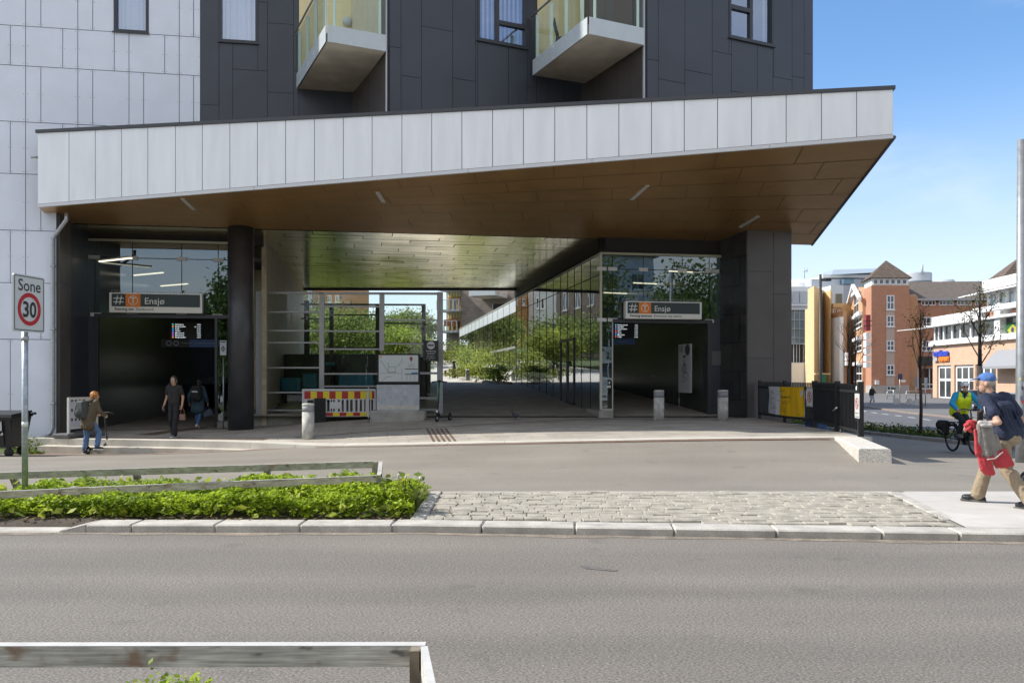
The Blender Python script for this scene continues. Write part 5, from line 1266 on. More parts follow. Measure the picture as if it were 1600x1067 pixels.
# dandelions at the bed corner
dn = empty('dandelion_clump', (-1.1, 10.0, 0), 'dandelions with yellow heads and seed clocks at the corner of the bed', 'wild flowers')
mb = MB(); mg = MB(); my = MB(); mw = MB(); mk = MB()
for (px, py, k) in ((623, 742, 0), (631, 750, 1), (634, 745, 0), (642, 759, 2), (657, 747, 3), (651, 764, 2), (596, 742, 2), (629, 770, 1), (640, 752, 2)):
    top = P(px, py, 10.05); bx = X_(px-(px-632)*.4, 10.05); mg.tube([(bx, 10.05, 0), ((bx+top.x)/2-.01, 10.05, top.z*.5), top], .006, 5)
    if k == 1: my.ell(top, (.024, .024, .015), None, 10, 6)
    elif k == 3: mw.ell(top, (.022, .022, .022), None, 8, 6)
    elif k == 0: mw.ell(top, (.014, .014, .02), None, 8, 6)
    else: mk.ell(top, (.010, .010, .018), None, 8, 6)
for a in range(26):
    t = a*2.4; L_ = .18+.16*random.random(); b = Vector((-1.15, 10.0, 0)); d = Vector((math.cos(t), math.sin(t), 0)); s = Vector((-d.y, d.x, 0))*.022
    p1, p2 = b+d*L_*.5+up_*L_*.9, b+d*L_*.95+up_*L_*1.05
    mg.quad(b-s*.4, b+s*.4, p1+s, p1-s); mg.add([p1-s, p1+s, p2], [(0, 1, 2)])
mg.build('stems', leaf_mat('stem_green', (.16, .20, .05)), dn); my.build('flower_heads', mat('dandelion_yellow', (.75, .52, .02), .7), dn); mw.build('seed_clocks', mat('seed_white', (.6, .58, .5), .9), dn); mk.build('buds', mat('bud_dark', (.06, .07, .04), .8), dn)
pts = []
for cx_, n_ in ((-1.45, 14), (-1.38, 30), (-1.30, 12), (-1.25, 12)):
    for k in range(n_): pts.append((cx_+rng.normal()*.05, 3.4+rng.normal()*.06, .335+.07*rng.random()-.1*rng.random()**3))
pp = np.array(pts); pp = np.repeat(pp, 4, 0)+rng.normal(size=(len(pp)*4, 3))*.012
np_ = empty('leafy_plant', (-1.55, 3.4, -.02), 'tips of a small leafy plant below the near wooden rail', 'plant'); leaves('foliage', pp, .03, leafA, np_, flat=.4)
mb = MB()
for k in range(8): mb.tube([(-1.38+rng.normal()*.03, 3.4, -.02), (-1.36+rng.normal()*.06, 3.4+rng.normal()*.05, .33)], .006, 5)
mb.build('stem', MATS['stem_green'], np_)

# ------------------------------------------------------------------ speed zone sign
sx, sy = X_(39, 10.6), 10.6
ss = empty('zone_sign', (sx, sy, 0), 'white Sone 30 speed zone sign on a galvanised pole', 'road sign'); SFm = Fr(sx, sy, 82)
mb = MB(); mb.tube([(sx, sy, -.1), (sx, sy, 2.3)], .036, 16); mb.build('pole', mat('galv_pole', (.40, .43, .46), .45, .6, var=.25, vscale=18), ss)
z0, z1 = Z_(519, 10.6), Z_(430.5, 10.6); hw = .28
mb = MB(); n_ = 6
def rrect(fr, u0, u1, z0, z1, w, r, k=6):
    pts = []
    for cx_, cz_, a0 in ((u1-r, z1-r, 0), (u0+r, z1-r, 90), (u0+r, z0+r, 180), (u1-r, z0+r, 270)):
        for j in range(k+1): a = R(a0+90*j/k); pts.append(fr.pt(cx_+r*math.cos(a), w, cz_+r*math.sin(a)))
    return pts
f_ = rrect(SFm, -hw, hw, z0, z1, -.06, .035); bk = rrect(SFm, -hw, hw, z0, z1, -.042, .035); nn = len(f_)
mb.poly(f_); mb.poly(bk[::-1])
for i in range(nn): mb.quad(f_[i], f_[(i+1) % nn], bk[(i+1) % nn], bk[i])
mb.build('panel', mat('sign_white', (.62, .63, .64), .4), ss)
mb = MB(); a = rrect(SFm, -hw+.018, hw-.018, z0+.018, z1-.018, -.0625, .025); b = rrect(SFm, -hw+.028, hw-.028, z0+.028, z1-.028, -.0625, .018)
for i in range(nn): mb.quad(a[i], a[(i+1) % nn], b[(i+1) % nn], b[i])
N_ = -SFm.n; c = SFm.pt(0, -.0622, z0+.285)
mb.text('Sone', .205, SFm.pt(0, -.062, z1-.20), SFm.d, up_, N_, 'CENTER', .006, .001)
mb.text('30', .27, c-up_*.095, SFm.d, up_, N_, 'CENTER', .022, .002, .92)
mb.mi(1); mb.disc(c, .152, .205, SFm.d, up_, N_, .001, 48)
mb.build('lettering', [mat('sign_text_black', (.02, .02, .02), .5), mat('sign_red', (.48, .012, .02), .4)], ss)
mb = MB(); mb.fbox(SFm, -.1, .1, -.04, .042, z0+.12, z0+.15); mb.fbox(SFm, -.1, .1, -.04, .042, z1-.15, z1-.12); mb.lathe((sx, sy, z0-.08), [(.043, -.03), (.043, .03)], 14); mb.mi(1); mb.lathe((sx, sy, 0), [(.0368, .985), (.0368, 1.045)], 16); mb.build('bracket', [M_steel, M_white], ss)

# waste container
bx, by = X_(0, 20.0), 20.0; bz_ = za(bx, by)
wc_ = empty('waste_container', (bx, by, bz_), 'black wheeled waste container against the pale facade', 'waste container'); q = lambda x, y, z: Vector((bx+x, by+y, bz_+z))
mb = MB(); mb.hexa([q(-.75, -.3, .22), q(.44, -.3, .22), q(.44, .3, .22), q(-.75, .3, .22), q(-.85, -.4, .92), q(.52, -.4, .92), q(.52, .4, .92), q(-.85, .4, .92)])
for k in range(7): x = -.7+k*.19; mb.hexa([q(x, -.335, .28), q(x+.05, -.335, .28), q(x+.05, -.29, .28), q(x, -.29, .28), q(x, -.415, .85), q(x+.05, -.415, .85), q(x+.05, -.37, .85), q(x, -.37, .85)])
mb.build('body', mat('bin_black', (.012, .013, .015), .45, var=.2), wc_)
mb = MB(); mb.hexa([q(-.9, -.46, .92), q(.54, -.46, .92), q(.54, .44, .92), q(-.9, .44, .92), q(-.88, -.44, .98), q(.53, -.44, .99), q(.53, .4, 1.06), q(-.88, .4, 1.06)]); mb.tube([q(.5, .3, .98), q(.68, .3, .99)], .03, 8); mb.build('lid', MATS['bin_black'], wc_)
mb = MB()
for (x, z, w, h) in ((.06, .62, .14, .16), (.2, .6, .1, .12), (.24, .66, .06, .18), (-.02, .55, .08, .14), (.12, .5, .08, .1), (.0, .36, .05, .2), (.26, .5, .07, .08)): mb.quad(q(x, -.425, z), q(x+w, -.425, z+.02), q(x+w-.01, -.43, z+h), q(x+.02, -.43, z+h-.03))
mb.build('torn_sticker', mat('sticker_paper', (.5, .5, .5), .8), wc_)
for x in (-.6, .36):
    for y in (-.25, .25):
        mb = MB(); mb.lathe(q(x, y, .1), [(.03, -.03), (.1, -.03), (.1, .03), (.03, .03)], 16, Matrix.Rotation(R(90), 4, 'X')); mb.fbox(Fr(bx+x, by+y, 0), -.03, .03, -.045, .045, bz_+.1, bz_+.24); mb.build('wheel', M_black, wc_)
tag(leaves('weeds', np.concatenate([clump_points((X_(52, 22), 21.9, za(-12.5, 21)+.15), (.75, .2, .2), 50, 10), clump_points((X_(45, 21.0), 20.9, za(-12.5, 20.6)+.05), (.5, .2, .06), 20, 10)]), .07, leaf_b), kind='stuff', label='weeds growing along the foot of the pale facade')

# board on feet beside the scooter rider
A, B = P(106, 683, 21.9), P(152, 676, 22.9); fr = Fr(A.x, A.y, math.degrees(math.atan2(B.y-A.y, B.x-A.x))); L_ = Vector((B.x-A.x, B.y-A.y, 0)).length; zb_ = .12
nb = empty('notice_board', A, 'freestanding white framed board with a yellow notice behind the scooter rider', 'notice board'); zt_ = Z_(621, 21.9)
mb = MB(); mb.fbox(fr, 0, .05, -.03, .03, zb_, zt_); mb.fbox(fr, L_-.05, L_, -.03, .03, zb_+.02, zt_+.03); mb.fbox(fr, .05, L_-.05, -.025, .025, zt_-.06, zt_); mb.fbox(fr, .05, L_-.05, -.025, .025, zb_+.14, zb_+.2)
mb.build('frame', mat('board_frame', (.62, .61, .58), .5), nb)
mb = MB(); mb.fbox(fr, .05, L_*.46, -.01, .012, zb_+.2, zt_-.06); mb.mi(1); mb.fbox(fr, L_*.46+.002, L_-.05, -.01, .012, zb_+.2, zt_-.06); mb.mi(2)
for k in range(9): mb.fbox(fr, .1+(k % 3)*.13, .16+(k % 3)*.13, -.013, -.0101, zb_+.35+(k//3)*.25, zb_+.42+(k//3)*.25)
for k in range(5): mb.fbox(fr, L_*.5, L_*.85, -.013, -.0101, zb_+.4+k*.12, zb_+.43+k*.12)
mb.build('sheet', [mat('board_paper', (.5, .5, .54), .6), MATS['banner_yellow'], MATS['banner_ink']], nb)
mb = MB()
for u in (.0, L_*.55): mb.bbox(fr.pt(u+.12, 0, zb_-.02), (.75, .5, .12), .05, Matrix.Rotation(R(fr.deg), 4, 'Z'))
mb.build('foot', mat('rubber_foot', (.10, .10, .10), .8, var=.2), nb)
# ------------------------------------------------------------------ people
SKIN = mat('skin_light', (.50, .30, .21), .55, var=.06, vscale=14); SKIN2 = mat('skin_tan', (.40, .23, .15), .55, var=.06, vscale=14)
def cloth(name, c, var=.14, rough=.85): return mat(name, c, rough, var=var, vscale=9, bump=.9, bscale=11, bdist=.03)
class Body:
    J0 = dict(pelvis=(0, 0, .95), chest=(0, 0, 1.27), neck=(0, 0, 1.47), head=(.02, 0, 1.62), shL=(0, .175, 1.41), shR=(0, -.175, 1.41), elL=(-.03, .25, 1.12), elR=(-.03, -.25, 1.12), haL=(.05, .27, .86), haR=(.05, -.27, .86),
              hiL=(0, .09, .92), hiR=(0, -.09, .92), knL=(.03, .10, .50), knR=(.03, -.10, .50), anL=(0, .10, .085), anR=(0, -.10, .085))
    def __init__(s, base, heading, H, pose, wid=1.0, head_yaw=0, foot_yaw=(0, 0), foot_pitch=(0, 0)):
        s.b = Vector(base); a = R(heading); s.f = Vector((math.cos(a), math.sin(a), 0)); s.l = Vector((-math.sin(a), math.cos(a), 0)); s.k = H/1.75; s.w = wid
        s.j = dict(s.J0); s.j.update(pose); s.hy = R(head_yaw); s.fy = foot_yaw; s.fp = foot_pitch; s.heading = heading
    def W(s, p): return s.b+(s.f*p[0]+s.l*p[1])*s.k+up_*p[2]*s.k
    def P(s, n): return s.W(s.j[n])
    def off(s, n, d): q = s.j[n]; return s.W((q[0]+d[0], q[1]+d[1], q[2]+d[2]))
    def mid(s, a, b, t): return s.P(a).lerp(s.P(b), t)
    def torso(s, mb, g=0.0, hem=None):
        k = s.k; w = s.w; c = lambda p, q, a, b: mb.cap(p, q, (a+g)*k, (b+g)*k)
        for sg in (-1, 1):
            c(s.off('pelvis', (0, .07*sg*w, .0)), s.off('chest', (0, .08*sg*w, 0)), .105*w, .118*w)
            c(s.off('chest', (0, .08*sg*w, .0)), s.mid('neck', 'shL' if sg > 0 else 'shR', .75), .112*w, .06)
        c(s.P('shL'), s.P('shR'), .058, .058); c(s.P('chest'), s.off('neck', (0, 0, -.03)), .10*w, .06)
    def arm(s, mb, sd, g=0.0, t1=1.0, flare=0.0):
        k = s.k; sh, el, ha = s.P('sh'+sd), s.P('el'+sd), s.P('ha'+sd)
        if t1 <= 1: mb.cap(sh, sh.lerp(el, t1), (.055+g)*k, (.045+g+flare)*k); return
        mb.cap(sh, el, (.055+g)*k, (.043+g)*k); mb.cap(el, el.lerp(ha, t1-1), (.043+g)*k, (.030+g+flare)*k)
    def leg(s, mb, sd, g=0.0, t=1.0, flare=0.0):
        k = s.k; hi, kn, an = s.P('hi'+sd), s.P('kn'+sd), s.P('an'+sd)
        mb.cap(hi, kn, (.088+g)*k*s.w, (.058+g)*k); mb.cap(kn, kn.lerp(an, t), (.058+g)*k, (.042+g+flare)*k)
        m = kn.lerp(an, .3)-s.f*.012*k
        mb.ell(m, (.055*k+g, .055*k+g, .12*k))
    def footdir(s, sd):
        i = 0 if sd == 'L' else 1; a = R(s.heading+s.fy[i]); p = R(s.fp[i]); return Vector((math.cos(a)*math.cos(p), math.sin(a)*math.cos(p), math.sin(p)))
    def foot(s, mb, sd, g=0.0):
        k = s.k; an = s.P('an'+sd); d = s.footdir(sd); dn = Vector((0, 0, -1))
        base = an+dn*.045*k
        mb.cap(base-d*.05*k, base+d*.15*k, (.036+g)*k, (.030+g)*k); mb.cap(an, base+d*.08*k, (.042+g)*k, (.036+g)*k)
        sd_ = d.cross(up_).normalized()*.012*k
        mb.cap(base+d*.10*k-sd_, base+d*.15*k-sd_, (.034+g)*k, (.028+g)*k); mb.cap(base+d*.10*k+sd_, base+d*.15*k+sd_, (.034+g)*k, (.028+g)*k)
    def hdir(s):
        a = R(s.heading)+s.hy; return Vector((math.cos(a), math.sin(a), 0)), Vector((-math.sin(a), math.cos(a), 0))
    def headM(s):
        f, l = s.hdir(); return Matrix((l, f, up_)).transposed()
    def head(s, mb):
        k = s.k; h = s.P('head'); f, l = s.hdir(); M = s.headM()
        mb.ell(h+up_*.02*k, (.076*k, .096*k, .100*k), M); mb.ell(h+f*.025*k-up_*.05*k, (.058*k, .068*k, .075*k), M); mb.ell(h+f*.055*k-up_*.092*k, (.030*k, .026*k, .024*k), M)
        mb.cap(h+f*.088*k+up_*.018*k, h+f*.108*k-up_*.022*k, .010*k, .016*k, 8)
        for sg in (-1, 1):
            mb.ell(h+l*sg*.078*k-up_*.012*k-f*.005*k, (.012*k, .022*k, .033*k), M); mb.ell(h+l*sg*.032*k+f*.083*k+up_*.03*k, (.024*k, .012*k, .009*k), M)
        mb.ell(h+f*.088*k-up_*.055*k, (.026*k, .012*k, .012*k), M)
        mb.cap(s.P('neck')-up_*.02*k, h-up_*.05*k, .054*k, .052*k)
    def hand(s, mb, sd, curl=.5, dirv=None, palm=None):
        k = s.k; el, ha = s.P('el'+sd), s.P('ha'+sd); d = Vector(dirv).normalized() if dirv else (ha-el).normalized()
        sg = 1 if sd == 'L' else -1
        n = Vector(palm).normalized() if palm else (-s.l*sg)         # the palm looks this way
        n = (n-d*n.dot(d)).normalized(); t = d.cross(n).normalized()      # across the knuckles
        if t.dot(s.f) < 0: t = -t
        mb.cap(ha-d*.02*k, ha+d*.02*k, .028*k, .026*k)
        for q in (-.024, -.008, .008, .024): mb.cap(ha+d*.02*k+t*q*.8*k, ha+d*.085*k+t*q*k, .016*k, .0125*k, 8)
        for i, (q, L_) in enumerate(((.028, .070), (.010, .080), (-.009, .074), (-.027, .058))):
            a = ha+d*.085*k+t*q*k; c1 = curl*.9; d1 = (d*math.cos(c1)+n*math.sin(c1)); b = a+d1*L_*.5*k; c2 = curl*1.9; d2 = (d*math.cos(c2)+n*math.sin(c2)); e = b+d2*L_*.5*k
            mb.cap(a, b, .0098*k, .009*k, 8); mb.cap(b, e, .009*k, .0078*k, 8)
        a = ha+d*.02*k+t*.028*k; b = a+(d*.6+t*.6+n*.35).normalized()*.042*k; e = b+(d*.85+t*.1+n*.5).normalized()*.034*k
        mb.cap(a, b, .014*k, .011*k, 8); mb.cap(b, e, .011*k, .009*k, 8)
    def body(s, parent, skin, curl=(.5, .5), voxel=.0085, hands=(None, None), feet=False):
        mb = MB(); s.torso(mb, -.012)
        for i, sd in enumerate('LR'):
            s.arm(mb, sd, -.004, 2.0); h = hands[i] or {}; s.hand(mb, sd, curl[i], **h); s.leg(mb, sd, -.012); s.foot(mb, sd, -.006)
        s.head(mb); return organic('body', mb, [skin], parent, voxel, 3)
    def face(s, parent, eye=True):
        k = s.k; h = s.P('head'); f, l = s.hdir(); M = s.headM()
        for sg in (-1, 1):
            mb = MB(); mb.ell(h+l*sg*.032*k+f*.0865*k+up_*.016*k, (.014*k, .009*k, .008*k), M); mb.mi(1); mb.ell(h+l*sg*.032*k+f*.0925*k+up_*.016*k, (.0065*k, .004*k, .0068*k), M); mb.build('eye', [mat('eye_white', (.7, .68, .66), .3), mat('eye_iris', (.03, .02, .015), .2)], parent)
            mb = MB(); mb.cap(h+l*sg*.016*k+f*.096*k+up_*.036*k, h+l*sg*.048*k+f*.086*k+up_*.038*k, .004*k, .003*k, 6); mb.build('eyebrow', mat('brow_dark', (.03, .02, .015), .9), parent)
        mb = MB(); mb.cap(h+l*.02*k+f*.094*k-up_*.055*k, h-l*.02*k+f*.094*k-up_*.055*k, .006*k, .006*k, 8); mb.ell(h+f*.098*k-up_*.055*k, (.018*k, .006*k, .009*k), M); mb.build('lips', mat('lips', (.36, .12, .10), .5), parent)
def garment(name, parent, m, parts, voxel=.0095, smooth=3):
    mb = MB()
    for fn in parts: fn(mb)
    return organic(name, mb, [m], parent, voxel, smooth)

# --- woman in black walking towards the road
wy = 22.1; wx = X_(272, wy); wz = zp(wx, wy)+.006
e = empty('person', (wx, wy, wz), 'woman in black walking out of the left entrance with a small brown bag', 'person')
B = Body((wx, wy, wz), -97, 1.62, dict(elL=(-.06, .235, 1.13), haL=(.06, .27, .90), elR=(-.07, -.25, 1.13), haR=(.0, -.30, .90), hiL=(0, .085, .92), hiR=(0, -.085, .92), knL=(.09, .085, .50), anL=(.14, .08, .085), knR=(.02, -.085, .50), anR=(-.16, -.08, .11), head=(.02, 0, 1.60), neck=(0, 0, 1.46)), .84, 3, (4, -6), (4, -16))
B.body(e, SKIN2, (.8, .7), .0085); B.face(e)
tp = cloth('black_top', (.014, .014, .015)); tr_ = cloth('black_trousers', (.010, .010, .012))
garment('top', e, tp, [lambda m: B.torso(m, .006), lambda m: B.arm(m, 'L', .012, .62, .006), lambda m: B.arm(m, 'R', .012, .62, .006)])
garment('trousers', e, tr_, [lambda m: [m.cap(B.off('pelvis', (0, .06, .04)), B.off('pelvis', (0, -.06, .04)), .112*B.k*.95, .112*B.k*.95)], lambda m: B.leg(m, 'L', .012, .97, .032), lambda m: B.leg(m, 'R', .012, .97, .032)])
for sd in 'LR':
    garment('shoe', e, mat('black_white_shoe', (.10, .10, .11), .5), [lambda m: B.foot(m, sd, .006)], .008, 2)
    mb = MB(); d = B.footdir(sd); p = B.P('an'+sd)-up_*.075*B.k; mb.bbox(p+d*.05, (.30*B.k, .085*B.k, .022), .01, d.to_track_quat('X', 'Z').to_matrix().to_4x4()); mb.build('sole', M_white, e)
h = B.P('head'); f_, l_ = B.hdir(); M_ = B.headM(); k = B.k; HB_ = mat('black_hair', (.012, .010, .009), .45, var=.2, vscale=30)
garment('hair', e, HB_, [lambda m: m.ell(h+up_*.048*k-f_*.022*k, (.094*k, .098*k, .098*k), M_), lambda m: [m.cap(h+up_*.125*k+f_*.03*k, h+l_*sg*.082*k+f_*.05*k-up_*.03*k, .022*k, .016*k) for sg in (-1, 1)], lambda m: m.ell(h-f_*.055*k-up_*.06*k, (.088*k, .06*k, .12*k), M_), lambda m: [m.cap(h-f_*.03*k+l_*sg*.075*k+up_*.02*k, h-f_*.05*k+l_*sg*(.075 if sg > 0 else .11)*k-up_*(.17)*k, .026*k, .016*k) for sg in (-1, 1)], lambda m: m.cap(h-f_*.04*k-l_*.08*k-up_*.05*k, h-f_*.1*k-l_*.20*k-up_*.12*k, .03*k, .012*k)], .007, 2)
hl = B.P('haL')
bg = empty('handbag', hl-up_*.3, 'small brown handbag hanging from the hand of the woman in black', 'handbag'); mb = MB(); c = hl+Vector((.02, -.02, -.30)); mb.bbox(c, (.15, .07, .16), .025); mb.build('bag_body', mat('brown_leather', (.16, .085, .06), .5, var=.1), bg)
mb = MB(); mb.tube([c+Vector((-.05, 0, .08)), c+Vector((-.035, 0, .19)), c+Vector((0, 0, .235)), c+Vector((.035, 0, .19)), c+Vector((.05, 0, .08))], .007, 6); mb.build('handle', MATS['brown_leather'], bg)
hr = B.P('haR'); mb = MB(); mb.bbox(hr+Vector((-.005, -.03, -.09)), (.075, .012, .14), .006, Matrix.Rotation(.3, 4, 'Z')); tag(mb.build('mobile_phone', M_black), 'dark phone in the hand of the woman in black', 'phone')

# --- person walking in with a backpack
by_ = 25.6; bx_ = X_(309.5, by_); bz2 = zp(bx_, by_)+.01
e = empty('person', (bx_, by_, bz2), 'person in a long teal coat with a black backpack walking in', 'person')
B = Body((bx_, by_, bz2), 86, 1.50, dict(elL=(-.05, .29, 1.14), haL=(.02, .33, .92), elR=(-.04, -.29, 1.14), haR=(.04, -.33, .90), knL=(.12, .09, .52), anL=(.10, .09, .10), knR=(.03, -.07, .50), anR=(-.22, -.06, .12), chest=(.03, 0, 1.27), neck=(.05, 0, 1.46), head=(.08, 0, 1.61)), 1.08, 5, (0, -4), (0, -22))
B.body(e, SKIN2, (.6, 1.0), .009)
cm = cloth('teal_coat', (.022, .050, .070)); jm = cloth('blue_jeans', (.055, .115, .24))
garment('coat', e, cm, [lambda m: B.torso(m, .035), lambda m: B.arm(m, 'L', .03, 1.8), lambda m: B.arm(m, 'R', .03, 1.8), lambda m: [m.cap(B.off('pelvis', (-.01, .09*s_, .0)), B.off('pelvis', (-.02, .12*s_, -.30)), .14*B.k, .135*B.k) for s_ in (-1, 0, 1)]], .012)
garment('jeans', e, jm, [lambda m: B.leg(m, 'L', .004, .93), lambda m: B.leg(m, 'R', .004, .93)])
for sd in 'LR': garment('shoe', e, mat('pink_white_shoe', (.58, .45, .46), .6), [lambda m: B.foot(m, sd, .008)], .008, 2)
h = B.P('head'); f_, l_ = B.hdir(); M_ = B.headM(); k = B.k
garment('hair', e, HB_, [lambda m: m.ell(h+up_*.03*k-f_*.018*k, (.09*k, .10*k, .10*k), M_), lambda m: m.ell(h-f_*.04*k-up_*.06*k, (.085*k, .06*k, .09*k), M_)], .008, 2)
bp = empty('backpack', B.off('chest', (-.2, 0, -.2)), 'black backpack with white lettering on the person in the teal coat', 'backpack')
c = B.off('chest', (-.235, -.04, -.03)); garment('bag_body', bp, cloth('black_nylon', (.010, .010, .011), .2), [lambda m: m.bbox(c, (.20, .30, .46), .08, Matrix.Rotation(R(86), 4, 'Z')), lambda m: m.ell(c-B.f*.07-up_*.08, (.13, .07, .13))], .011)
mb = MB(); mb.text('adidas', .072, c-B.f*.118*1.0+up_*.035+Vector((0, -.018, 0)), (1, 0, 0), up_, (0, -1, 0), 'CENTER', .015, .012); mb.build('lettering', M_white, bp)
mb = MB()
for s_ in (-1, 1): mb.tube([B.off('chest', (-.12, .1*s_, .18)), B.off('chest', (.0, .11*s_, .23)), B.off('chest', (.12, .11*s_, .12))], .02, 6)
mb.build('strap', MATS['black_nylon'], bp)
hr = B.P('haR'); sb = empty('shopping_bag', hr-up_*.3, 'dark grey bag carried low by the person in the teal coat', 'bag'); c2 = hr+Vector((.0, .02, -.32)); garment('bag_body', sb, cloth('grey_bag', (.05, .065, .085)), [lambda m: m.bbox(c2, (.30, .13, .22), .05, Matrix.Rotation(-.35, 4, 'Y'))], .012); mb = MB(); mb.tube([c2+Vector((-.09, 0, .08)), hr-up_*.06, c2+Vector((.09, 0, .1))], .01, 6); mb.build('handle', MATS['grey_bag'], sb)

# --- scooter rider
ry = 20.75; rx = X_(139, ry); rz = za(rx, ry)+.02
e = empty('person', (rx, ry, rz), 'ginger haired person in an olive parka with one foot on a kick scooter', 'person')
B = Body((rx, ry, rz), 62, 1.56, dict(pelvis=(-.02, 0, .93), chest=(.05, 0, 1.26), neck=(.12, 0, 1.45), head=(.17, -.01, 1.585), shL=(.08, .18, 1.40), shR=(.09, -.18, 1.40), elL=(.10, .27, 1.14), haL=(.33, .18, 1.06), elR=(.12, -.28, 1.16), haR=(.36, -.20, 1.04), hiL=(-.02, .095, .90), hiR=(-.02, -.095, .90), knL=(.03, .13, .49), anL=(-.02, .15, .085), knR=(.20, -.17, .56), anR=(.08, -.22, .20)), 1.05, -30, (25, -62), (0, 0))
B.body(e, SKIN, (.9, .9), .009)
garment('parka', e, cloth('olive_parka', (.095, .072, .042)), [lambda m: B.torso(m, .035), lambda m: B.arm(m, 'L', .026, 1.85), lambda m: B.arm(m, 'R', .026, 1.85), lambda m: [m.cap(B.off('pelvis', (0, .08*s_, .0)), B.off('pelvis', (-.02, .10*s_, -.16)), .125*B.k, .13*B.k) for s_ in (-1, 0, 1)], lambda m: m.ell(B.off('neck', (-.09, 0, -.03)), (.12, .09, .09))], .012)
garment('jeans', e, cloth('blue_jeans2', (.085, .16, .29)), [lambda m: B.leg(m, 'L', .014, .88, .022), lambda m: B.leg(m, 'R', .014, .88, .022)])
for sd in 'LR':
    garment('shoe', e, mat('dark_sneaker', (.03, .033, .045), .6), [lambda m: B.foot(m, sd, .006)], .008, 2)
    mb = MB(); d = B.footdir(sd); p = B.P('an'+sd)-up_*.078*B.k; mb.bbox(p+d*.045, (.28*B.k, .085*B.k, .022), .01, d.to_track_quat('X', 'Z').to_matrix().to_4x4()); mb.build('sole', M_white, e)
h = B.P('head'); f_, l_ = B.hdir(); M_ = B.headM(); k = B.k
def curls(m):
    r_ = random.Random(3)
    m.ell(h+up_*.03*k-f_*.02*k, (.10*k, .105*k, .105*k), M_)
    for i in range(46):
        a, b = r_.uniform(0, 6.28), r_.uniform(-.9, 1.3); v = Vector((math.cos(a)*math.cos(b), math.sin(a)*math.cos(b), math.sin(b)))
        if v.dot(f_) > .55 and b < .4: continue
        m.ell(h+v*.10*k+up_*.005, (.028, .028, .028), None, 8, 6)
garment('hair', e, mat('ginger_hair', (.42, .17, .035), .6, var=.35, vscale=40), [curls], .008, 1)
bp = empty('backpack', B.off('chest', (-.2, 0, -.2)), 'grey backpack on the back of the scooter rider', 'backpack'); c = B.off('chest', (-.22, .06, -.04))
garment('bag_body', bp, cloth('grey_green_nylon', (.055, .062, .060)), [lambda m: m.bbox(c, (.18, .30, .44), .09, Matrix.Rotation(R(62), 4, 'Z')), lambda m: m.ell(c-B.f*.06-up_*.09, (.13, .09, .13))], .011)
mb = MB()
for s_ in (-1, 1): mb.tube([B.off('chest', (-.13, .1*s_, .16)), B.off('chest', (.0, .11*s_, .25)), B.off('chest', (.13, .11*s_, .10))], .022, 6)
mb.tube([c-B.f*.12+up_*.1+B.l*.05, c-B.f*.15-up_*.1+B.l*.07], .012, 6); mb.build('strap', MATS['grey_green_nylon'], bp)
def kick_scooter(base, heading, label, m_stem, m_deck, name, Hb=1.02, wheel=.09, electric=False):
    b = Vector(base); a = R(heading); f = Vector((math.cos(a), math.sin(a), 0)); l = Vector((-math.sin(a), math.cos(a), 0)); q = lambda x, y, z: b+f*x+l*y+up_*z
    e = empty(name, b, label, 'scooter'); rot = Matrix.Rotation(a, 4, 'Z') @ Matrix.Rotation(R(90), 4, 'X')
    for x in (-.42, .42):
        mb = MB(); mb.lathe(q(x, 0, wheel), [(wheel*.55, -.02), (wheel*.93, -.022), (wheel, -.012), (wheel, .012), (wheel*.93, .022), (wheel*.55, .02)], 24, rot); w = mb.build('wheel', M_black, e)
        mb = MB(); mb.lathe(q(x, 0, wheel), [(.01, -.024), (wheel*.5, -.024), (wheel*.5, .024), (.01, .024)], 14, rot); mb.build('rim', M_steel, w)
    w_ = .15 if electric else .11
    mb = MB(); mb.bbox(q(-.04, 0, wheel+.03), (.62, w_, .06 if electric else .035), .012, Matrix.Rotation(a, 4, 'Z')); mb.tube([q(.24, 0, wheel+.04), q(.36, 0, wheel*2+.1)], .025, 8); mb.tube([q(-.32, 0, wheel+.03), q(-.42, 0, wheel*2+.025), q(-.5, 0, wheel*1.8)], .02, 6); mb.build('deck', m_deck, e)
    mb = MB(); mb.tube([q(.42, 0, wheel+.01), q(.40, 0, wheel*2+.06), q(.34, 0, Hb*.5)], .028 if electric else .022, 10); mb.mi(1); mb.tube([q(.34, 0, Hb*.5), q(.29, 0, Hb)], .03 if electric else .02, 10); mb.build('stem', [m_deck, m_stem], e)
    mb = MB(); mb.tube([q(.27, .25, Hb), q(.29, .1, Hb+.015), q(.29, -.1, Hb+.015), q(.27, -.25, Hb)], .016, 8); mb.tube([q(.30, .13, Hb), q(.36, .2, Hb-.03)], .008, 6); mb.tube([q(.30, -.13, Hb), q(.36, -.2, Hb-.03)], .008, 6); hb = mb.build('handlebar', M_black, e)
    if electric: mb = MB(); mb.bbox(q(.30, 0, Hb+.03), (.09, .08, .05), .015, Matrix.Rotation(a, 4, 'Z')); mb.build('display', M_black, hb); mb = MB(); mb.ell(q(.42, 0, wheel*2+.09), (.03, .03, .04)); mb.build('headlight', M_white, e)
    return e
kick_scooter((B.b.x+.06, B.b.y+.33, rz-.01), 84, 'black kick scooter under the foot of the ginger haired rider', M_dark_metal, M_dark_metal, 'kick_scooter', .98)
ex = X_(689, 24.6); kick_scooter((ex+.05, 24.9, zp(ex, 24.6)+.004), -112, 'green and black electric scooter parked by the glass screen post', mat('scooter_green', (.01, .10, .06), .4), M_dark_metal, 'electric_scooter', 1.16, .11, True)

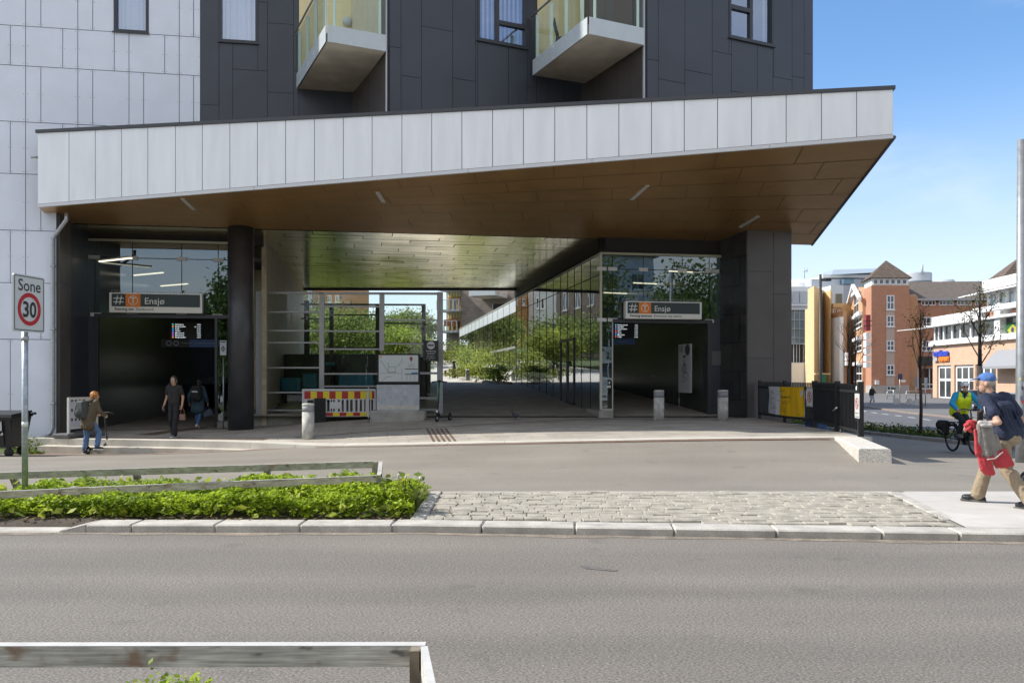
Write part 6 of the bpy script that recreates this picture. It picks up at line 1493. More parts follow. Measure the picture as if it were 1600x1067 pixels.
# --- older man with cap
mx, my_ = 6.155, 10.52
e = empty('person', (mx, my_, .004), 'older man in a navy t-shirt, beige trousers and blue cap striding away', 'person')
B = Body((mx, my_, .008), 110, 1.70, dict(pelvis=(.0, -.01, .925), chest=(.07, .05, 1.235), neck=(.13, .10, 1.425), head=(.175, .135, 1.565), shL=(.09, .28, 1.36), shR=(.10, -.115, 1.375), elL=(-.15, .31, 1.08), haL=(.10, .46, 1.03), elR=(-.02, -.25, 1.08), haR=(-.04, -.36, .78),
    hiL=(-.01, .09, .90), hiR=(.01, -.09, .90), knR=(.29, -.02, .52), anR=(.40, .03, .085), knL=(-.06, .08, .47), anL=(-.34, .0, .105)), .97, 36, (4, 34), (-10, 2))
B.body(e, SKIN, (1.0, 1.2), .0065, ({'dirv': tuple(B.f*.75+B.l*.6-up_*.25), 'palm': tuple(-up_)}, None)); B.face(e)
navy = cloth('navy_tshirt', (.020, .028, .058), .12); beige = cloth('beige_trousers', (.30, .235, .155), .12)
def tee(m):
    B.torso(m, .016); k = B.k
    for s_ in (-1, 0, 1): m.cap(B.off('pelvis', (-.005, .075*s_, .10)), B.off('pelvis', (-.015, .085*s_, .0)), .132*k, .140*k)
    m.cap(B.off('chest', (-.07, .07, .02)), B.off('chest', (-.07, -.07, .02)), .085*k, .085*k)
    r_ = random.Random(5)
    for i in range(9):   # folds hanging down the back
        y = -.15+.3*i/8; m.cap(B.off('chest', (-.135+.03*abs(y)*4*abs(y), y, .05-.1*r_.random())), B.off('pelvis', (-.142, y*.9+.02*r_.random(), .02+.1*r_.random())), .010*k, .016*k, 8)
garment('t_shirt', e, navy, [tee, lambda m: B.arm(m, 'L', .026, .60, .012), lambda m: B.arm(m, 'R', .026, .64, .010)], .008, 3)
mb = MB(); p = B.mid('shL', 'elL', .40)+B.l*.075+Vector((-.02, -.015, .02)); mb.cap(p, p+Vector((.012, 0, -.085)), .006, .004, 6); mb.build('shirt_trim', M_white, e)
def trou(m):
    k = B.k; m.cap(B.off('pelvis', (-.02, .055, .02)), B.off('pelvis', (-.02, -.055, .02)), .122*k, .122*k); m.cap(B.off('pelvis', (-.055, .05, -.06)), B.off('pelvis', (-.055, -.05, -.06)), .098*k, .098*k)
    for sd in 'LR':
        B.leg(m, sd, .018, .96, .030); kn, an = B.P('kn'+sd), B.P('an'+sd)
        for i in range(6):
            t = .55+.075*i; c = kn.lerp(an, t); m.ell(c+Vector((.012*math.sin(i*2.1), .012*math.cos(i*1.7), 0)), (.074*k, .074*k, .022*k))
        hi = B.P('hi'+sd)
        for i in range(3): c = hi.lerp(kn, .75+.14*i); m.ell(c-B.f*.02*k, (.078*k, .078*k, .02*k))
garment('trousers', e, beige, [trou], .008, 3)
for sd in 'LR':
    garment('shoe', e, mat('black_shoe', (.016, .016, .017), .45), [lambda m: B.foot(m, sd, .014)], .0075, 2)
    mb = MB(); d = B.footdir(sd); p = B.P('an'+sd)-up_*.074*B.k; mb.bbox(p+d*.05, (.30*B.k, .095*B.k, .03), .012, d.to_track_quat('X', 'Z').to_matrix().to_4x4()); mb.build('sole', mat('grey_sole', (.12, .12, .11), .8), e)
h = B.P('head'); f_, l_ = B.hdir(); M_ = B.headM(); k = B.k; CAPM = cloth('blue_cap', (.075, .17, .42), .08)
garment('hair', e, mat('short_grey_hair', (.42, .36, .31), .8, var=.2, vscale=60), [lambda m: m.ell(h+up_*.018*k-f_*.012*k, (.0785*k, .093*k, .082*k), M_)], .007, 2)
garment('cap', e, CAPM, [lambda m: m.ell(h+up_*.068*k-f_*.006*k, (.088*k, .108*k, .075*k), M_), lambda m: m.ell(h+up_*.045*k-f_*.012*k, (.086*k, .104*k, .035*k), M_), lambda m: m.bbox(h+up_*.058*k+f_*.125*k, (.135*k, .13*k, .014*k), .05, Matrix((l_, (f_-up_*.28).normalized(), (up_+f_*.28).normalized())).transposed().to_4x4()), lambda m: m.ell(h+up_*.143*k, (.01, .01, .008))], .006, 2)
mb = MB(); mb.cap(h+up_*.05*k-f_*.112*k-l_*.03*k, h+up_*.05*k-f_*.112*k+l_*.03*k, .012*k, .012*k, 8); mb.build('cap_strap', mat('cap_strap', (.55, .5, .42), .7), e)
# the jacket over his arm
ha = B.P('haL'); el = B.P('elL'); mid = el.lerp(ha, .62)
jk = empty('jacket', mid-up_*.5, 'red and grey jacket hanging over the arm of the older man', 'jacket')
RED = cloth('red_fabric', (.46, .045, .055)); GRY = cloth('grey_fabric', (.235, .215, .195)); PALE = cloth('pale_lining', (.46, .43, .40))
garment('red_bundle', jk, RED, [lambda m: [m.ell(ha+Vector(v), r, Matrix.Rotation(t, 3, 'Y')) for v, r, t in (((-.03, -.03, .02), (.075, .05, .022), .5), ((-.08, -.02, .01), (.045, .04, .025), -.4), ((-.06, -.04, -.05), (.05, .035, .022), .9), ((-.02, -.04, .055), (.06, .04, .016), .2), ((-.07, -.03, -.025), (.05, .045, .02), -.9), ((.0, -.03, -.01), (.05, .04, .03), .3))]], .0065, 1)
a0 = mid+Vector((.02, -.06, -.01))
def folds(m, pts, r0, r1, n=5, w=.05, seed=1):
    """a hanging cloth: a flat bundle of thin folds along a path"""
    r_ = random.Random(seed); pts = [Vector(p) for p in pts]
    for i in range(n):
        o = Vector(((i-(n-1)/2)*w, r_.uniform(-.02, .02), 0)); k0 = r_.uniform(.85, 1.1)
        for a, b in zip(pts[:-1], pts[1:]): m.cap(a0+a+o*.8, a0+b+o*k0+Vector((0, 0, r_.uniform(-.02, .02))), r0*r_.uniform(.8, 1.1), r1*r_.uniform(.8, 1.15), 8)
garment('grey_sleeve', jk, GRY, [lambda m: folds(m, [(-.03, 0, .0), (-.01, -.01, -.2), (.02, -.01, -.36)], .036, .036, 4, .048, 2), lambda m: folds(m, [(.09, .02, -.12), (.14, .01, -.30)], .028, .034, 2, .05, 4)], .0075, 2)
garment('collar', jk, PALE, [lambda m: m.cap(a0+Vector((-.085, -.01, .03)), a0+Vector((.04, -.015, .022)), .035, .03), lambda m: m.cap(a0+Vector((-.08, -.04, .0)), a0+Vector((.03, -.045, .0)), .02, .02)], .0075, 2)
garment('red_body', jk, RED, [lambda m: folds(m, [(-.125, .02, -.06), (-.10, .01, -.34), (-.04, 0, -.52)], .016, .03, 2, .03, 3), lambda m: folds(m, [(-.02, -.01, -.40), (.03, -.01, -.58)], .03, .036, 3, .045, 5), lambda m: folds(m, [(.10, -.01, -.34), (.17, -.02, -.50)], .03, .034, 3, .045, 6), lambda m: folds(m, [(.20, -.01, -.30), (.27, -.02, -.47)], .026, .034, 2, .045, 7), lambda m: m.cap(a0+Vector((.0, .0, -.42)), a0+Vector((.2, .0, -.34)), .04, .035)], .0075, 2)
mb = MB(); mb.tube([a0+Vector((-.03, -.065, -.41)), a0+Vector((.06, -.07, -.40)), a0+Vector((.16, -.065, -.32))], .008, 6); mb.build('piping', PALE, jk)
# the bag in his other hand
hr = B.P('haR'); tb = empty('carry_bag', hr-up_*.6, 'black bag with white lettering hanging from the hand of the older man', 'bag'); c = hr+Vector((.10, -.02, -.40))
BK = cloth('black_bag', (.020, .022, .028), .2)
garment('bag_body', tb, BK, [lambda m: m.cap(c+Vector((-.03, 0, .2)), c+Vector((.10, 0, -.1)), .07, .15), lambda m: m.cap(c+Vector((-.12, .02, -.02)), c+Vector((.06, -.02, -.20)), .09, .10), lambda m: m.cap(c+Vector((-.16, .03, -.1)), c+Vector((-.02, 0, -.26)), .05, .05)], .01, 3)
mb = MB(); mb.tube([c+Vector((-.07, 0, .24)), hr+Vector((-.01, 0, -.08)), hr+Vector((.02, 0, -.08)), c+Vector((.02, 0, .26))], .014, 8); mb.tube([c+Vector((-.02, 0, -.28)), c+Vector((-.02, 0, -.36))], .02, 8); mb.build('handle', BK, tb)
mb = MB(); mb.text('noll', .10, c+Vector((-.03, -.165, -.27)), Vector((.25, 0, .97)), Vector((-.97, 0, .25)), (0, -1, 0), 'LEFT', .015); mb.build('lettering', M_white, tb)
mb = MB(); mb.cap(hr+Vector((-.06, -.03, -.03)), hr+Vector((.05, -.03, -.02)), .035, .03); tag(organic('paper_tissue', mb, [mat('tissue_white', (.6, .58, .55), .9)], None, .008, 2), 'crumpled white cloth held with the bag by the older man', 'cloth')

# --- cyclist
cy = 20.6; cx0 = X_(1506, cy); cz = zright(cy)+.01
hdg = -90.0; ca = R(hdg); cf_ = Vector((math.cos(ca), math.sin(ca), 0)); cl_ = Vector((-math.sin(ca), math.cos(ca), 0)); c0 = Vector((cx0, cy, cz)); q = lambda x, y, z: c0+cf_*x+cl_*y+up_*z
bi = empty('bicycle', c0, 'dark bicycle with a black pannier ridden by the person in the yellow vest', 'bicycle'); rot = Matrix.Rotation(ca, 4, 'Z') @ Matrix.Rotation(R(90), 4, 'X'); RW = .345
for x in (-.54, .54):
    mb = MB(); mb.lathe(q(x, 0, RW), [(RW-.04, -.014), (RW-.015, -.022), (RW, -.012), (RW, .012), (RW-.015, .022), (RW-.04, .014)], 40, rot, True); w = mb.build('wheel', M_black, bi)
    mb = MB(); mb.lathe(q(x, 0, RW), [(RW-.055, -.01), (RW-.041, -.013), (RW-.041, .013), (RW-.055, .01)], 40, rot, True); mb.build('rim', M_dark_metal, w)
    mb = MB()
    for k in range(20): t = 2*math.pi*k/20; mb.tube([q(x, .02*(-1)**k, RW), q(x+(RW-.05)*math.cos(t), 0, RW+(RW-.05)*math.sin(t))], .0022, 4, False)
    mb.lathe(q(x, 0, RW), [(.03, -.04), (.03, .04)], 10, rot); mb.build('spokes', M_steel, w)
    mb = MB(); pts = [q(x+(RW+.03)*math.cos(R(t)), 0, RW+(RW+.03)*math.sin(R(t))) for t in range(20 if x > 0 else 40, 171, 10)]; mb.tube(pts, .022, 6); mb.build('mudguard', M_dark_metal, bi)
bb = (-.08, 0, .30)
mb = MB(); Tb = lambda a, b, r=.02: mb.tube([q(*a), q(*b)], r, 8)
Tb(bb, (.36, 0, .78), .032); Tb(bb, (-.24, 0, .88), .018); Tb((-.2, 0, .74), (.34, 0, .86), .02); Tb((.33, 0, .94), (.38, 0, .72), .024); Tb((-.24, 0, .88), (-.27, 0, .93), .014)
for s_ in (-.055, .055): Tb((-.06, s_, .31), (-.54, s_, RW), .012); Tb((-.21, s_*.6, .76), (-.54, s_, RW), .010); Tb((.38, s_, .72), (.54, s_, RW), .014)
mb.build('frame', mat('bike_frame', (.02, .022, .025), .35), bi)
mb = MB(); mb.tube([q(.33, 0, .94), q(.30, 0, 1.06)], .016, 8); mb.tube([q(.20, .31, 1.06), q(.30, .15, 1.09), q(.32, 0, 1.07), q(.30, -.15, 1.09), q(.20, -.31, 1.06)], .014, 8); hb = mb.build('handlebar', M_dark_metal, bi)
mb = MB(); mb.ell(q(.42, 0, .92), (.035, .035, .035)); mb.build('headlight', M_white, bi)
mb = MB(); mb.ell(q(-.29, 0, .955), (.07, .13, .035), Matrix.Rotation(ca-R(90), 3, 'Z')); mb.build('saddle', M_black, bi)
mb = MB(); mb.lathe(q(*bb), [(.02, -.06), (.09, -.055), (.09, -.045), (.02, -.04)], 20, rot); mb.tube([q(bb[0], -.09, bb[2]), q(bb[0]+.13, -.1, bb[2]+.10)], .012, 6); mb.tube([q(bb[0], .09, bb[2]), q(bb[0]-.13, .1, bb[2]-.10)], .012, 6); mb.bbox(q(bb[0]+.13, -.15, bb[2]+.10), (.10, .09, .025), .008, Matrix.Rotation(ca, 4, 'Z')); mb.bbox(q(bb[0]-.13, .15, bb[2]-.10), (.10, .09, .025), .008, Matrix.Rotation(ca, 4, 'Z')); mb.build('crank', M_dark_metal, bi)
mb = MB(); Tb((-.28, .06, .74), (-.85, .06, .73), .008); Tb((-.28, -.06, .74), (-.85, -.06, .73), .008); mb.build('rear_rack', M_dark_metal, bi)
pn = empty('pannier', q(-.6, -.2, .4), 'black pannier hanging at the back of the bicycle', 'pannier')
garment('bag_body', pn, cloth('pannier_black', (.013, .013, .015), .2), [lambda m: m.bbox(q(-.62, -.19, .60), (.36, .18, .36), .06, Matrix.Rotation(ca, 4, 'Z')), lambda m: m.ell(q(-.62, -.24, .66), (.16, .12, .12), Matrix.Rotation(ca, 3, 'Z'))], .012)
mb = MB(); mb.tube([q(-.46, -.26, .45), q(-.62, -.3, .56), q(-.78, -.26, .45)], .01, 5); mb.build('reflective_strip', mat('reflective_grey', (.35, .36, .37), .4), pn)
e = empty('person', c0, 'cyclist in a yellow reflective vest, blue sleeves and white helmet', 'person')
B = Body(c0, hdg, 1.66, dict(pelvis=(-.27, 0, 1.07), chest=(-.10, 0, 1.38), neck=(.0, 0, 1.56), head=(.05, 0, 1.70), shL=(-.02, .20, 1.50), shR=(-.02, -.20, 1.50), elL=(.10, .36, 1.28), haL=(.22, .30, 1.14), elR=(.10, -.36, 1.28), haR=(.22, -.30, 1.14), hiL=(-.25, .10, 1.03), hiR=(-.25, -.10, 1.03), knR=(.20, -.14, .86), anR=(.03, -.15, .50), knL=(.12, .13, .68), anL=(-.22, .15, .30)), 1.0, -14, (0, 0), (0, -8))
B.body(e, SKIN, (1.3, 1.3), .009)
VY = cloth('vest_yellow', (.68, .82, .015), .08); SB = cloth('blue_jacket', (.01, .26, .50), .1)
garment('jacket', e, SB, [lambda m: B.torso(m, .016), lambda m: B.arm(m, 'L', .024, 1.9), lambda m: B.arm(m, 'R', .024, 1.9)], .010)
def vest(m):
    k = B.k
    for s_ in (-1, 1):
        m.cap(B.off('pelvis', (.02, .10*s_, -.02)), B.off('chest', (.03, .10*s_, .0)), .140*k, .142*k); m.cap(B.off('chest', (.03, .10*s_, .02)), B.off('neck', (-.01, .115*s_, -.06)), .140*k, .085*k)
        m.cap(B.off('pelvis', (.10, .12*s_, .0)), B.off('pelvis', (.12, .12*s_, -.16)), .08*k, .05*k)
    m.cap(B.off('chest', (-.04, .08, 0)), B.off('chest', (-.04, -.08, 0)), .13*k, .13*k)
garment('vest', e, VY, [vest], .010)
mb = MB(); k = B.k
for s_ in (-1, 1): mb.tube([B.off('pelvis', (.165, .19*s_, .05)), B.off('pelvis', (.19, .04*s_, .03))], .026, 6)
mb.build('reflective_band', mat('band_grey', (.42, .44, .44), .3), e)
mb = MB(); nb_ = [B.off('neck', (.06, 0, -.02)), B.off('chest', (.125, .0, .06))]; mb.cap(nb_[0], nb_[1], .045, .02); mb.cap(B.off('neck', (0, .05, 0)), B.off('neck', (0, -.05, 0)), .06*k, .06*k); mb.build('dark_collar', M_black, e)
garment('trousers', e, cloth('dark_trousers', (.015, .02, .032)), [lambda m: [m.cap(B.off('pelvis', (0, .05, 0)), B.off('pelvis', (0, -.05, 0)), .115*B.k, .115*B.k)], lambda m: B.leg(m, 'L', .012, .93, .015), lambda m: B.leg(m, 'R', .012, .93, .015)])
for sd in 'LR': garment('shoe', e, mat('grey_shoe', (.14, .14, .15), .6), [lambda m: B.foot(m, sd, .010)], .008, 2)
h = B.P('head'); f_, l_ = B.hdir(); M_ = B.headM(); k = B.k
garment('helmet', e, mat('helmet_white', (.66, .68, .72), .35), [lambda m: m.ell(h+up_*.062*k-f_*.012*k, (.098*k, .132*k, .085*k), M_)], .008, 2)
mb = MB()
for t in (-.055, -.02, .02, .055): mb.cap(h+l_*t*k*1.15+f_*.085*k+up_*(.105-abs(t)*.35)*k, h+l_*t*k*.9+f_*.0*k+up_*(.151-abs(t)*.5)*k, .010*k, .012*k, 8)
mb.build('helmet_vents', M_black, e)
mb = MB()
for s_ in (-1, 1): mb.ell(h+l_*s_*.034*k+f_*.098*k+up_*.014*k, (.031*k, .010*k, .021*k), M_)
mb.cap(h+l_*.08*k+f_*.02*k+up_*.02*k, h+l_*.06*k+f_*.085*k+up_*.018*k, .005, .005, 6); mb.build('sunglasses', mat('lens_dark', (.03, .012, .01), .1), e)

# --- far pedestrian
py_ = 78.0; px_ = X_(1362.5, py_); pz_ = zright(py_)+.0
e = empty('person', (px_, py_, pz_), 'far pedestrian in a black hoodie and pale grey trousers crossing the street', 'person')
B = Body((px_, py_, pz_), -75, 1.70, dict(knL=(.15, .08, .5), anL=(.2, .08, .09), anR=(-.22, -.08, .11), elL=(.1, .28, 1.15), haL=(.28, .2, 1.1)), 1, 0)
B.body(e, SKIN2, (.5, .5), .014)
garment('hoodie', e, tp, [lambda m: B.torso(m, .035), lambda m: B.arm(m, 'L', .025, 1.9), lambda m: B.arm(m, 'R', .025, 1.9), lambda m: m.ell(B.off('neck', (-.05, 0, .02)), (.11, .1, .09))], .016)
garment('trousers', e, cloth('pale_grey_trousers', (.34, .36, .40)), [lambda m: B.leg(m, 'L', .02, .95, .02), lambda m: B.leg(m, 'R', .02, .95, .02)], .014)
for sd in 'LR': garment('shoe', e, MATS['black_shoe'], [lambda m: B.foot(m, sd, .01)], .012, 2)
h = B.P('head'); garment('hair', e, HB_, [lambda m: m.ell(h+up_*.035-B.f*.02, (.085, .085, .09))], .012, 2)

# pigeon on the paving
gx, gy = X_(806, 25.2), 25.2; gz = zp(gx, gy)
pg = empty('pigeon', (gx, gy, gz), 'small dark pigeon walking on the paving in front of the passage', 'pigeon')
mb = MB(); v = Vector((gx, gy, gz)); mb.ell(v+Vector((0, 0, .13)), (.10, .06, .065)); mb.cap(v+Vector((-.07, 0, .16)), v+Vector((-.10, 0, .22)), .035, .028); mb.ell(v+Vector((-.115, 0, .235)), (.03, .024, .025)); mb.cap(v+Vector((.08, 0, .12)), v+Vector((.17, 0, .09)), .035, .02); mb.cap(v+Vector((-.14, 0, .232)), v+Vector((-.165, 0, .228)), .008, .004)
for s_ in (-.02, .02): mb.cap(v+Vector((0, s_, .08)), v+Vector((-.01, s_, .01)), .009, .008); mb.cap(v+Vector((-.01, s_, .008)), v+Vector((-.05, s_, .008)), .008, .007)
organic('body', mb, [mat('pigeon_grey', (.045, .048, .055), .6, var=.4, vscale=20)], pg, .007, 2)
# ------------------------------------------------------------------ buildings beyond the street
def win(fr, u0, u1, z0, z1, parent, nm=1, rails=(), fm=None, pm=None, sill=True, t=.09, first={}):
    mb = MB()
    for a, b, c, d in ((u0, u0+t, z0, z1), (u1-t, u1, z0, z1), (u0+t, u1-t, z0, z0+t), (u0+t, u1-t, z1-t, z1)): mb.fbox(fr, a, b, -.05, .08, c, d)
    for k in range(1, nm+1):
        m = u0+(u1-u0)*k/(nm+1); mb.fbox(fr, m-t*.5, m+t*.5, -.04, .08, z0+t, z1-t)
    for r in rails: z = z0+(z1-z0)*r; mb.fbox(fr, u0+t, u1-t, -.035, .08, z-t*.5, z+t*.5)
    if sill: mb.fbox(fr, u0-.12, u1+.12, -.16, -.05, z0-.12, z0-.002)
    f = mb.build('window', fm or M_white, parent)
    mb = MB(); mb.fbox(fr, u0+t*.8, u1-t*.8, -.012, .01, z0+t*.8, z1-t*.8); mb.build('pane', pm or PANE, f); return f
PANE = mat('blue_dark_pane', (.035, .06, .10), .08, spec=.9, var=.5, vscale=.35)
PANE_D = mat('dark_pane', (.03, .032, .035), .08, spec=.9, var=.5, vscale=.3)
M_rbrick = brick_mat('red_brick', (.52, .25, .155), (.46, .215, .13), (.40, .27, .2), .25, .085, .008, .9, 0, False, .1)
M_obrick = brick_mat('orange_brick', (.62, .36, .20), (.56, .31, .17), (.45, .30, .2), .25, .085, .008, .9, 0, False, .1)
M_ybrick = brick_mat('yellow_brick', (.74, .54, .29), (.70, .50, .26), (.5, .38, .22), .25, .085, .008, .9, 0, False, .08)
M_rtile = brick_mat('roof_tile', (.13, .10, .08), (.17, .13, .10), (.05, .04, .035), .45, .38, .03, .9, 0, False, .15)
M_stonebase = mat('stone_base', (.42, .39, .36), .9, var=.1, vscale=.6)
YB = 130.0
TW = Fr(X_(1361.6, YB), YB, 0); uR = TW.u(1420.7); tz = lambda py: Z_(py, YB)
bt = empty('brick_tower_block', TW.pt(0, 0, -.9), 'red brick block with a square corner tower under a pyramid tile roof', 'building')
TL = Fr(X_(1361.6, YB), YB, 180+ -52)      # left face of the tower, turned to the street
tlw = 5.6; pL = TW.pt(0, 0, 0); TLf = Fr((pL+Vector((.2, 1, 0)).normalized()*tlw).x, (pL+Vector((.2, 1, 0)).normalized()*tlw).y, math.degrees(math.atan2(-1, -.2)))
# footprint from 4 corners
c0_, c1_ = TW.pt(0, 0, 0), TW.pt(uR, 0, 0); c3_ = TLf.pt(0, 0, 0); c2_ = c1_+(c3_-c0_)
def prism(mb, pts, z0, z1, m=0):
    mb.mi(m); n = len(pts); b = [Vector((p.x, p.y, z0)) for p in pts]; t = [Vector((p.x, p.y, z1)) for p in pts]
    for i in range(n): mb.quad(b[i], b[(i+1) % n], t[(i+1) % n], t[i])
    mb.poly(t); mb.poly(b[::-1]); return mb
mb = MB(); prism(mb, [c0_, c1_, c2_, c3_], tz(602), tz(446)); prism(mb, [c0_, c1_, c2_, c3_], -1.2, tz(602)-.01, 1); mb.build('tower_wall', [M_rbrick, M_stonebase], bt)
mb = MB(); ctr = (c0_+c1_+c2_+c3_)/4; sh = lambda p, k: ctr+(p-ctr)*k
prism(mb, [sh(p, .97) for p in (c0_, c1_, c2_, c3_)], tz(446)+.01, tz(434)); w_ = mb.build('lantern', M_white, bt)
for k in range(6): a = .25+k*(uR-.5)/6; win(TW, a, a+(uR-.5)/6-.12, tz(445)+.05, tz(436), w_, 0, sill=False, t=.12)
mb = MB(); ap = P(1383, 403, 0.001+YB+2.5); cs = [sh(p, 1.14) for p in (c0_, c1_, c2_, c3_)]; bs = [Vector((p.x, p.y, tz(434.5))) for p in cs]
for i in range(4): mb.add([bs[i], bs[(i+1) % 4], Vector((ctr.x, ctr.y, tz(403)))], [(0, 1, 2)])
mb.poly([b-up_*.02 for b in bs][::-1]); mb.build('roof', M_rtile, bt)
mb = MB(); a, b = TW.u(1384.5), TW.u(1397.5); mb.fbox(TW, a, b, -.06, -.003, tz(602), tz(461)); mb.build('pale_band', mat('render_band', (.50, .40, .34), .9), bt)
TWw = TW.sub(0, -.06)
for y0, y1, rl in ((461.5, 484, (.5,)), (493, 510.5, (.4,)), (532, 548, (.5,)), (570, 586, (.5,))): win(TWw, a+.05, b-.05, tz(y1), tz(y0), bt, 1, rl, t=.14)
win(TWw, a+.1, b-.1, tz(609.5), tz(603.5), bt, 1, t=.08)
for k, z in enumerate((452, 462)): mb = MB()
# right wing
RW_ = Fr(c1_.x, c1_.y+4, -4); rwL = 26
mb = MB(); mb.fbox(RW_, -2, rwL, 0, 10, tz(574), tz(469)); mb.fbox(RW_, -2, rwL, .5, 10, -1.2, tz(574)); mb.build('wing_wall', M_rbrick, bt)
rz0, rz1 = Z_(467, 134), Z_(444, 138)
mb = MB(); mb.hexa([RW_.pt(-2.2, -.7, rz0), RW_.pt(rwL, -.7, rz0), RW_.pt(rwL, 10, rz0), RW_.pt(-2.2, 10, rz0), RW_.pt(-2.2, 3.6, rz1+.3), RW_.pt(rwL, 3.6, rz1+.3), RW_.pt(rwL, 5, rz1+.3), RW_.pt(-2.2, 5, rz1+.3)]); mb.build('wing_roof', mat('wing_roof_tile', (.13, .11, .095), .9, var=.15, vscale=2), bt)
mb = MB(); mb.fbox(RW_, -2.1, rwL, -.8, -.1, rz0-.35, rz0-.01); mb.build('gutter', mat('pale_gutter', (.42, .42, .42), .6), bt)
wz_ = lambda py: Z_(py, 133.8)
for (x0, x1, n) in ((1421, 1434, 2), (1439, 1462, 3), (1467, 1490, 3), (1495, 1518, 3), (1523, 1531, 1)): win(RW_, RW_.u(x0), RW_.u(x1), wz_(477.5), wz_(469.8), bt, n, t=.14, sill=False)
for y0, y1 in ((495.5, 511.5), (532.5, 548.5)):
    for (x0, x1, n) in ((1421.5, 1430, 1), (1441, 1460, 2), (1470, 1489, 2), (1499, 1518, 2)): win(RW_, RW_.u(x0), RW_.u(x1), wz_(y1), wz_(y0), bt, n, (.4,), t=.14)
mb = MB(); mb.fbox(RW_, 0.2, rwL, -.25, .0, wz_(571), wz_(557)); mb.build('shop_fascia', mat('dark_fascia', (.05, .045, .042), .7), bt)
for k in range(6):
    a = .4+k*3.2; win(RW_.sub(0, .45), a, a+3.0, -.2, wz_(574), bt, 1, (.22,), t=.16, pm=PANE_D, sill=False)
# left gabled wing
gl_d = (c3_-c0_).normalized(); GL = Fr(0, 0, 0)
gA_ = P(1347.5, 600, YB+4.2); gB_ = P(1323.5, 600, YB+30); fr = Fr(gB_.x, gB_.y, math.degrees(math.atan2(gA_.y-gB_.y, gA_.x-gB_.x))); Lg = Vector((gA_.x-gB_.x, gA_.y-gB_.y, 0)).length
gz = lambda px, py: fr.uz(px, py)[1]
zE = gz(1347, 466); zA = gz(1337, 449); ug = fr.u(1337); uE = fr.u(1328)
mb = MB(); q = fr.pt
ul_ = 2*ug-Lg
prof = [(max(0, ul_), -1.2), (Lg, -1.2), (Lg, zE), (ug, zA), (max(0, ul_), zE)]
f_ = [q(u, 0, z) for u, z in prof]; b_ = [q(u, 8, z) for u, z in prof]; mb.poly(f_); mb.poly(b_[::-1])
for i in range(5): mb.quad(f_[i], f_[(i+1) % 5], b_[(i+1) % 5], b_[i])
if ul_ > 0: mb.fbox(fr, 0, ul_, .05, 8, -1.2, zE-1.5)
mb.build('gable_wall', M_obrick, bt)
mb = MB(); s0 = max(0, ul_)-.6; zs = zE-.6*(zA-zE)/(ug-max(0, ul_))
for (u0, z0, u1, z1) in ((s0, zs, ug, zA), (ug, zA, Lg+.5, zE-.4)):
    mb.hexa([q(u0, -.7, z0), q(u1, -.7, z1), q(u1, -.2, z1), q(u0, -.2, z0), q(u0, -.7, z0+.55), q(u1, -.7, z1+.55), q(u1, -.2, z1+.55), q(u0, -.2, z0+.55)])
mb.build('verge_board', M_white, bt)
for px0, px1, y0, y1, n in ((1334.5, 1342, 461, 490, 1), (1334, 1347, 497, 514, 2), (1334, 1347, 533, 550, 2), (1334.5, 1347, 571, 596, 2)):
    u0, u1 = fr.u(px0), fr.u(px1); ym = fr.pt((u0+u1)/2, 0, 0).y; win(fr, u0, u1, Z_(y1, ym), Z_(y0, ym), bt, n, (.5,), t=.2, pm=PANE_D); mb = MB(); mb.fbox(fr, u0-.4, u1+.4, -.5, -.02, Z_(y0, ym)+.02, Z_(y0, ym)+.55); mb.build('lintel', M_white, bt)
sg_ = empty('vertical_shop_sign', P(1356, 575, 128), 'tall stack of white sign boxes under a red hanging sign on the brick tower', 'sign')
for i, (y0, y1) in enumerate(((520, 531), (532, 543), (544, 554), (555, 565), (566, 575))):
    A, B = P(1352.5, y1, 128), P(1359.5, y0, 128); mb = MB(); mb.box(A.x, B.x, 127.8, 128.8, A.z+.08, B.z); mb.build('sign_box', M_white, sg_)
A, B = P(1352.5, 517, 128), P(1359.5, 492, 128); mb = MB(); mb.box(A.x, B.x, 127.8, 128.6, A.z, B.z); mb.mi(1)
for z in (.3, .6): mb.box(A.x-.1, B.x+.1, 127.7, 128.7, A.z+(B.z-A.z)*z, A.z+(B.z-A.z)*(z+.05))
mb.build('red_panel', [mat('sign_dark_red', (.26, .03, .035), .5), mat('sign_dim_red', (.12, .02, .02), .6)], sg_)
# yellow brick block with two fins
YY = 150.0; yz = lambda py: Z_(py, YY)
yb = empty('yellow_brick_block', P(1290, 610, YY), 'yellow brick office block with two tall windowless fins', 'building')
def pbox(px0, px1, y0, y1, Y, depth, m, name, parent, side=None):
    A, B = P(px0, y1, Y), P(px1, y0, Y); mb = MB(); mb.box(A.x, B.x, Y, Y+depth, A.z, B.z); return mb.build(name, m, parent)
def fin(pxa, pxb, pxc, py, Y):
    """corner pillar: lit left face pxa-pxb, right face pxb-pxc"""
    A = P(pxa, 620, Y+6); B = P(pxb, 620, Y); C = P(pxc, 620, Y+9); mb = MB(); zt_ = Z_(py, Y)
    D = A+C-B; prism(mb, [Vector((v.x, v.y, 0)) for v in (A, B, C, D)], -1.2, zt_); return mb.build('fin', M_ybrick, yb)
fin(1262, 1272, 1289, 446.5, 146); fin(1287, 1297.5, 1301, 452, 148)
pbox(1300, 1345, 474, 605, 152, 14, M_ybrick, 'wall', yb); f2 = Fr(X_(1300, 152), 152, 0)
for y0, y1 in ((482, 497), (511, 526), (538, 552)): win(f2, f2.u(1301.5), f2.u(1311.5), Z_(y1, 152), Z_(y0, 152), yb, 2, (.35,), t=.16, pm=PANE_D); mb = MB(); mb.fbox(f2, f2.u(1300), f2.u(1313), -.5, -.02, Z_(y0, 152)+.15, Z_(y0, 152)+.8); mb.build('lintel', M_ybrick, yb)
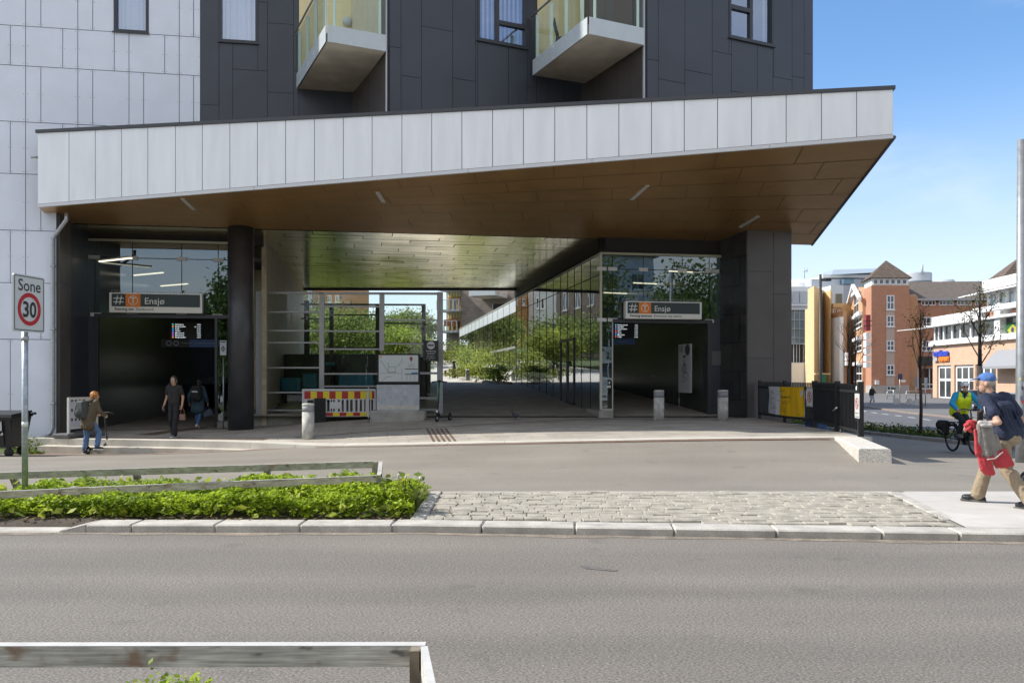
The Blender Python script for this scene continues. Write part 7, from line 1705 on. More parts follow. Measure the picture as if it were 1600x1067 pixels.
mb = MB(); mb.fbox(f2, f2.u(1303), f2.u(1312), -.05, .05, -.9, Z_(578, 152)); mb.build('roller_door', mat('grey_shutter', (.36, .38, .4), .6), yb)
mb = MB(); a = P(1271, 0, 145); mb.box(X_(1272, 145), X_(1296, 145), 144.4, 145.9, Z_(585, 145), Z_(583, 145)); mb.build('porch', M_ybrick, yb)
mb = MB(); mb.box(X_(1283, 144), X_(1292, 144), 144.2, 144.35, -.9, Z_(585.5, 144)); mb.build('green_door', mat('green_door', (.01, .16, .06), .5), yb)
# white bay strip between the yellow and the orange walls
wbay = empty('white_bay', P(1315, 600, 146), 'narrow white bay with stacked windows between yellow and orange brick', 'building'); f3 = Fr(X_(1312, 146), 146, 0)
mb = MB(); mb.fbox(f3, 0, f3.u(1318), 0, 6, -1.2, Z_(495, 146)); mb.build('wall', M_white, wbay); mb = MB(); mb.fbox(f3, f3.u(1318.1), f3.u(1324), .3, 6, -1.2, Z_(486, 146)); mb.build('brick_strip', M_obrick, wbay)
for y0, y1 in ((503, 525), (533, 556), (566, 592)): win(f3, .15, f3.u(1318)-.1, Z_(y1, 146), Z_(y0, 146), wbay, 1, (.5,), t=.15, pm=PANE_D, sill=False)
for y0 in (551, 558, 565):
    mb = MB(); mb.fbox(f3, f3.u(1318), f3.u(1322), -1.2, -.1, Z_(y0+6, 146), Z_(y0, 146)); mb.build('sign_box', M_white, wbay)
# grey white office behind, with the curved roofs
wo = empty('white_office_block', P(1300, 600, 185), 'large white office block with rounded roofs behind the brick houses', 'building'); YO = 185
WL = mat('office_white', (.66, .67, .68), .6, var=.05); WG = mat('office_grey', (.40, .43, .47), .5, var=.08); WGL = mat('office_glass', (.16, .22, .26), .12, spec=.8, var=.4, vscale=.2)
pbox(1215, 1345, 448, 605, YO, 20, WL, 'wall', wo); pbox(1298, 1318, 446, 480, YO-8, 8, WL, 'stair_house', wo); pbox(1318, 1345, 446, 520, YO-8, 10, WG, 'grey_side', wo)
pbox(1306, 1316, 459, 474, YO-8.2, .15, mat('olive_grille', (.22, .20, .14), .8), 'grille', wo)
for a, b in ((1238, 1248.5), (1250, 1262)): pbox(a, b, 455, 474, YO-.3, .2, WG, 'grey_panel', wo)
pbox(1236, 1264, 475, 478, YO-.6, .5, WL, 'ledge', wo); pbox(1236, 1264, 484, 486, 170, 8, mat('slate_edge', (.08, .10, .13), .5), 'glass_block_roof', wo); pbox(1230, 1263, 486, 536, 170.2, 7, WGL, 'glass_block', wo); pbox(1230, 1263, 538, 566, 171, 5, PANE_D, 'lower_windows', wo); pbox(1230, 1256, 567, 610, 166, 8, WL, 'base_wall', wo)
for x in (1241, 1249, 1256): pbox(x, x+.6, 486, 536, 170, .15, WG, 'mullion', wo)
for y in (499, 513, 527): pbox(1230, 1263, y, y+1, 169.98, .15, WG, 'transom', wo)
for x in (1240, 1244.5, 1249, 1255): pbox(x, x+.7, 538, 566, 170.8, .15, WL, 'mullion', wo)
pbox(1268, 1345, 436, 452, YO+4, 20, WG, 'roof_storey', wo); pbox(1318, 1334, 436, 443, YO+2, 2, mat('teal_glass', (.10, .18, .24), .2), 'roof_window', wo)
mb = MB(); A, B = P(1294, 431, 190), P(1372, 419, 205); mb.hexa([Vector(v) for v in [(A.x, 188, A.z), (P(1380, 0, 188).x, 188, A.z+.6), (P(1380, 0, 188).x, 215, A.z), (A.x, 215, A.z), (A.x+3.5, 196, Z_(421.5, 196)), (P(1372, 0, 196).x, 196, Z_(419.5, 196)), (P(1372, 0, 196).x, 205, Z_(419.5, 196)), (A.x+3.5, 205, Z_(421.5, 196))]]); mb.build('glass_roof', mat('roof_glass', (.38, .42, .42), .3, var=.1), wo)
pbox(1286, 1380, 429, 434, 189, 20, WL, 'cornice', wo); pbox(1282, 1390, 433, 449, 191, 20, WL, 'attic', wo)
mb = MB(); c = P(1248, 445, 195); pts = [(0, 0)]
mb.lathe((P(1250, 0, 195).x, 199, 0), [(5.6, 0), (5.6, Z_(444, 195)), (4.6, Z_(438, 195)), (2.5, Z_(435, 195)), (.1, Z_(434, 195))], 30); mb.build('round_roof', WL, wo)
mb = MB(); mb.tube([P(1257, 435, 190), P(1257, 418, 190)], .1, 6); mb.tube([P(1255, 424, 190), P(1261, 423, 190)], .08, 6); mb.tube([P(1261, 426, 190), P(1261, 419, 190)], .08, 6); mb.build('aerial', WG, wo)
mb = MB(); r_ = (X_(1454, 175)-X_(1410, 175))/2; mb.lathe((X_(1432, 175), 175, 0), [(r_, -1), (r_, Z_(429, 175)), (r_*.98, Z_(427.5, 175)), (.1, Z_(427, 175))], 48); mb.build('round_tower', WG, wo)
mb = MB(); mb.lathe((X_(1432, 175), 175, 0), [(r_+.05, Z_(443, 175)), (r_+.05, Z_(440.5, 175))], 48); mb.build('dark_band', mat('band_dark', (.12, .14, .16), .5), wo)
mb = MB(); mb.tube([P(1441, 428, 172), P(1441, 414, 172)], .22, 8); mb.lathe(P(1476, 446, 160), [(2.2, 0), (1.6, 1.0)], 16); mb.build('vent_pipe', WG, wo)
mb = MB(); A = P(1425, 448, 168); B = P(1535, 443, 168); mb.box(A.x, B.x, 168, 172, A.z-3, B.z); mb.build('pale_roof', WL, wo)

# corner building with the blue and orange shop sign
UB = Fr(51.3, 103, -94); ub = empty('corner_shop_building', (51.3, 103, -.9), 'salmon brick corner building with white window bands and glass shop doors', 'building')
M_sal = brick_mat('salmon_brick', (.66, .44, .30), (.60, .39, .26), (.46, .34, .26), .25, .085, .008, .9, 0, False, .08)
zc = lambda py: Z_(py, 103)
ue = UB.u(1572); uF = 60
mb = MB()
doors = [(UB.u(1464), UB.u(1485.5)), (UB.u(1491), UB.u(1521)), (UB.u(1524), UB.u(1556))]
for r in rsub((0, uF, -1.2, zc(541)), [(a, b, -1.1, Z_(571, 101)) for a, b in doors[:1]]+[(a, b, -1.1, Z_(571, 100)) for a, b in doors[1:]]): mb.fbox(UB, r[0], r[1], 0, .5, r[2], r[3])
mb.fbox(UB, 0, uF, .5, 18, -1.2, zc(541)); mb.build('brick_storey', M_sal, ub)
for i, (a, b) in enumerate(doors):
    zt_ = Z_(571, 101) if i == 0 else Z_(571, 100); win(UB.sub(0, .25), a+.02, b-.02, -.95, zt_-.03, ub, (1, 2, 2)[i], (.58,), t=.28, pm=PANE_D, sill=False)
mb = MB(); mb.fbox(UB, -.3, uF, -.4, 6, zc(541)+.01, zc(533)); mb.fbox(UB, -.6, uF, -.8, .6, zc(512), zc(509)); mb.fbox(UB, -.1, UB.u(1536), -.1, .2, zc(508.5), zc(496)); mb.build('white_band', M_white, ub)
mb = MB(); mb.fbox(UB, 0, uF, .15, 6, zc(532.9), zc(512.1)); mb.build('window_band', PANE_D, ub)
for px in (1460, 1466, 1474, 1487, 1500, 1516, 1532): mb = MB(); mb.fbox(UB, UB.u(px), UB.u(px)+.3, -.05, .14, zc(532.9), zc(512.1)); mb.build('mullion', M_white, ub)
mb = MB(); mb.fbox(UB, UB.u(1561), UB.u(1570), -.5, .6, zc(541)+.02, 9.2); mb.build('pier', M_white, ub)
u2 = UB.u(1531.5)
mb = MB(); mb.fbox(UB, u2, uF, .8, 14, zc(496)+.01, 11.0); mb.build('upper_storey', WL, ub)
mb = MB(); mb.fbox(UB, u2+.5, uF, .74, .79, 9.1, 10.3); mb.build('upper_windows', mat('pale_glass', (.32, .40, .43), .1, spec=.8, var=.3, vscale=.3), ub)
mb = MB()
k = 0
for px in (1533, 1547, 1561, 1575, 1590): mb.fbox(UB, UB.u(px), UB.u(px)+.7, .6, .73, 9.0, 10.5)
mb.hexa([UB.pt(u2-2.5, -1.2, 10.4), UB.pt(uF, -1.2, 10.4), UB.pt(uF, .8, 10.9), UB.pt(u2-2.5, .8, 10.9), UB.pt(u2-2.5, -1.2, 10.5), UB.pt(uF, -1.2, 10.5), UB.pt(uF, .8, 11.0), UB.pt(u2-2.5, .8, 11.0)])
mb.fbox(UB, u2-.2, uF, .3, .5, 11.0, 12.0); mb.fbox(UB, u2-.4, uF, -.6, .2, zc(496)-.4, zc(496)+.1)
mb.build('white_trim', M_white, ub)
mb = MB(); a = UB.pt(UB.u(1464), -.4, Z_(505, 100)); 
mb.hexa([UB.pt(-6, -2, zc(513)), UB.pt(-1, .5, zc(511)), UB.pt(-1, 1.0, zc(511)), UB.pt(-6, -1.6, zc(513)), UB.pt(-6, -2, zc(512)), UB.pt(-1, .5, zc(510)), UB.pt(-1, 1, zc(510)), UB.pt(-6, -1.6, zc(512))]); mb.build('canopy_fin', M_white, ub)
# sign letters on the corner
sgn = empty('shop_sign', UB.pt(.6, -.2, 3), 'blue and orange shop sign letters on the salmon brick corner', 'sign'); N_ = -UB.n
mb = MB(); ua_ = UB.u(1461); ub_ = UB.u(1484); wS = ub_-ua_; y_ = UB.pt((ua_+ub_)/2, 0, 0).y
tw = text_geo('union', .05)[2]; s_ = wS/tw
vs, fs, w = text_geo('union', .05)
sz = Z_(548, y_)-Z_(556, y_)
mb.add([UB.pt(ua_, -.25, Z_(556, y_))+UB.d*(x*s_)+up_*(y*sz*1.75) for x, y in vs], fs); mb.add([UB.pt(ua_, -.12, Z_(556, y_))+UB.d*(x*s_)+up_*(y*sz*1.75) for x, y in vs], fs)
mb.mi(1); vs, fs, w = text_geo('express', .05); wS2 = ub_-UB.u(1469)
mb.add([UB.pt(UB.u(1469.5), -.25, Z_(563.5, y_))+UB.d*(x*wS2*.95/w)+up_*(y*sz*1.2) for x, y in vs], fs)
mb.mi(2); mb.fbox(UB, UB.u(1461.5), UB.u(1468), -.3, -.1, Z_(564, y_), Z_(558, y_)); mb.mi(1); mb.fbox(UB, UB.u(1469), UB.u(1484.3), -.16, -.1, Z_(565, y_), Z_(557.5, y_))
mb.build('letters', [mat('letter_blue', (.03, .06, .50), .4), mat('letter_orange', (.85, .22, .01), .4), mat('emblem_grey', (.4, .4, .4), .5)], sgn)
# flag in the window band
fl = empty('window_flag', UB.pt(UB.u(1575), -.1, 6.5), 'green flag with a yellow diamond hanging in the upper window of the corner building', 'flag'); a, b = UB.u(1571.5), UB.u(1592); yq = UB.pt((a+b)/2, 0, 0).y; z0, z1 = Z_(527, yq), Z_(504, yq)
mb = MB(); mb.fbox(UB, a, b, .05, .12, z0, z1); c = UB.pt((a+b)/2, .04, (z0+z1)/2); hx, hz = (b-a)*.42, (z1-z0)*.4; mb.mi(1); mb.poly([c-UB.d*hx, c-up_*hz, c+UB.d*hx, c+up_*hz]); mb.mi(2); mb.disc(c-UB.n*.02, 0, hz*.45, UB.d, up_, -UB.n, .0, 20); mb.build('cloth', [mat('flag_green', (.01, .13, .035), .7), mat('flag_yellow', (.45, .40, .03), .7), mat('flag_blue', (.02, .04, .18), .7)], fl)
# lean-to canopy and brown brick return on the right
mb = MB(); u3 = UB.u(1558); mb.hexa([UB.pt(u3, -1.6, 2.5), UB.pt(u3+22, -1.6, 2.5), UB.pt(u3+22, -.02, 4.2), UB.pt(u3, -.02, 4.2), UB.pt(u3, -1.6, 2.75), UB.pt(u3+22, -1.6, 2.75), UB.pt(u3+22, -.02, 4.45), UB.pt(u3, -.02, 4.45)]); mb.build('entrance_canopy', mat('canopy_grey', (.30, .30, .31), .5), ub)
t2 = empty('tile_roof_turret', P(1585, 440, 118), 'second pyramid tile roof rising behind the corner building', 'building'); A = P(1566, 434, 118); B = P(1610, 434, 118); w_ = B.x-A.x
mb = MB(); mb.box(A.x+.8, B.x-.8, 118.5, 118.5+w_, -1, A.z); mb.build('wall', M_rbrick, t2)
mb = MB(); bs = [Vector((A.x, 118, A.z)), Vector((B.x, 118, A.z)), Vector((B.x, 118+w_, A.z)), Vector((A.x, 118+w_, A.z))]; tp_ = Vector((X_(1587, 121), 118+w_/2, Z_(402.5, 121)))
for i in range(4): mb.add([bs[i], bs[(i+1) % 4], tp_], [(0, 1, 2)])
mb.build('roof', M_rtile, t2)
# red post box, lantern
A = P(1565, 622, 88); B = P(1577, 600, 88); pb = empty('post_box', A, 'red post box on the brick wall under the lean-to canopy', 'post box'); xb = 47.9
mb = MB(); mb.bbox((A.x, 88, A.z+.8), (.6, .8, 1.5), .1); mb.build('box', mat('post_red', (.42, .012, .02), .4), pb); mb = MB(); mb.box(A.x-.18, A.x+.18, 87.55, 87.595, A.z+.5, A.z+.75); mb.build('label_plate', M_white, pb)
e = empty('wall_lantern', P(1583, 600, 86), 'dark lantern lamp on the post beside the red post box', 'lamp'); mb = MB(); c = P(1583, 583, 86); mb.tube([(c.x, 86, -.9), (c.x, 86, c.z-.3)], .06, 6); mb.build('post', M_dark_metal, e); mb = MB(); mb.lathe(c, [(.12, -.4), (.34, .1), (.36, .2), (.05, .5)], 10); mb.build('lantern', M_dark_metal, e)

# ------------------------------------------------------------------ street furniture
def lamp_post(px, Y, ztop, r, arm, label, m, name='street_lamp', z0=None):
    x = X_(px, Y); z0 = zright(Y) if z0 is None else z0; e = empty(name, (x, Y, z0), label, 'street lamp')
    mb = MB(); mb.tube([(x, Y, z0-.1), (x, Y, z0+1.2), (x, Y, ztop)], [r*1.25, r*1.2, r*.85], 12); mb.build('pole', m, e)
    mb = MB(); mb.tube([(x, Y, ztop-arm[1]), (x+arm[0]*.4, Y, ztop-arm[1])], .045, 8); mb.bbox((x+arm[0]*.7, Y, ztop-arm[1]), (arm[0]*.65, .25, .09), .03); mb.build('lamp_head', m, e); return e
M_lp = mat('lamp_dark', (.035, .036, .038), .5); M_lpg = mat('lamp_grey', (.30, .315, .33), .45, .5, var=.15, vscale=8)
lamp_post(1282, 42, Z_(429, 42), .075, (.5, .28), 'dark street lamp with one short arm rising behind the black gate', M_lp)
e = lamp_post(1595.5, 17.5, Z_(219, 17.5), .085, (1.2, .1), 'tall grey lamp post covered in stickers at the right edge', M_lpg)
x, y = X_(1595.5, 17.5), 17.5; z0 = zright(17.5)
for (py, h, w, c, a) in ((573, 5, .10, (.6, .6, .6), -60), (583, 8, .14, (.55, .55, .57), -80), (592, 4, .06, (.6, .58, .15), -130), (600, 8, .08, (.5, .52, .55), -95), (612, 10, .1, (.55, .56, .6), -70), (622, 7, .08, (.08, .1, .2), -120), (627, 5, .1, (.4, .05, .06), -110), (640, 10, .08, (.45, .5, .55), -85), (655, 9, .1, (.6, .6, .6), -65), (667, 6, .09, (.5, .5, .5), -100), (676, 6, .07, (.6, .6, .6), -75), (606, 6, .06, (.05, .05, .06), -110)):
    zc_ = Z_(py, y); hh = h*y/F/2; mb = MB(); n = 5
    for k in range(n):
        t0, t1 = R(a-w*260/2+w*260*k/n), R(a-w*260/2+w*260*(k+1)/n); rr_ = .108
        mb.quad((x+rr_*math.cos(t0), y+rr_*math.sin(t0), zc_-hh), (x+rr_*math.cos(t1), y+rr_*math.sin(t1), zc_-hh), (x+rr_*math.cos(t1), y+rr_*math.sin(t1), zc_+hh), (x+rr_*math.cos(t0), y+rr_*math.sin(t0), zc_+hh))
    mb.build('sticker', mat('sticker_%d' % int(py), c, .6), e)
def sapling(px, Y, ztop, zbr, spread, r, label, seed, leafy=0, twin=False):
    rnd = random.Random(seed); x = X_(px, Y); z0 = zright(Y)+.05; e = empty('young_tree', (x, Y, z0), label, 'tree', 'young street trees'); mb = MB(); tips = []
    def br(p, d, L_, r, lvl):
        q = p+d*L_; m_ = p.lerp(q, .5)+Vector((rnd.uniform(-1, 1), rnd.uniform(-1, 1), 0))*L_*.05; mb.tube([p, m_, q], [r, r*.8, r*.5], 5 if lvl else 8, False)
        if lvl >= 3: tips.append(q); return
        for k in range(rnd.randint(2, 4) if lvl < 2 else 2):
            t = rnd.uniform(.35, 1); b = p.lerp(q, t); a = rnd.uniform(0, 6.28); s_ = rnd.uniform(.35, .75)
            d2 = (d+Vector((math.cos(a), math.sin(a), .15))*s_).normalized(); br(b, d2, L_*rnd.uniform(.5, .72), r*.5, lvl+1); tips.append(b)
    base = Vector((x, Y, z0))
    for tw in ((-.25, .3) if twin else (0,)):
        b0_ = base+Vector((tw, 0, -.1)); p1 = Vector((x+tw, Y, zbr)); mb.tube([b0_, b0_.lerp(p1, .5)+Vector((.03, 0, 0)), p1], [r, r*.9, r*.8], 8)
        H = ztop-zbr; mb.tube([p1, p1+up_*H*.55, p1+up_*H*.96], [r*.7, r*.4, r*.1], 6)
        for k in range(9):
            t = k/9; a = k*2.4; br(p1+up_*H*t*.8, Vector((math.cos(a)*spread, math.sin(a)*spread, rnd.uniform(.8, 1.3))).normalized(), H*(.42-.24*t), r*.24, 1)
    mb.build('trunk', mat('bark_dark', (.045, .037, .032), .9, var=.3, vscale=8), e)
    pts = np.array([list(p) for p in tips]); pts = np.repeat(pts, 2+leafy*3, 0)+rng.normal(size=(len(pts)*(2+leafy*3), 3))*.08*(1+leafy)
    leaves('crown', pts, .07+.03*leafy, leaf_mat('young_leaf', (.13, .13, .03), vs=1), e)
    return e
sapling(1438, 28.5, Z_(478, 28.5), Z_(590, 28.5), .32, .06, 'slim bare young tree standing in the dandelion verge', 1)
sapling(1531, 40, Z_(445, 40), Z_(572, 40), .62, .14, 'young tree with sparse green leaves before the corner shop', 2, 1)
sapling(1331, 72, Z_(490, 72), Z_(575, 72), .5, .11, 'bare twin stemmed tree before the gabled orange wall', 3, 0, True)
def road_sign(px, Y, py0, py1, wpx, c, label, hp=None):
    x = X_(px, Y); e = empty('road_sign', (x, Y, zright(Y)), label, 'road sign'); mb = MB(); mb.tube([(x, Y, zright(Y)-.1), (x, Y, Z_(py0, Y))], .045, 6); mb.build('pole', M_steel, e)
    w = wpx/F*Y/2; mb = MB(); mb.box(x-w, x+w, Y-.08, Y-.05, Z_(py1, Y), Z_(py0, Y)); mb.build('panel', mat('panel_'+label.split()[0], c, .5), e); return e
e = road_sign(1406, 95, 584, 593, 7, (.03, .05, .12), 'navy square sign with a small white plate before the brick tower'); mb = MB(); mb.box(X_(1408, 95), X_(1414, 95), 94.85, 94.9, Z_(597, 95), Z_(593.3, 95)); mb.build('plate', M_white, e)
road_sign(1431, 75, 590, 604, 3, (.16, .26, .38), 'blue narrow sign between the tower and the shop')
road_sign(1446, 70, 590, 605, 5, (.38, .42, .46), 'grey sign plate on a thick post left of the shop doors')
e = empty('wall_plate', P(1373, 598, 129), 'white plate on the stone base of the brick tower', 'plate'); mb = MB(); mb.box(X_(1371, 129), X_(1377, 129), 129.7, 129.95, Z_(601, 129), Z_(594, 129)); mb.build('panel', M_white, e)
e = road_sign(1396, 88, 605.5, 609, 6, (.05, .12, .10), 'small green direction arrow before the stone base')
def wedge(px, py, first=[None], label=''):
    z = -.85; Y = (CZ-z)*F/(py-HY); x = X_(px, Y); z = zright(Y)+.1
    e = empty('concrete_wedge', (x, Y, z), label, 'concrete block', 'sloped concrete blocks on the pavement'); mb = MB(); q = lambda a, b, c: Vector((x+a, Y+b, z+c)); mb.hexa([q(-.36, -.3, -.1), q(.36, -.3, -.1), q(.36, .3, -.1), q(-.36, .3, -.1), q(-.16, -.1, .5), q(.12, -.1, .5), q(.12, .15, .5), q(-.16, .15, .5)])
    mb.build('body', mat('pale_concrete', (.45, .43, .41), .9, var=.15, vscale=3), e); mb = MB(); mb.tube([q(-.02, .02, .5), q(-.02, .02, .58)], .03, 6); mb.build('lifting_eye', M_steel, e)
wedge(1402, 632, label='sloped concrete block right of the far pedestrian'); wedge(1422, 632.5, label='middle one of three sloped concrete blocks on the far pavement'); wedge(1433, 633.5, label='sloped concrete block nearest the slim bare tree trunk')
for i, (px0, px1, py0, py1, Y) in enumerate(((1386, 1398, 612, 622, 95), (1416, 1440, 611, 621, 96), (1440, 1456, 608, 621, 98))):
    mb = MB(); A, B = P(px0, py1, Y), P(px1, py0, Y); zz = zright(Y); A.z = zz; mb.tube([(A.x, Y, zz), (A.x, Y, B.z), (B.x, Y, B.z), (B.x, Y, zz)], .05, 6); mb.tube([(A.x, Y, (zz+B.z)/2), (B.x, Y, (zz+B.z)/2)], .03, 6); tag(mb.build('cycle_rail', M_steel), ['steel hoop rail under the green arrow', 'long steel hoop rail left of the shop doors', 'steel hoop rail beside the shop corner'][i], 'rail', 'steel hoop rails')
# parked car behind the older man
def car(x, y, z, hd, L_, W_, H_, m, label):
    e = empty('parked_car', (x, y, z), label, 'car'); a = R(hd); f = Vector((math.cos(a), math.sin(a), 0)); l = Vector((-math.sin(a), math.cos(a), 0)); q = lambda u, v, h: Vector((x, y, z))+f*u+l*v+up_*h
    prof = [(-.5, .28), (-.5, .52), (-.47, .60), (-.33, .64), (-.2, .97), (-.05, 1.0), (.14, .98), (.27, .66), (.45, .58), (.5, .45), (.5, .25)]
    mb = MB(); mb.smooth = False
    for s_ in (1, -1): mb.poly([q(u*L_, s_*W_/2*(1 if h < .65 else .82), h*H_) for u, h in prof][::s_])
    for (u0, h0), (u1, h1) in zip(prof, prof[1:]+prof[:1]):
        k0, k1 = (1 if h0 < .65 else .82), (1 if h1 < .65 else .82); mb.quad(q(u0*L_, -W_/2*k0, h0*H_), q(u1*L_, -W_/2*k1, h1*H_), q(u1*L_, W_/2*k1, h1*H_), q(u0*L_, W_/2*k0, h0*H_))
    mb.build('body', m, e)
    mb = MB()
    for s_ in (1, -1): mb.poly([q(u*L_, s_*(W_/2*.93+.0), h*H_) for u, h in ((-.29, .67), (-.18, .93), (.12, .93), (.23, .68))][::s_])
    mb.quad(q(.155*L_, -.36*W_, .95*H_), q(.265*L_, -.43*W_, .69*H_), q(.265*L_, .43*W_, .69*H_), q(.155*L_, .36*W_, .95*H_)); mb.build('window', PANE_D, e)
    for u in (-.32, .32):
        for s_ in (-1, 1):
            mb = MB(); mb.lathe(q(u*L_, s_*W_*.46, .32), [(.2, -.1), (.32, -.1), (.33, 0), (.32, .1), (.2, .1)], 20, Matrix.Rotation(a, 4, 'Z') @ Matrix.Rotation(R(90), 4, 'X')); w = mb.build('wheel', M_black, e); mb = MB(); mb.lathe(q(u*L_, s_*W_*.46, .32), [(.02, -.105), (.2, -.103), (.2, .103), (.02, .105)], 14, Matrix.Rotation(a, 4, 'Z') @ Matrix.Rotation(R(90), 4, 'X')); mb.build('rim', M_steel, w)
    for s_ in (-1, 1): mb = MB(); mb.bbox(q(.49*L_, s_*W_*.36, .53*H_), (.12, .3, .14), .03, Matrix.Rotation(a, 4, 'Z')); mb.build('headlight', M_white, e)
    return e
car(X_(1530, 62), 62, -.8, -100, 4.4, 1.8, 1.5, mat('car_dark_blue', (.02, .03, .05), .25, coat=.6), 'dark blue car parked behind the cyclist and the older man')
car(X_(1587, 44), 44, -.62, -95, 4.3, 1.8, 1.45, mat('car_silver', (.45, .46, .48), .3, .5, coat=.6), 'silver car parked behind the sticker covered lamp post')
# verge with dandelions
n = 2600; yv = 19+24.5*rng.random(n); xv = 13.35-.02*(yv-22)+.05+1.5*rng.random(n); zv = np.array([zright(t) for t in yv])+.09+.24*rng.random(n)**1.3*(.5+.5*np.sin(yv*2.1+xv*3))
pv = np.repeat(np.stack([xv, yv, zv], 1), 4, 0)+rng.normal(size=(n*4, 3))*.05
tag(leaves('verge_plants', pv, .10, leaf_mat('verge_leaf', (.07, .105, .02), vs=1.2), flat=.3), kind='stuff', label='low green plants in the verge along the street')
k = rng.choice(n, 420); pk = np.repeat(np.stack([xv[k], yv[k], zv[k]+.10+.05*rng.random(len(k))], 1), 2, 0)+rng.normal(size=(840, 3))*.02
tag(leaves('verge_blossoms', pk, .075, mat('blossom_yellow', (.62, .46, .02), .7), flat=.7), kind='stuff', label='yellow dandelion blossoms in the verge')

# ------------------------------------------------------------------ yard behind the passage
GREY = brick_mat('grey_brown_brick', (.27, .225, .195), (.20, .17, .15), (.27, .24, .215), .28, .09, .012, .9, 0, False, .15)
Yg = 74; fl_ = empty('flats', (X_(700, Yg), Yg, 3), 'flats with pale yellow balconies and grey brown brick seen through the passage', 'flats'); gf_ = Fr(X_(678, Yg), Yg, -20); zgf = lambda py: Z_(py, Yg)
M_cream = mat('cream_render', (.75, .68, .54), .7, var=.05)
mb = MB(); a, b = gf_.u(678), gf_.u(693); mb.fbox(gf_, a, b, 3, 15, 2, 30)
mb.build('pale_wall', M_cream, fl_)
mb = MB(); mb.fbox(gf_, gf_.u(693.5), gf_.u(725), .6, 12, 3, 30); mb.mi(1)
for k in range(7): u = gf_.u(693.5)+k*(gf_.u(725)-gf_.u(693.5))/7; mb.fbox(gf_, u-.015, u+.015, .585, .599, 5, 30)
mb.build('yellow_wall', [M_yellow, M_joint], fl_)
mb = MB(); mb.fbox(gf_, gf_.u(725.01), gf_.u(900), -.6, 14, 2, 30); mb.fbox(gf_, gf_.u(693.6), gf_.u(724), .5, 12, 2, zgf(522)); mb.build('brick_wall', GREY, fl_)
for i, (yt, yb_, ys) in enumerate(((464, 485, 489), (496.5, 517, 521), (432, 452, 457))):
    win(gf_.sub(0, .55), gf_.u(697), gf_.u(717), zgf(yb_+1), zgf(yt), fl_, 2, (), fm=mat('timber_frame', (.42, .24, .06), .6), pm=PANE_D, t=.13, sill=False)
    mb = MB(); ua_, ub2 = gf_.u(693.6), gf_.u(727.5 if i == 0 else 724); mb.fbox(gf_, ua_, ub2, -1.4, .58, zgf(ys), zgf(ys-2.5)); s = mb.build('balcony', mat('balcony_grey', (.36, .40, .43), .5), fl_)
    mb = MB(); mb.quad(gf_.pt(ua_, -1.41, zgf(ys-2.4)), gf_.pt(ub2, -1.41, zgf(ys-2.4)), gf_.pt(ub2, -1.41, zgf(ys-17)), gf_.pt(ua_, -1.41, zgf(ys-17))); mb.build('glass_panel', M_glass_b, s)
    mb = MB()
    for k in range(5): u = ua_+(ub2-ua_)*k/4; mb.fbox(gf_, u-.03, u+.03, -1.46, -1.415, zgf(ys-2.4), zgf(ys-17))
    mb.fbox(gf_, ua_, ub2, -1.46, -1.415, zgf(ys-17), zgf(ys-17.8)); mb.build('railing', M_steel, s)
for k, (px, py) in enumerate(((703, 511.5), (712, 511.5))):
    c = gf_.pt(gf_.u(px), -.6, zgf(521)+.2); e = empty('garden_chair', c, ['left wooden chair on the lower balcony of the flats', 'right wooden chair on the lower balcony of the flats'][k], 'chair', 'balcony chairs'); mt = mat('orange_wood', (.36, .14, .05), .6)
    mb = MB(); mb.box(c.x-.3, c.x+.3, c.y-.25, c.y+.25, c.z+.38, c.z+.46); mb.build('seat', mt, e); mb = MB(); mb.box(c.x-.3, c.x+.3, c.y+.2, c.y+.27, c.z+.46, c.z+.95); mb.build('backrest', mt, e)
    for a in (-.26, .26):
        for b in (-.2, .2): mb = MB(); mb.box(c.x+a-.03, c.x+a+.03, c.y+b-.03, c.y+b+.03, c.z-.02, c.z+.38); mb.build('leg', mt, e)
mb = MB(); mb.fbox(gf_, gf_.u(757), gf_.u(797), -3.4, -.61, zgf(471), zgf(465)); s = mb.build('balcony', M_slab, fl_)
mb = MB(); mb.fbox(gf_, gf_.u(757), gf_.u(797), -3.46, -3.41, zgf(471), zgf(463.5)); mb.build('frosted_strip', M_frost, s)
mb = MB()
for k in range(5): u = gf_.u(757)+k*(gf_.u(797)-gf_.u(757))/4; mb.fbox(gf_, u-.03, u+.03, -3.46, -3.4, zgf(463.4), zgf(440))
mb.build('railing', M_white, s); mb = MB(); mb.quad(gf_.pt(gf_.u(758), -3.43, zgf(463)), gf_.pt(gf_.u(796), -3.43, zgf(463)), gf_.pt(gf_.u(796), -3.43, zgf(441)), gf_.pt(gf_.u(758), -3.43, zgf(441))); mb.build('glass_panel', M_glass_b, s)
for px, py in ((680.5, 462), (686.5, 462), (680.5, 495), (686.5, 495)): win(gf_.sub(0, 3), gf_.u(px)-.12, gf_.u(px)+.2, Z_(py+18, 77), Z_(py, 77), fl_, 0, t=.05, pm=PANE_D, sill=False)
# orange house far left
oh = empty('orange_house', P(520, 480, 110), 'orange panelled house with white balconies above the trees', 'house'); fo = Fr(X_(475, 110), 110, -8); zo = lambda py: Z_(py, 110)
mb = MB(); mb.fbox(fo, 0, fo.u(532), 0, 12, 4, 24); mb.build('wall', mat('orange_panel', (.50, .26, .10), .7, var=.08), oh); mb = MB(); mb.fbox(fo, -2, fo.u(492), -2, -.02, 4, zo(445)); mb.build('white_bay', M_white, oh)
for px in (498, 512, 524): win(fo, fo.u(px), fo.u(px+6), zo(473), zo(462), oh, 1, t=.12)
for px in (478, 486): win(fo.sub(0, -2), fo.u(px), fo.u(px+5), zo(480), zo(462), oh, 0, t=.12, pm=PANE_D)
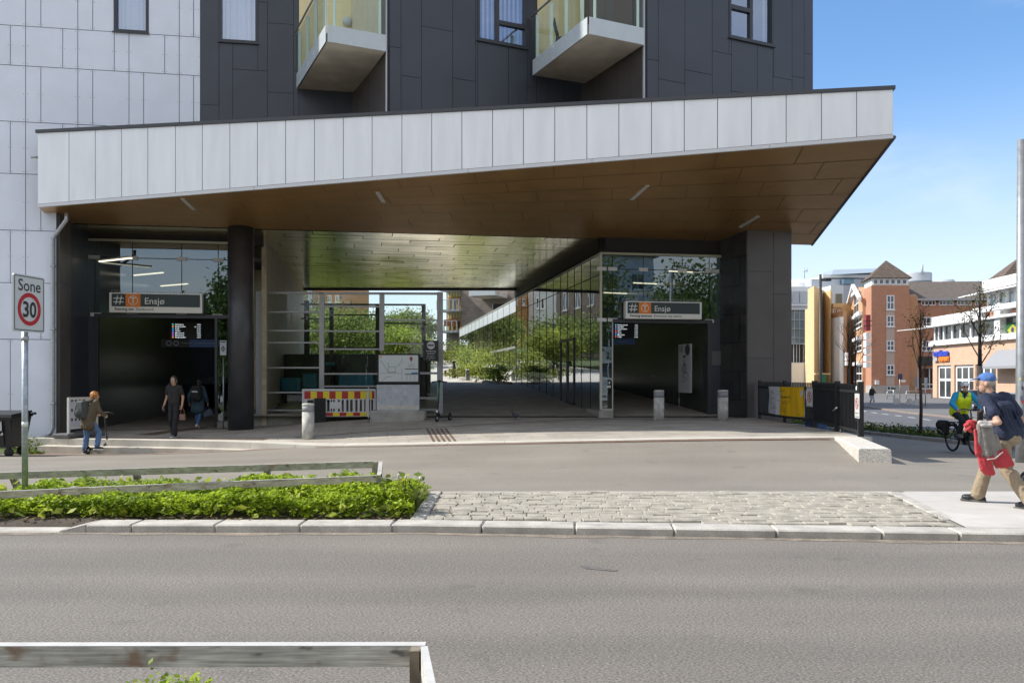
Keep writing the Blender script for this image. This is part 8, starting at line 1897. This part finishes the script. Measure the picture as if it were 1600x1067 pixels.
# dark brick house across the yard (seen in the passage glass)
dh = empty('dark_brick_house', (-33, 72, 2.5), 'dark brick house on the left side of the yard mirrored in the passage glass', 'house'); fd_ = Fr(-46, 72, 0)
mb = MB(); mb.fbox(fd_, 0, 26, 0, 14, 1.5, 19); mb.build('wall', GREY, dh)
for k in range(8):
    for z in (5.4, 8.6, 11.8, 15): win(fd_, 1+k*3.1, 2.3+k*3.1, z, z+1.9, dh, 1, t=.1, fm=PANE_D if k % 2 else None)
for k in range(4):
    for z in (5.4, 8.6, 11.8, 15): win(Fr(-20, 72, 90), 1.2+k*3.2, 2.5+k*3.2, z, z+1.9, dh, 1, t=.1)

bark = mat('bark', (.09, .07, .055), .9, var=.3, vscale=6)
L1 = leaf_mat('tree_leaf', (.19, .26, .08), vs=.5, trans=.45); L2 = leaf_mat('tree_leaf_dark', (.10, .17, .04), vs=.5); L3 = leaf_mat('tree_leaf_fresh', (.30, .39, .09), vs=.6, trans=.45)
def tree(x, y, z, H, rad, m, label, group, n=150, per=34, size=.19, trunk=.18, zc=.62, name='tree'):
    e = empty(name, (x, y, z), label, 'tree', group); mb = MB(); mb.tube([(x, y, z-.3), (x+.1, y, z+H*.3), (x, y, z+H*.75)], [trunk, trunk*.75, trunk*.3], 8)
    rr_ = random.Random(int(abs(x*13+y*7))); tips = []
    for k in range(9): a = k*2.4; b = Vector((x, y, z+H*(.25+.05*k))); q = b+Vector((math.cos(a)*rad*.75, math.sin(a)*rad*.75, H*.22)); mb.tube([b, b.lerp(q, .5)+up_*.15, q], [trunk*.4, trunk*.28, trunk*.1], 5)
    mb.build('trunk', bark, e)
    P1 = clump_points((x, y, z+H*zc), (rad, rad, H*(1-zc)*.98), n, per, .17, .35); P2 = clump_points((x, y, z+H*(zc-.12)), (rad*.85, rad*.85, H*.3), n//2, per, .2, .3); leaves('crown', np.concatenate([P1, P2]), size, m, e); return e
G1 = 'trees in the yard behind the passage'
for (px, Y, py0, r, m, lab) in ((452, 58, 462, 3.2, L2, 'dark tree behind the left panes of the glass screen'), (520, 52, 480, 3.0, L1, 'green tree behind the first mullion of the glass screen'), (570, 60, 486, 3.2, L1, 'broad green tree behind the middle of the glass screen'), (618, 56, 512, 2.2, L3, 'fresh green tree right of the middle of the glass screen'), (650, 68, 486, 1.7, L1, 'tree with a pale rounded crown left of the yellow flats'), (625, 90, 484, 3.4, L1, 'hazy far tree rising above the right panes of the screen')):
    z0 = zpass(0, Y)-.1; zt_ = Z_(py0, Y); tree(X_(px, Y), Y, z0, zt_-z0, r, m, lab, G1)
def shrub(x, y, z, r, h, m, label, n=40, per=22, size=.13, group='shrubs beside the passage glass'):
    e = empty('shrub', (x, y, z), label, 'shrub', group); leaves('foliage', clump_points((x, y, z+h*.5), (r, r, h*.55), n, per, .2, .4), size, m, e)
    mb = MB()
    for k in range(6): a = k*1.05; mb.tube([(x, y, z-.1), (x+math.cos(a)*r*.5, y+math.sin(a)*r*.5, z+h*.6)], .02, 5)
    mb.build('stem', bark, e); return e
for (px, Y, r, h, m, lab) in ((737, 48, 1.1, 1.5, L3, 'low bright shrub in the yard bed next to the path'), (757, 44, 1.0, 1.4, L3, 'fresh green shrub against the passage glass'), (725, 56, 1.3, 1.3, L3, 'tall loose shrub at the far end of the passage glass'), (701, 62, 1.9, 1.7, L1, 'dark green shrub under the yellow balconies'), (776, 41.5, .7, .8, L3, 'small shrub at the tip of the yard bed'), (745, 52, 1.2, 1.3, L1, 'mid green shrub behind the bright one in the yard bed')):
    shrub(X_(px, Y), Y, zpass(0, Y), r, h, m, lab)
tag(leaves('yard_plants', np.concatenate([clump_points((X_(740, 46), 46, zpass(0, 46)+.2), (2.0, 4.6, .3), 120, 14, .12, .1), clump_points((X_(690, 60), 60, zpass(0, 60)+.5), (2.5, 4, .7), 90, 16, .12, .1)]), .13, leaf_mat('yard_leaf', (.16, .19, .03), vs=.6)), kind='stuff', label='low yellow green plants in the yard bed')
mb = MB(); pts = [(X_(798, 40.3), 40.3), (X_(770, 41.0), 41.0), (X_(735, 42.5), 42.5), (X_(700, 47), 47), (X_(680, 54), 54)]; mb.tube([(x, y, zpass(0, y)+.03) for x, y in pts], .12, 6); struct('bed_kerb', mb, M_gran)
mb = MB(); x, y = X_(709, 45), 45.0; z = zpass(0, y); mb.lathe((x, y, z), [(.11, 0), (.11, .72), (.06, .73), (.06, .82), (.12, .83), (.12, .9)], 16); tag(mb.build('bollard_light', M_black), 'short black bollard light at the edge of the yard bed', 'bollard light')
mb = MB(); x, y = X_(731, 42), 42.0; z = zpass(0, y); mb.bbox((x, y, z+.35), (.22, .1, .55), .02); tag(mb.build('plant_label', M_white), 'small white plate standing among the yard plants', 'plate')

# trees and houses across the road behind the viewer, mirrored in the panes
G2 = 'trees across the road mirrored in the glass'
for i, (x, y, H, r, m) in enumerate(((-16, -26, 7.5, 4, L1), (-8, -19, 10, 3.2, L2), (4, -22, 11, 4.2, L1), (14, -14, 12.5, 4.6, L2), (20, -15, 13.5, 4.6, L1), (35, -18, 13, 5.2, L2), (-24, -28, 7, 4.4, L2), (-13, -34, 8.2, 4.5, L1))):
    tree(x, y, 0, H, r, m, ['round tree across the road, mirrored above the left sign', 'dark tree across the road, mirrored left of the black column', 'green tree across the road, mirrored by the black column', 'tall dark tree across the road, mirrored in the right entrance', 'wide tree across the road beside the white house', 'dark tree across the road at the right of the white house', 'low dark tree across the road at the far left', 'large tree across the road at the far right'][i], G2, 170, 34, .36)
mb = MB(); sheet(mb, lin(-120, 160, 71), [-30, -33, -37, -42, -50, -70, -120], lambda x, y: min(1, max(0, -30-y)/14)*(5+7*sstep(0, 14, x)+1.3*math.sin(x*.3)+.8*math.sin(x*.9+y))+.02); struct('hillside', mb, mat('wooded_hill', (.05, .075, .02), .95, var=.7, vscale=.9, bump=1, bscale=2))
h2 = empty('white_house', (27, -29, 0), 'white house across the road mirrored in the right entrance glass', 'house'); fh = Fr(34, -27, 180)
mb = MB(); mb.fbox(fh, 0, 7, 0, 6, 0, 14); mb.build('wall', M_white, h2)
mb = MB(); mb.hexa([fh.pt(-.4, -.5, 14), fh.pt(7.4, -.5, 14), fh.pt(7.4, 6.5, 14), fh.pt(-.4, 6.5, 14), fh.pt(-.4, 2.9, 17), fh.pt(7.4, 2.9, 17), fh.pt(7.4, 3.1, 17), fh.pt(-.4, 3.1, 17)]); mb.build('roof', M_rtile, h2)
for k in range(2):
    for z in (1.5, 4.6, 7.6, 10.6): win(fh, 1+k*3.3, 2.6+k*3.3, z, z+1.7, h2, 1, t=.1)

# ------------------------------------------------------------------ light, sky, camera
SUN_EL, SUN_AZ = 43.0, -82.5       # azimuth clockwise from +Y
w = bpy.data.worlds.new('World'); scn.world = w; w.use_nodes = True; nt = w.node_tree; nt.nodes.clear()
out = nt.nodes.new('ShaderNodeOutputWorld'); bgn = nt.nodes.new('ShaderNodeBackground'); sky = nt.nodes.new('ShaderNodeTexSky'); sky.sky_type = 'NISHITA'; sky.sun_disc = False
sky.sun_elevation = R(SUN_EL); sky.sun_rotation = R(SUN_AZ % 360); sky.altitude = 50; sky.air_density = 1.0; sky.dust_density = .7; sky.ozone_density = 2.6
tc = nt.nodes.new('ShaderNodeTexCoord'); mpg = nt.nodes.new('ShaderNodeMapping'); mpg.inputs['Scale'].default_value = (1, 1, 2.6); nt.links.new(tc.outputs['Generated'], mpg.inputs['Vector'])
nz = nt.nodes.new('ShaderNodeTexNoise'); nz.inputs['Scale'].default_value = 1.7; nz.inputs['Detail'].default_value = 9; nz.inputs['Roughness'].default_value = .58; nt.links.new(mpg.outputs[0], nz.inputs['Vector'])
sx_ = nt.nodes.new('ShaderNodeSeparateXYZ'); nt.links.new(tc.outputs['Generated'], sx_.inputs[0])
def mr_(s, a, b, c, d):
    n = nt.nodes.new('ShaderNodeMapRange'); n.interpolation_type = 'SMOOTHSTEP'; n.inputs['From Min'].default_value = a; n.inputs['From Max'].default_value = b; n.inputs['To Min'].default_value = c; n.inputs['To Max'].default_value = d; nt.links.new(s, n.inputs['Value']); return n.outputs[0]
ma = nt.nodes.new('ShaderNodeMath'); ma.operation = 'ADD'; nt.links.new(nz.outputs['Fac'], ma.inputs[0]); nt.links.new(mr_(sx_.outputs['Y'], -.25, .35, .12, -.20), ma.inputs[1])  # cloud thickened behind the viewer, added to brighten and warm the shade
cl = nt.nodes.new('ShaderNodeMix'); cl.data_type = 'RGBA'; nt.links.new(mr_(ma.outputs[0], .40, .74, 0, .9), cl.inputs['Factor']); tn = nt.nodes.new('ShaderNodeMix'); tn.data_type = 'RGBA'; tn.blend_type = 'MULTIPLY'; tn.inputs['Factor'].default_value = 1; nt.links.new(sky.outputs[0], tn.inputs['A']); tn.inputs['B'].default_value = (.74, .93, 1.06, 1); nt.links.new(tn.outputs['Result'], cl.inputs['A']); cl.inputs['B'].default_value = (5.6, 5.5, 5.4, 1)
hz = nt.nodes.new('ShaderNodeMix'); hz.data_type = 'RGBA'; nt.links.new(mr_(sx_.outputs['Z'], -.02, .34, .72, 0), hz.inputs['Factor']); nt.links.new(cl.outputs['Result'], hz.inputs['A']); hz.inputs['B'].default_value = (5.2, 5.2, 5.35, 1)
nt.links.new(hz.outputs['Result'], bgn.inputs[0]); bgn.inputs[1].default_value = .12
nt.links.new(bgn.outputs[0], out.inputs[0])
sd = bpy.data.lights.new('sun', 'SUN'); sd.energy = 3.4; sd.angle = R(.55); sd.color = (1, .95, .87); so = bpy.data.objects.new('sun', sd); COL.objects.link(so)
az, el_ = R(SUN_AZ), R(SUN_EL); dv = Vector((math.sin(az)*math.cos(el_), math.cos(az)*math.cos(el_), math.sin(el_)))
so.rotation_euler = dv.to_track_quat('Z', 'Y').to_euler(); so.location = (-30, 0, 40)
cd = bpy.data.cameras.new('camera'); co = bpy.data.objects.new('camera', cd); COL.objects.link(co); scn.camera = co
cd.sensor_width = 36; cd.lens = F/1600*36; cd.shift_y = (HY-533.5)/1600; cd.clip_start = .05; cd.clip_end = 3000
co.location = (0, 0, CZ); co.rotation_euler = (R(90), 0, 0)
vs_ = scn.view_settings; vs_.view_transform = 'Standard'; vs_.look = 'None'; vs_.exposure = .83; vs_.gamma = 1; vs_.use_curve_mapping = False
scn.render.resolution_x, scn.render.resolution_y = 1024, 682
scn.cycles.max_bounces = 8; scn.cycles.transparent_max_bounces = 24; scn.cycles.glossy_bounces = 5; scn.cycles.caustics_reflective = False; scn.cycles.caustics_refractive = False
scn.cycles.use_denoising = True; scn.cycles.sample_clamp_indirect = 6
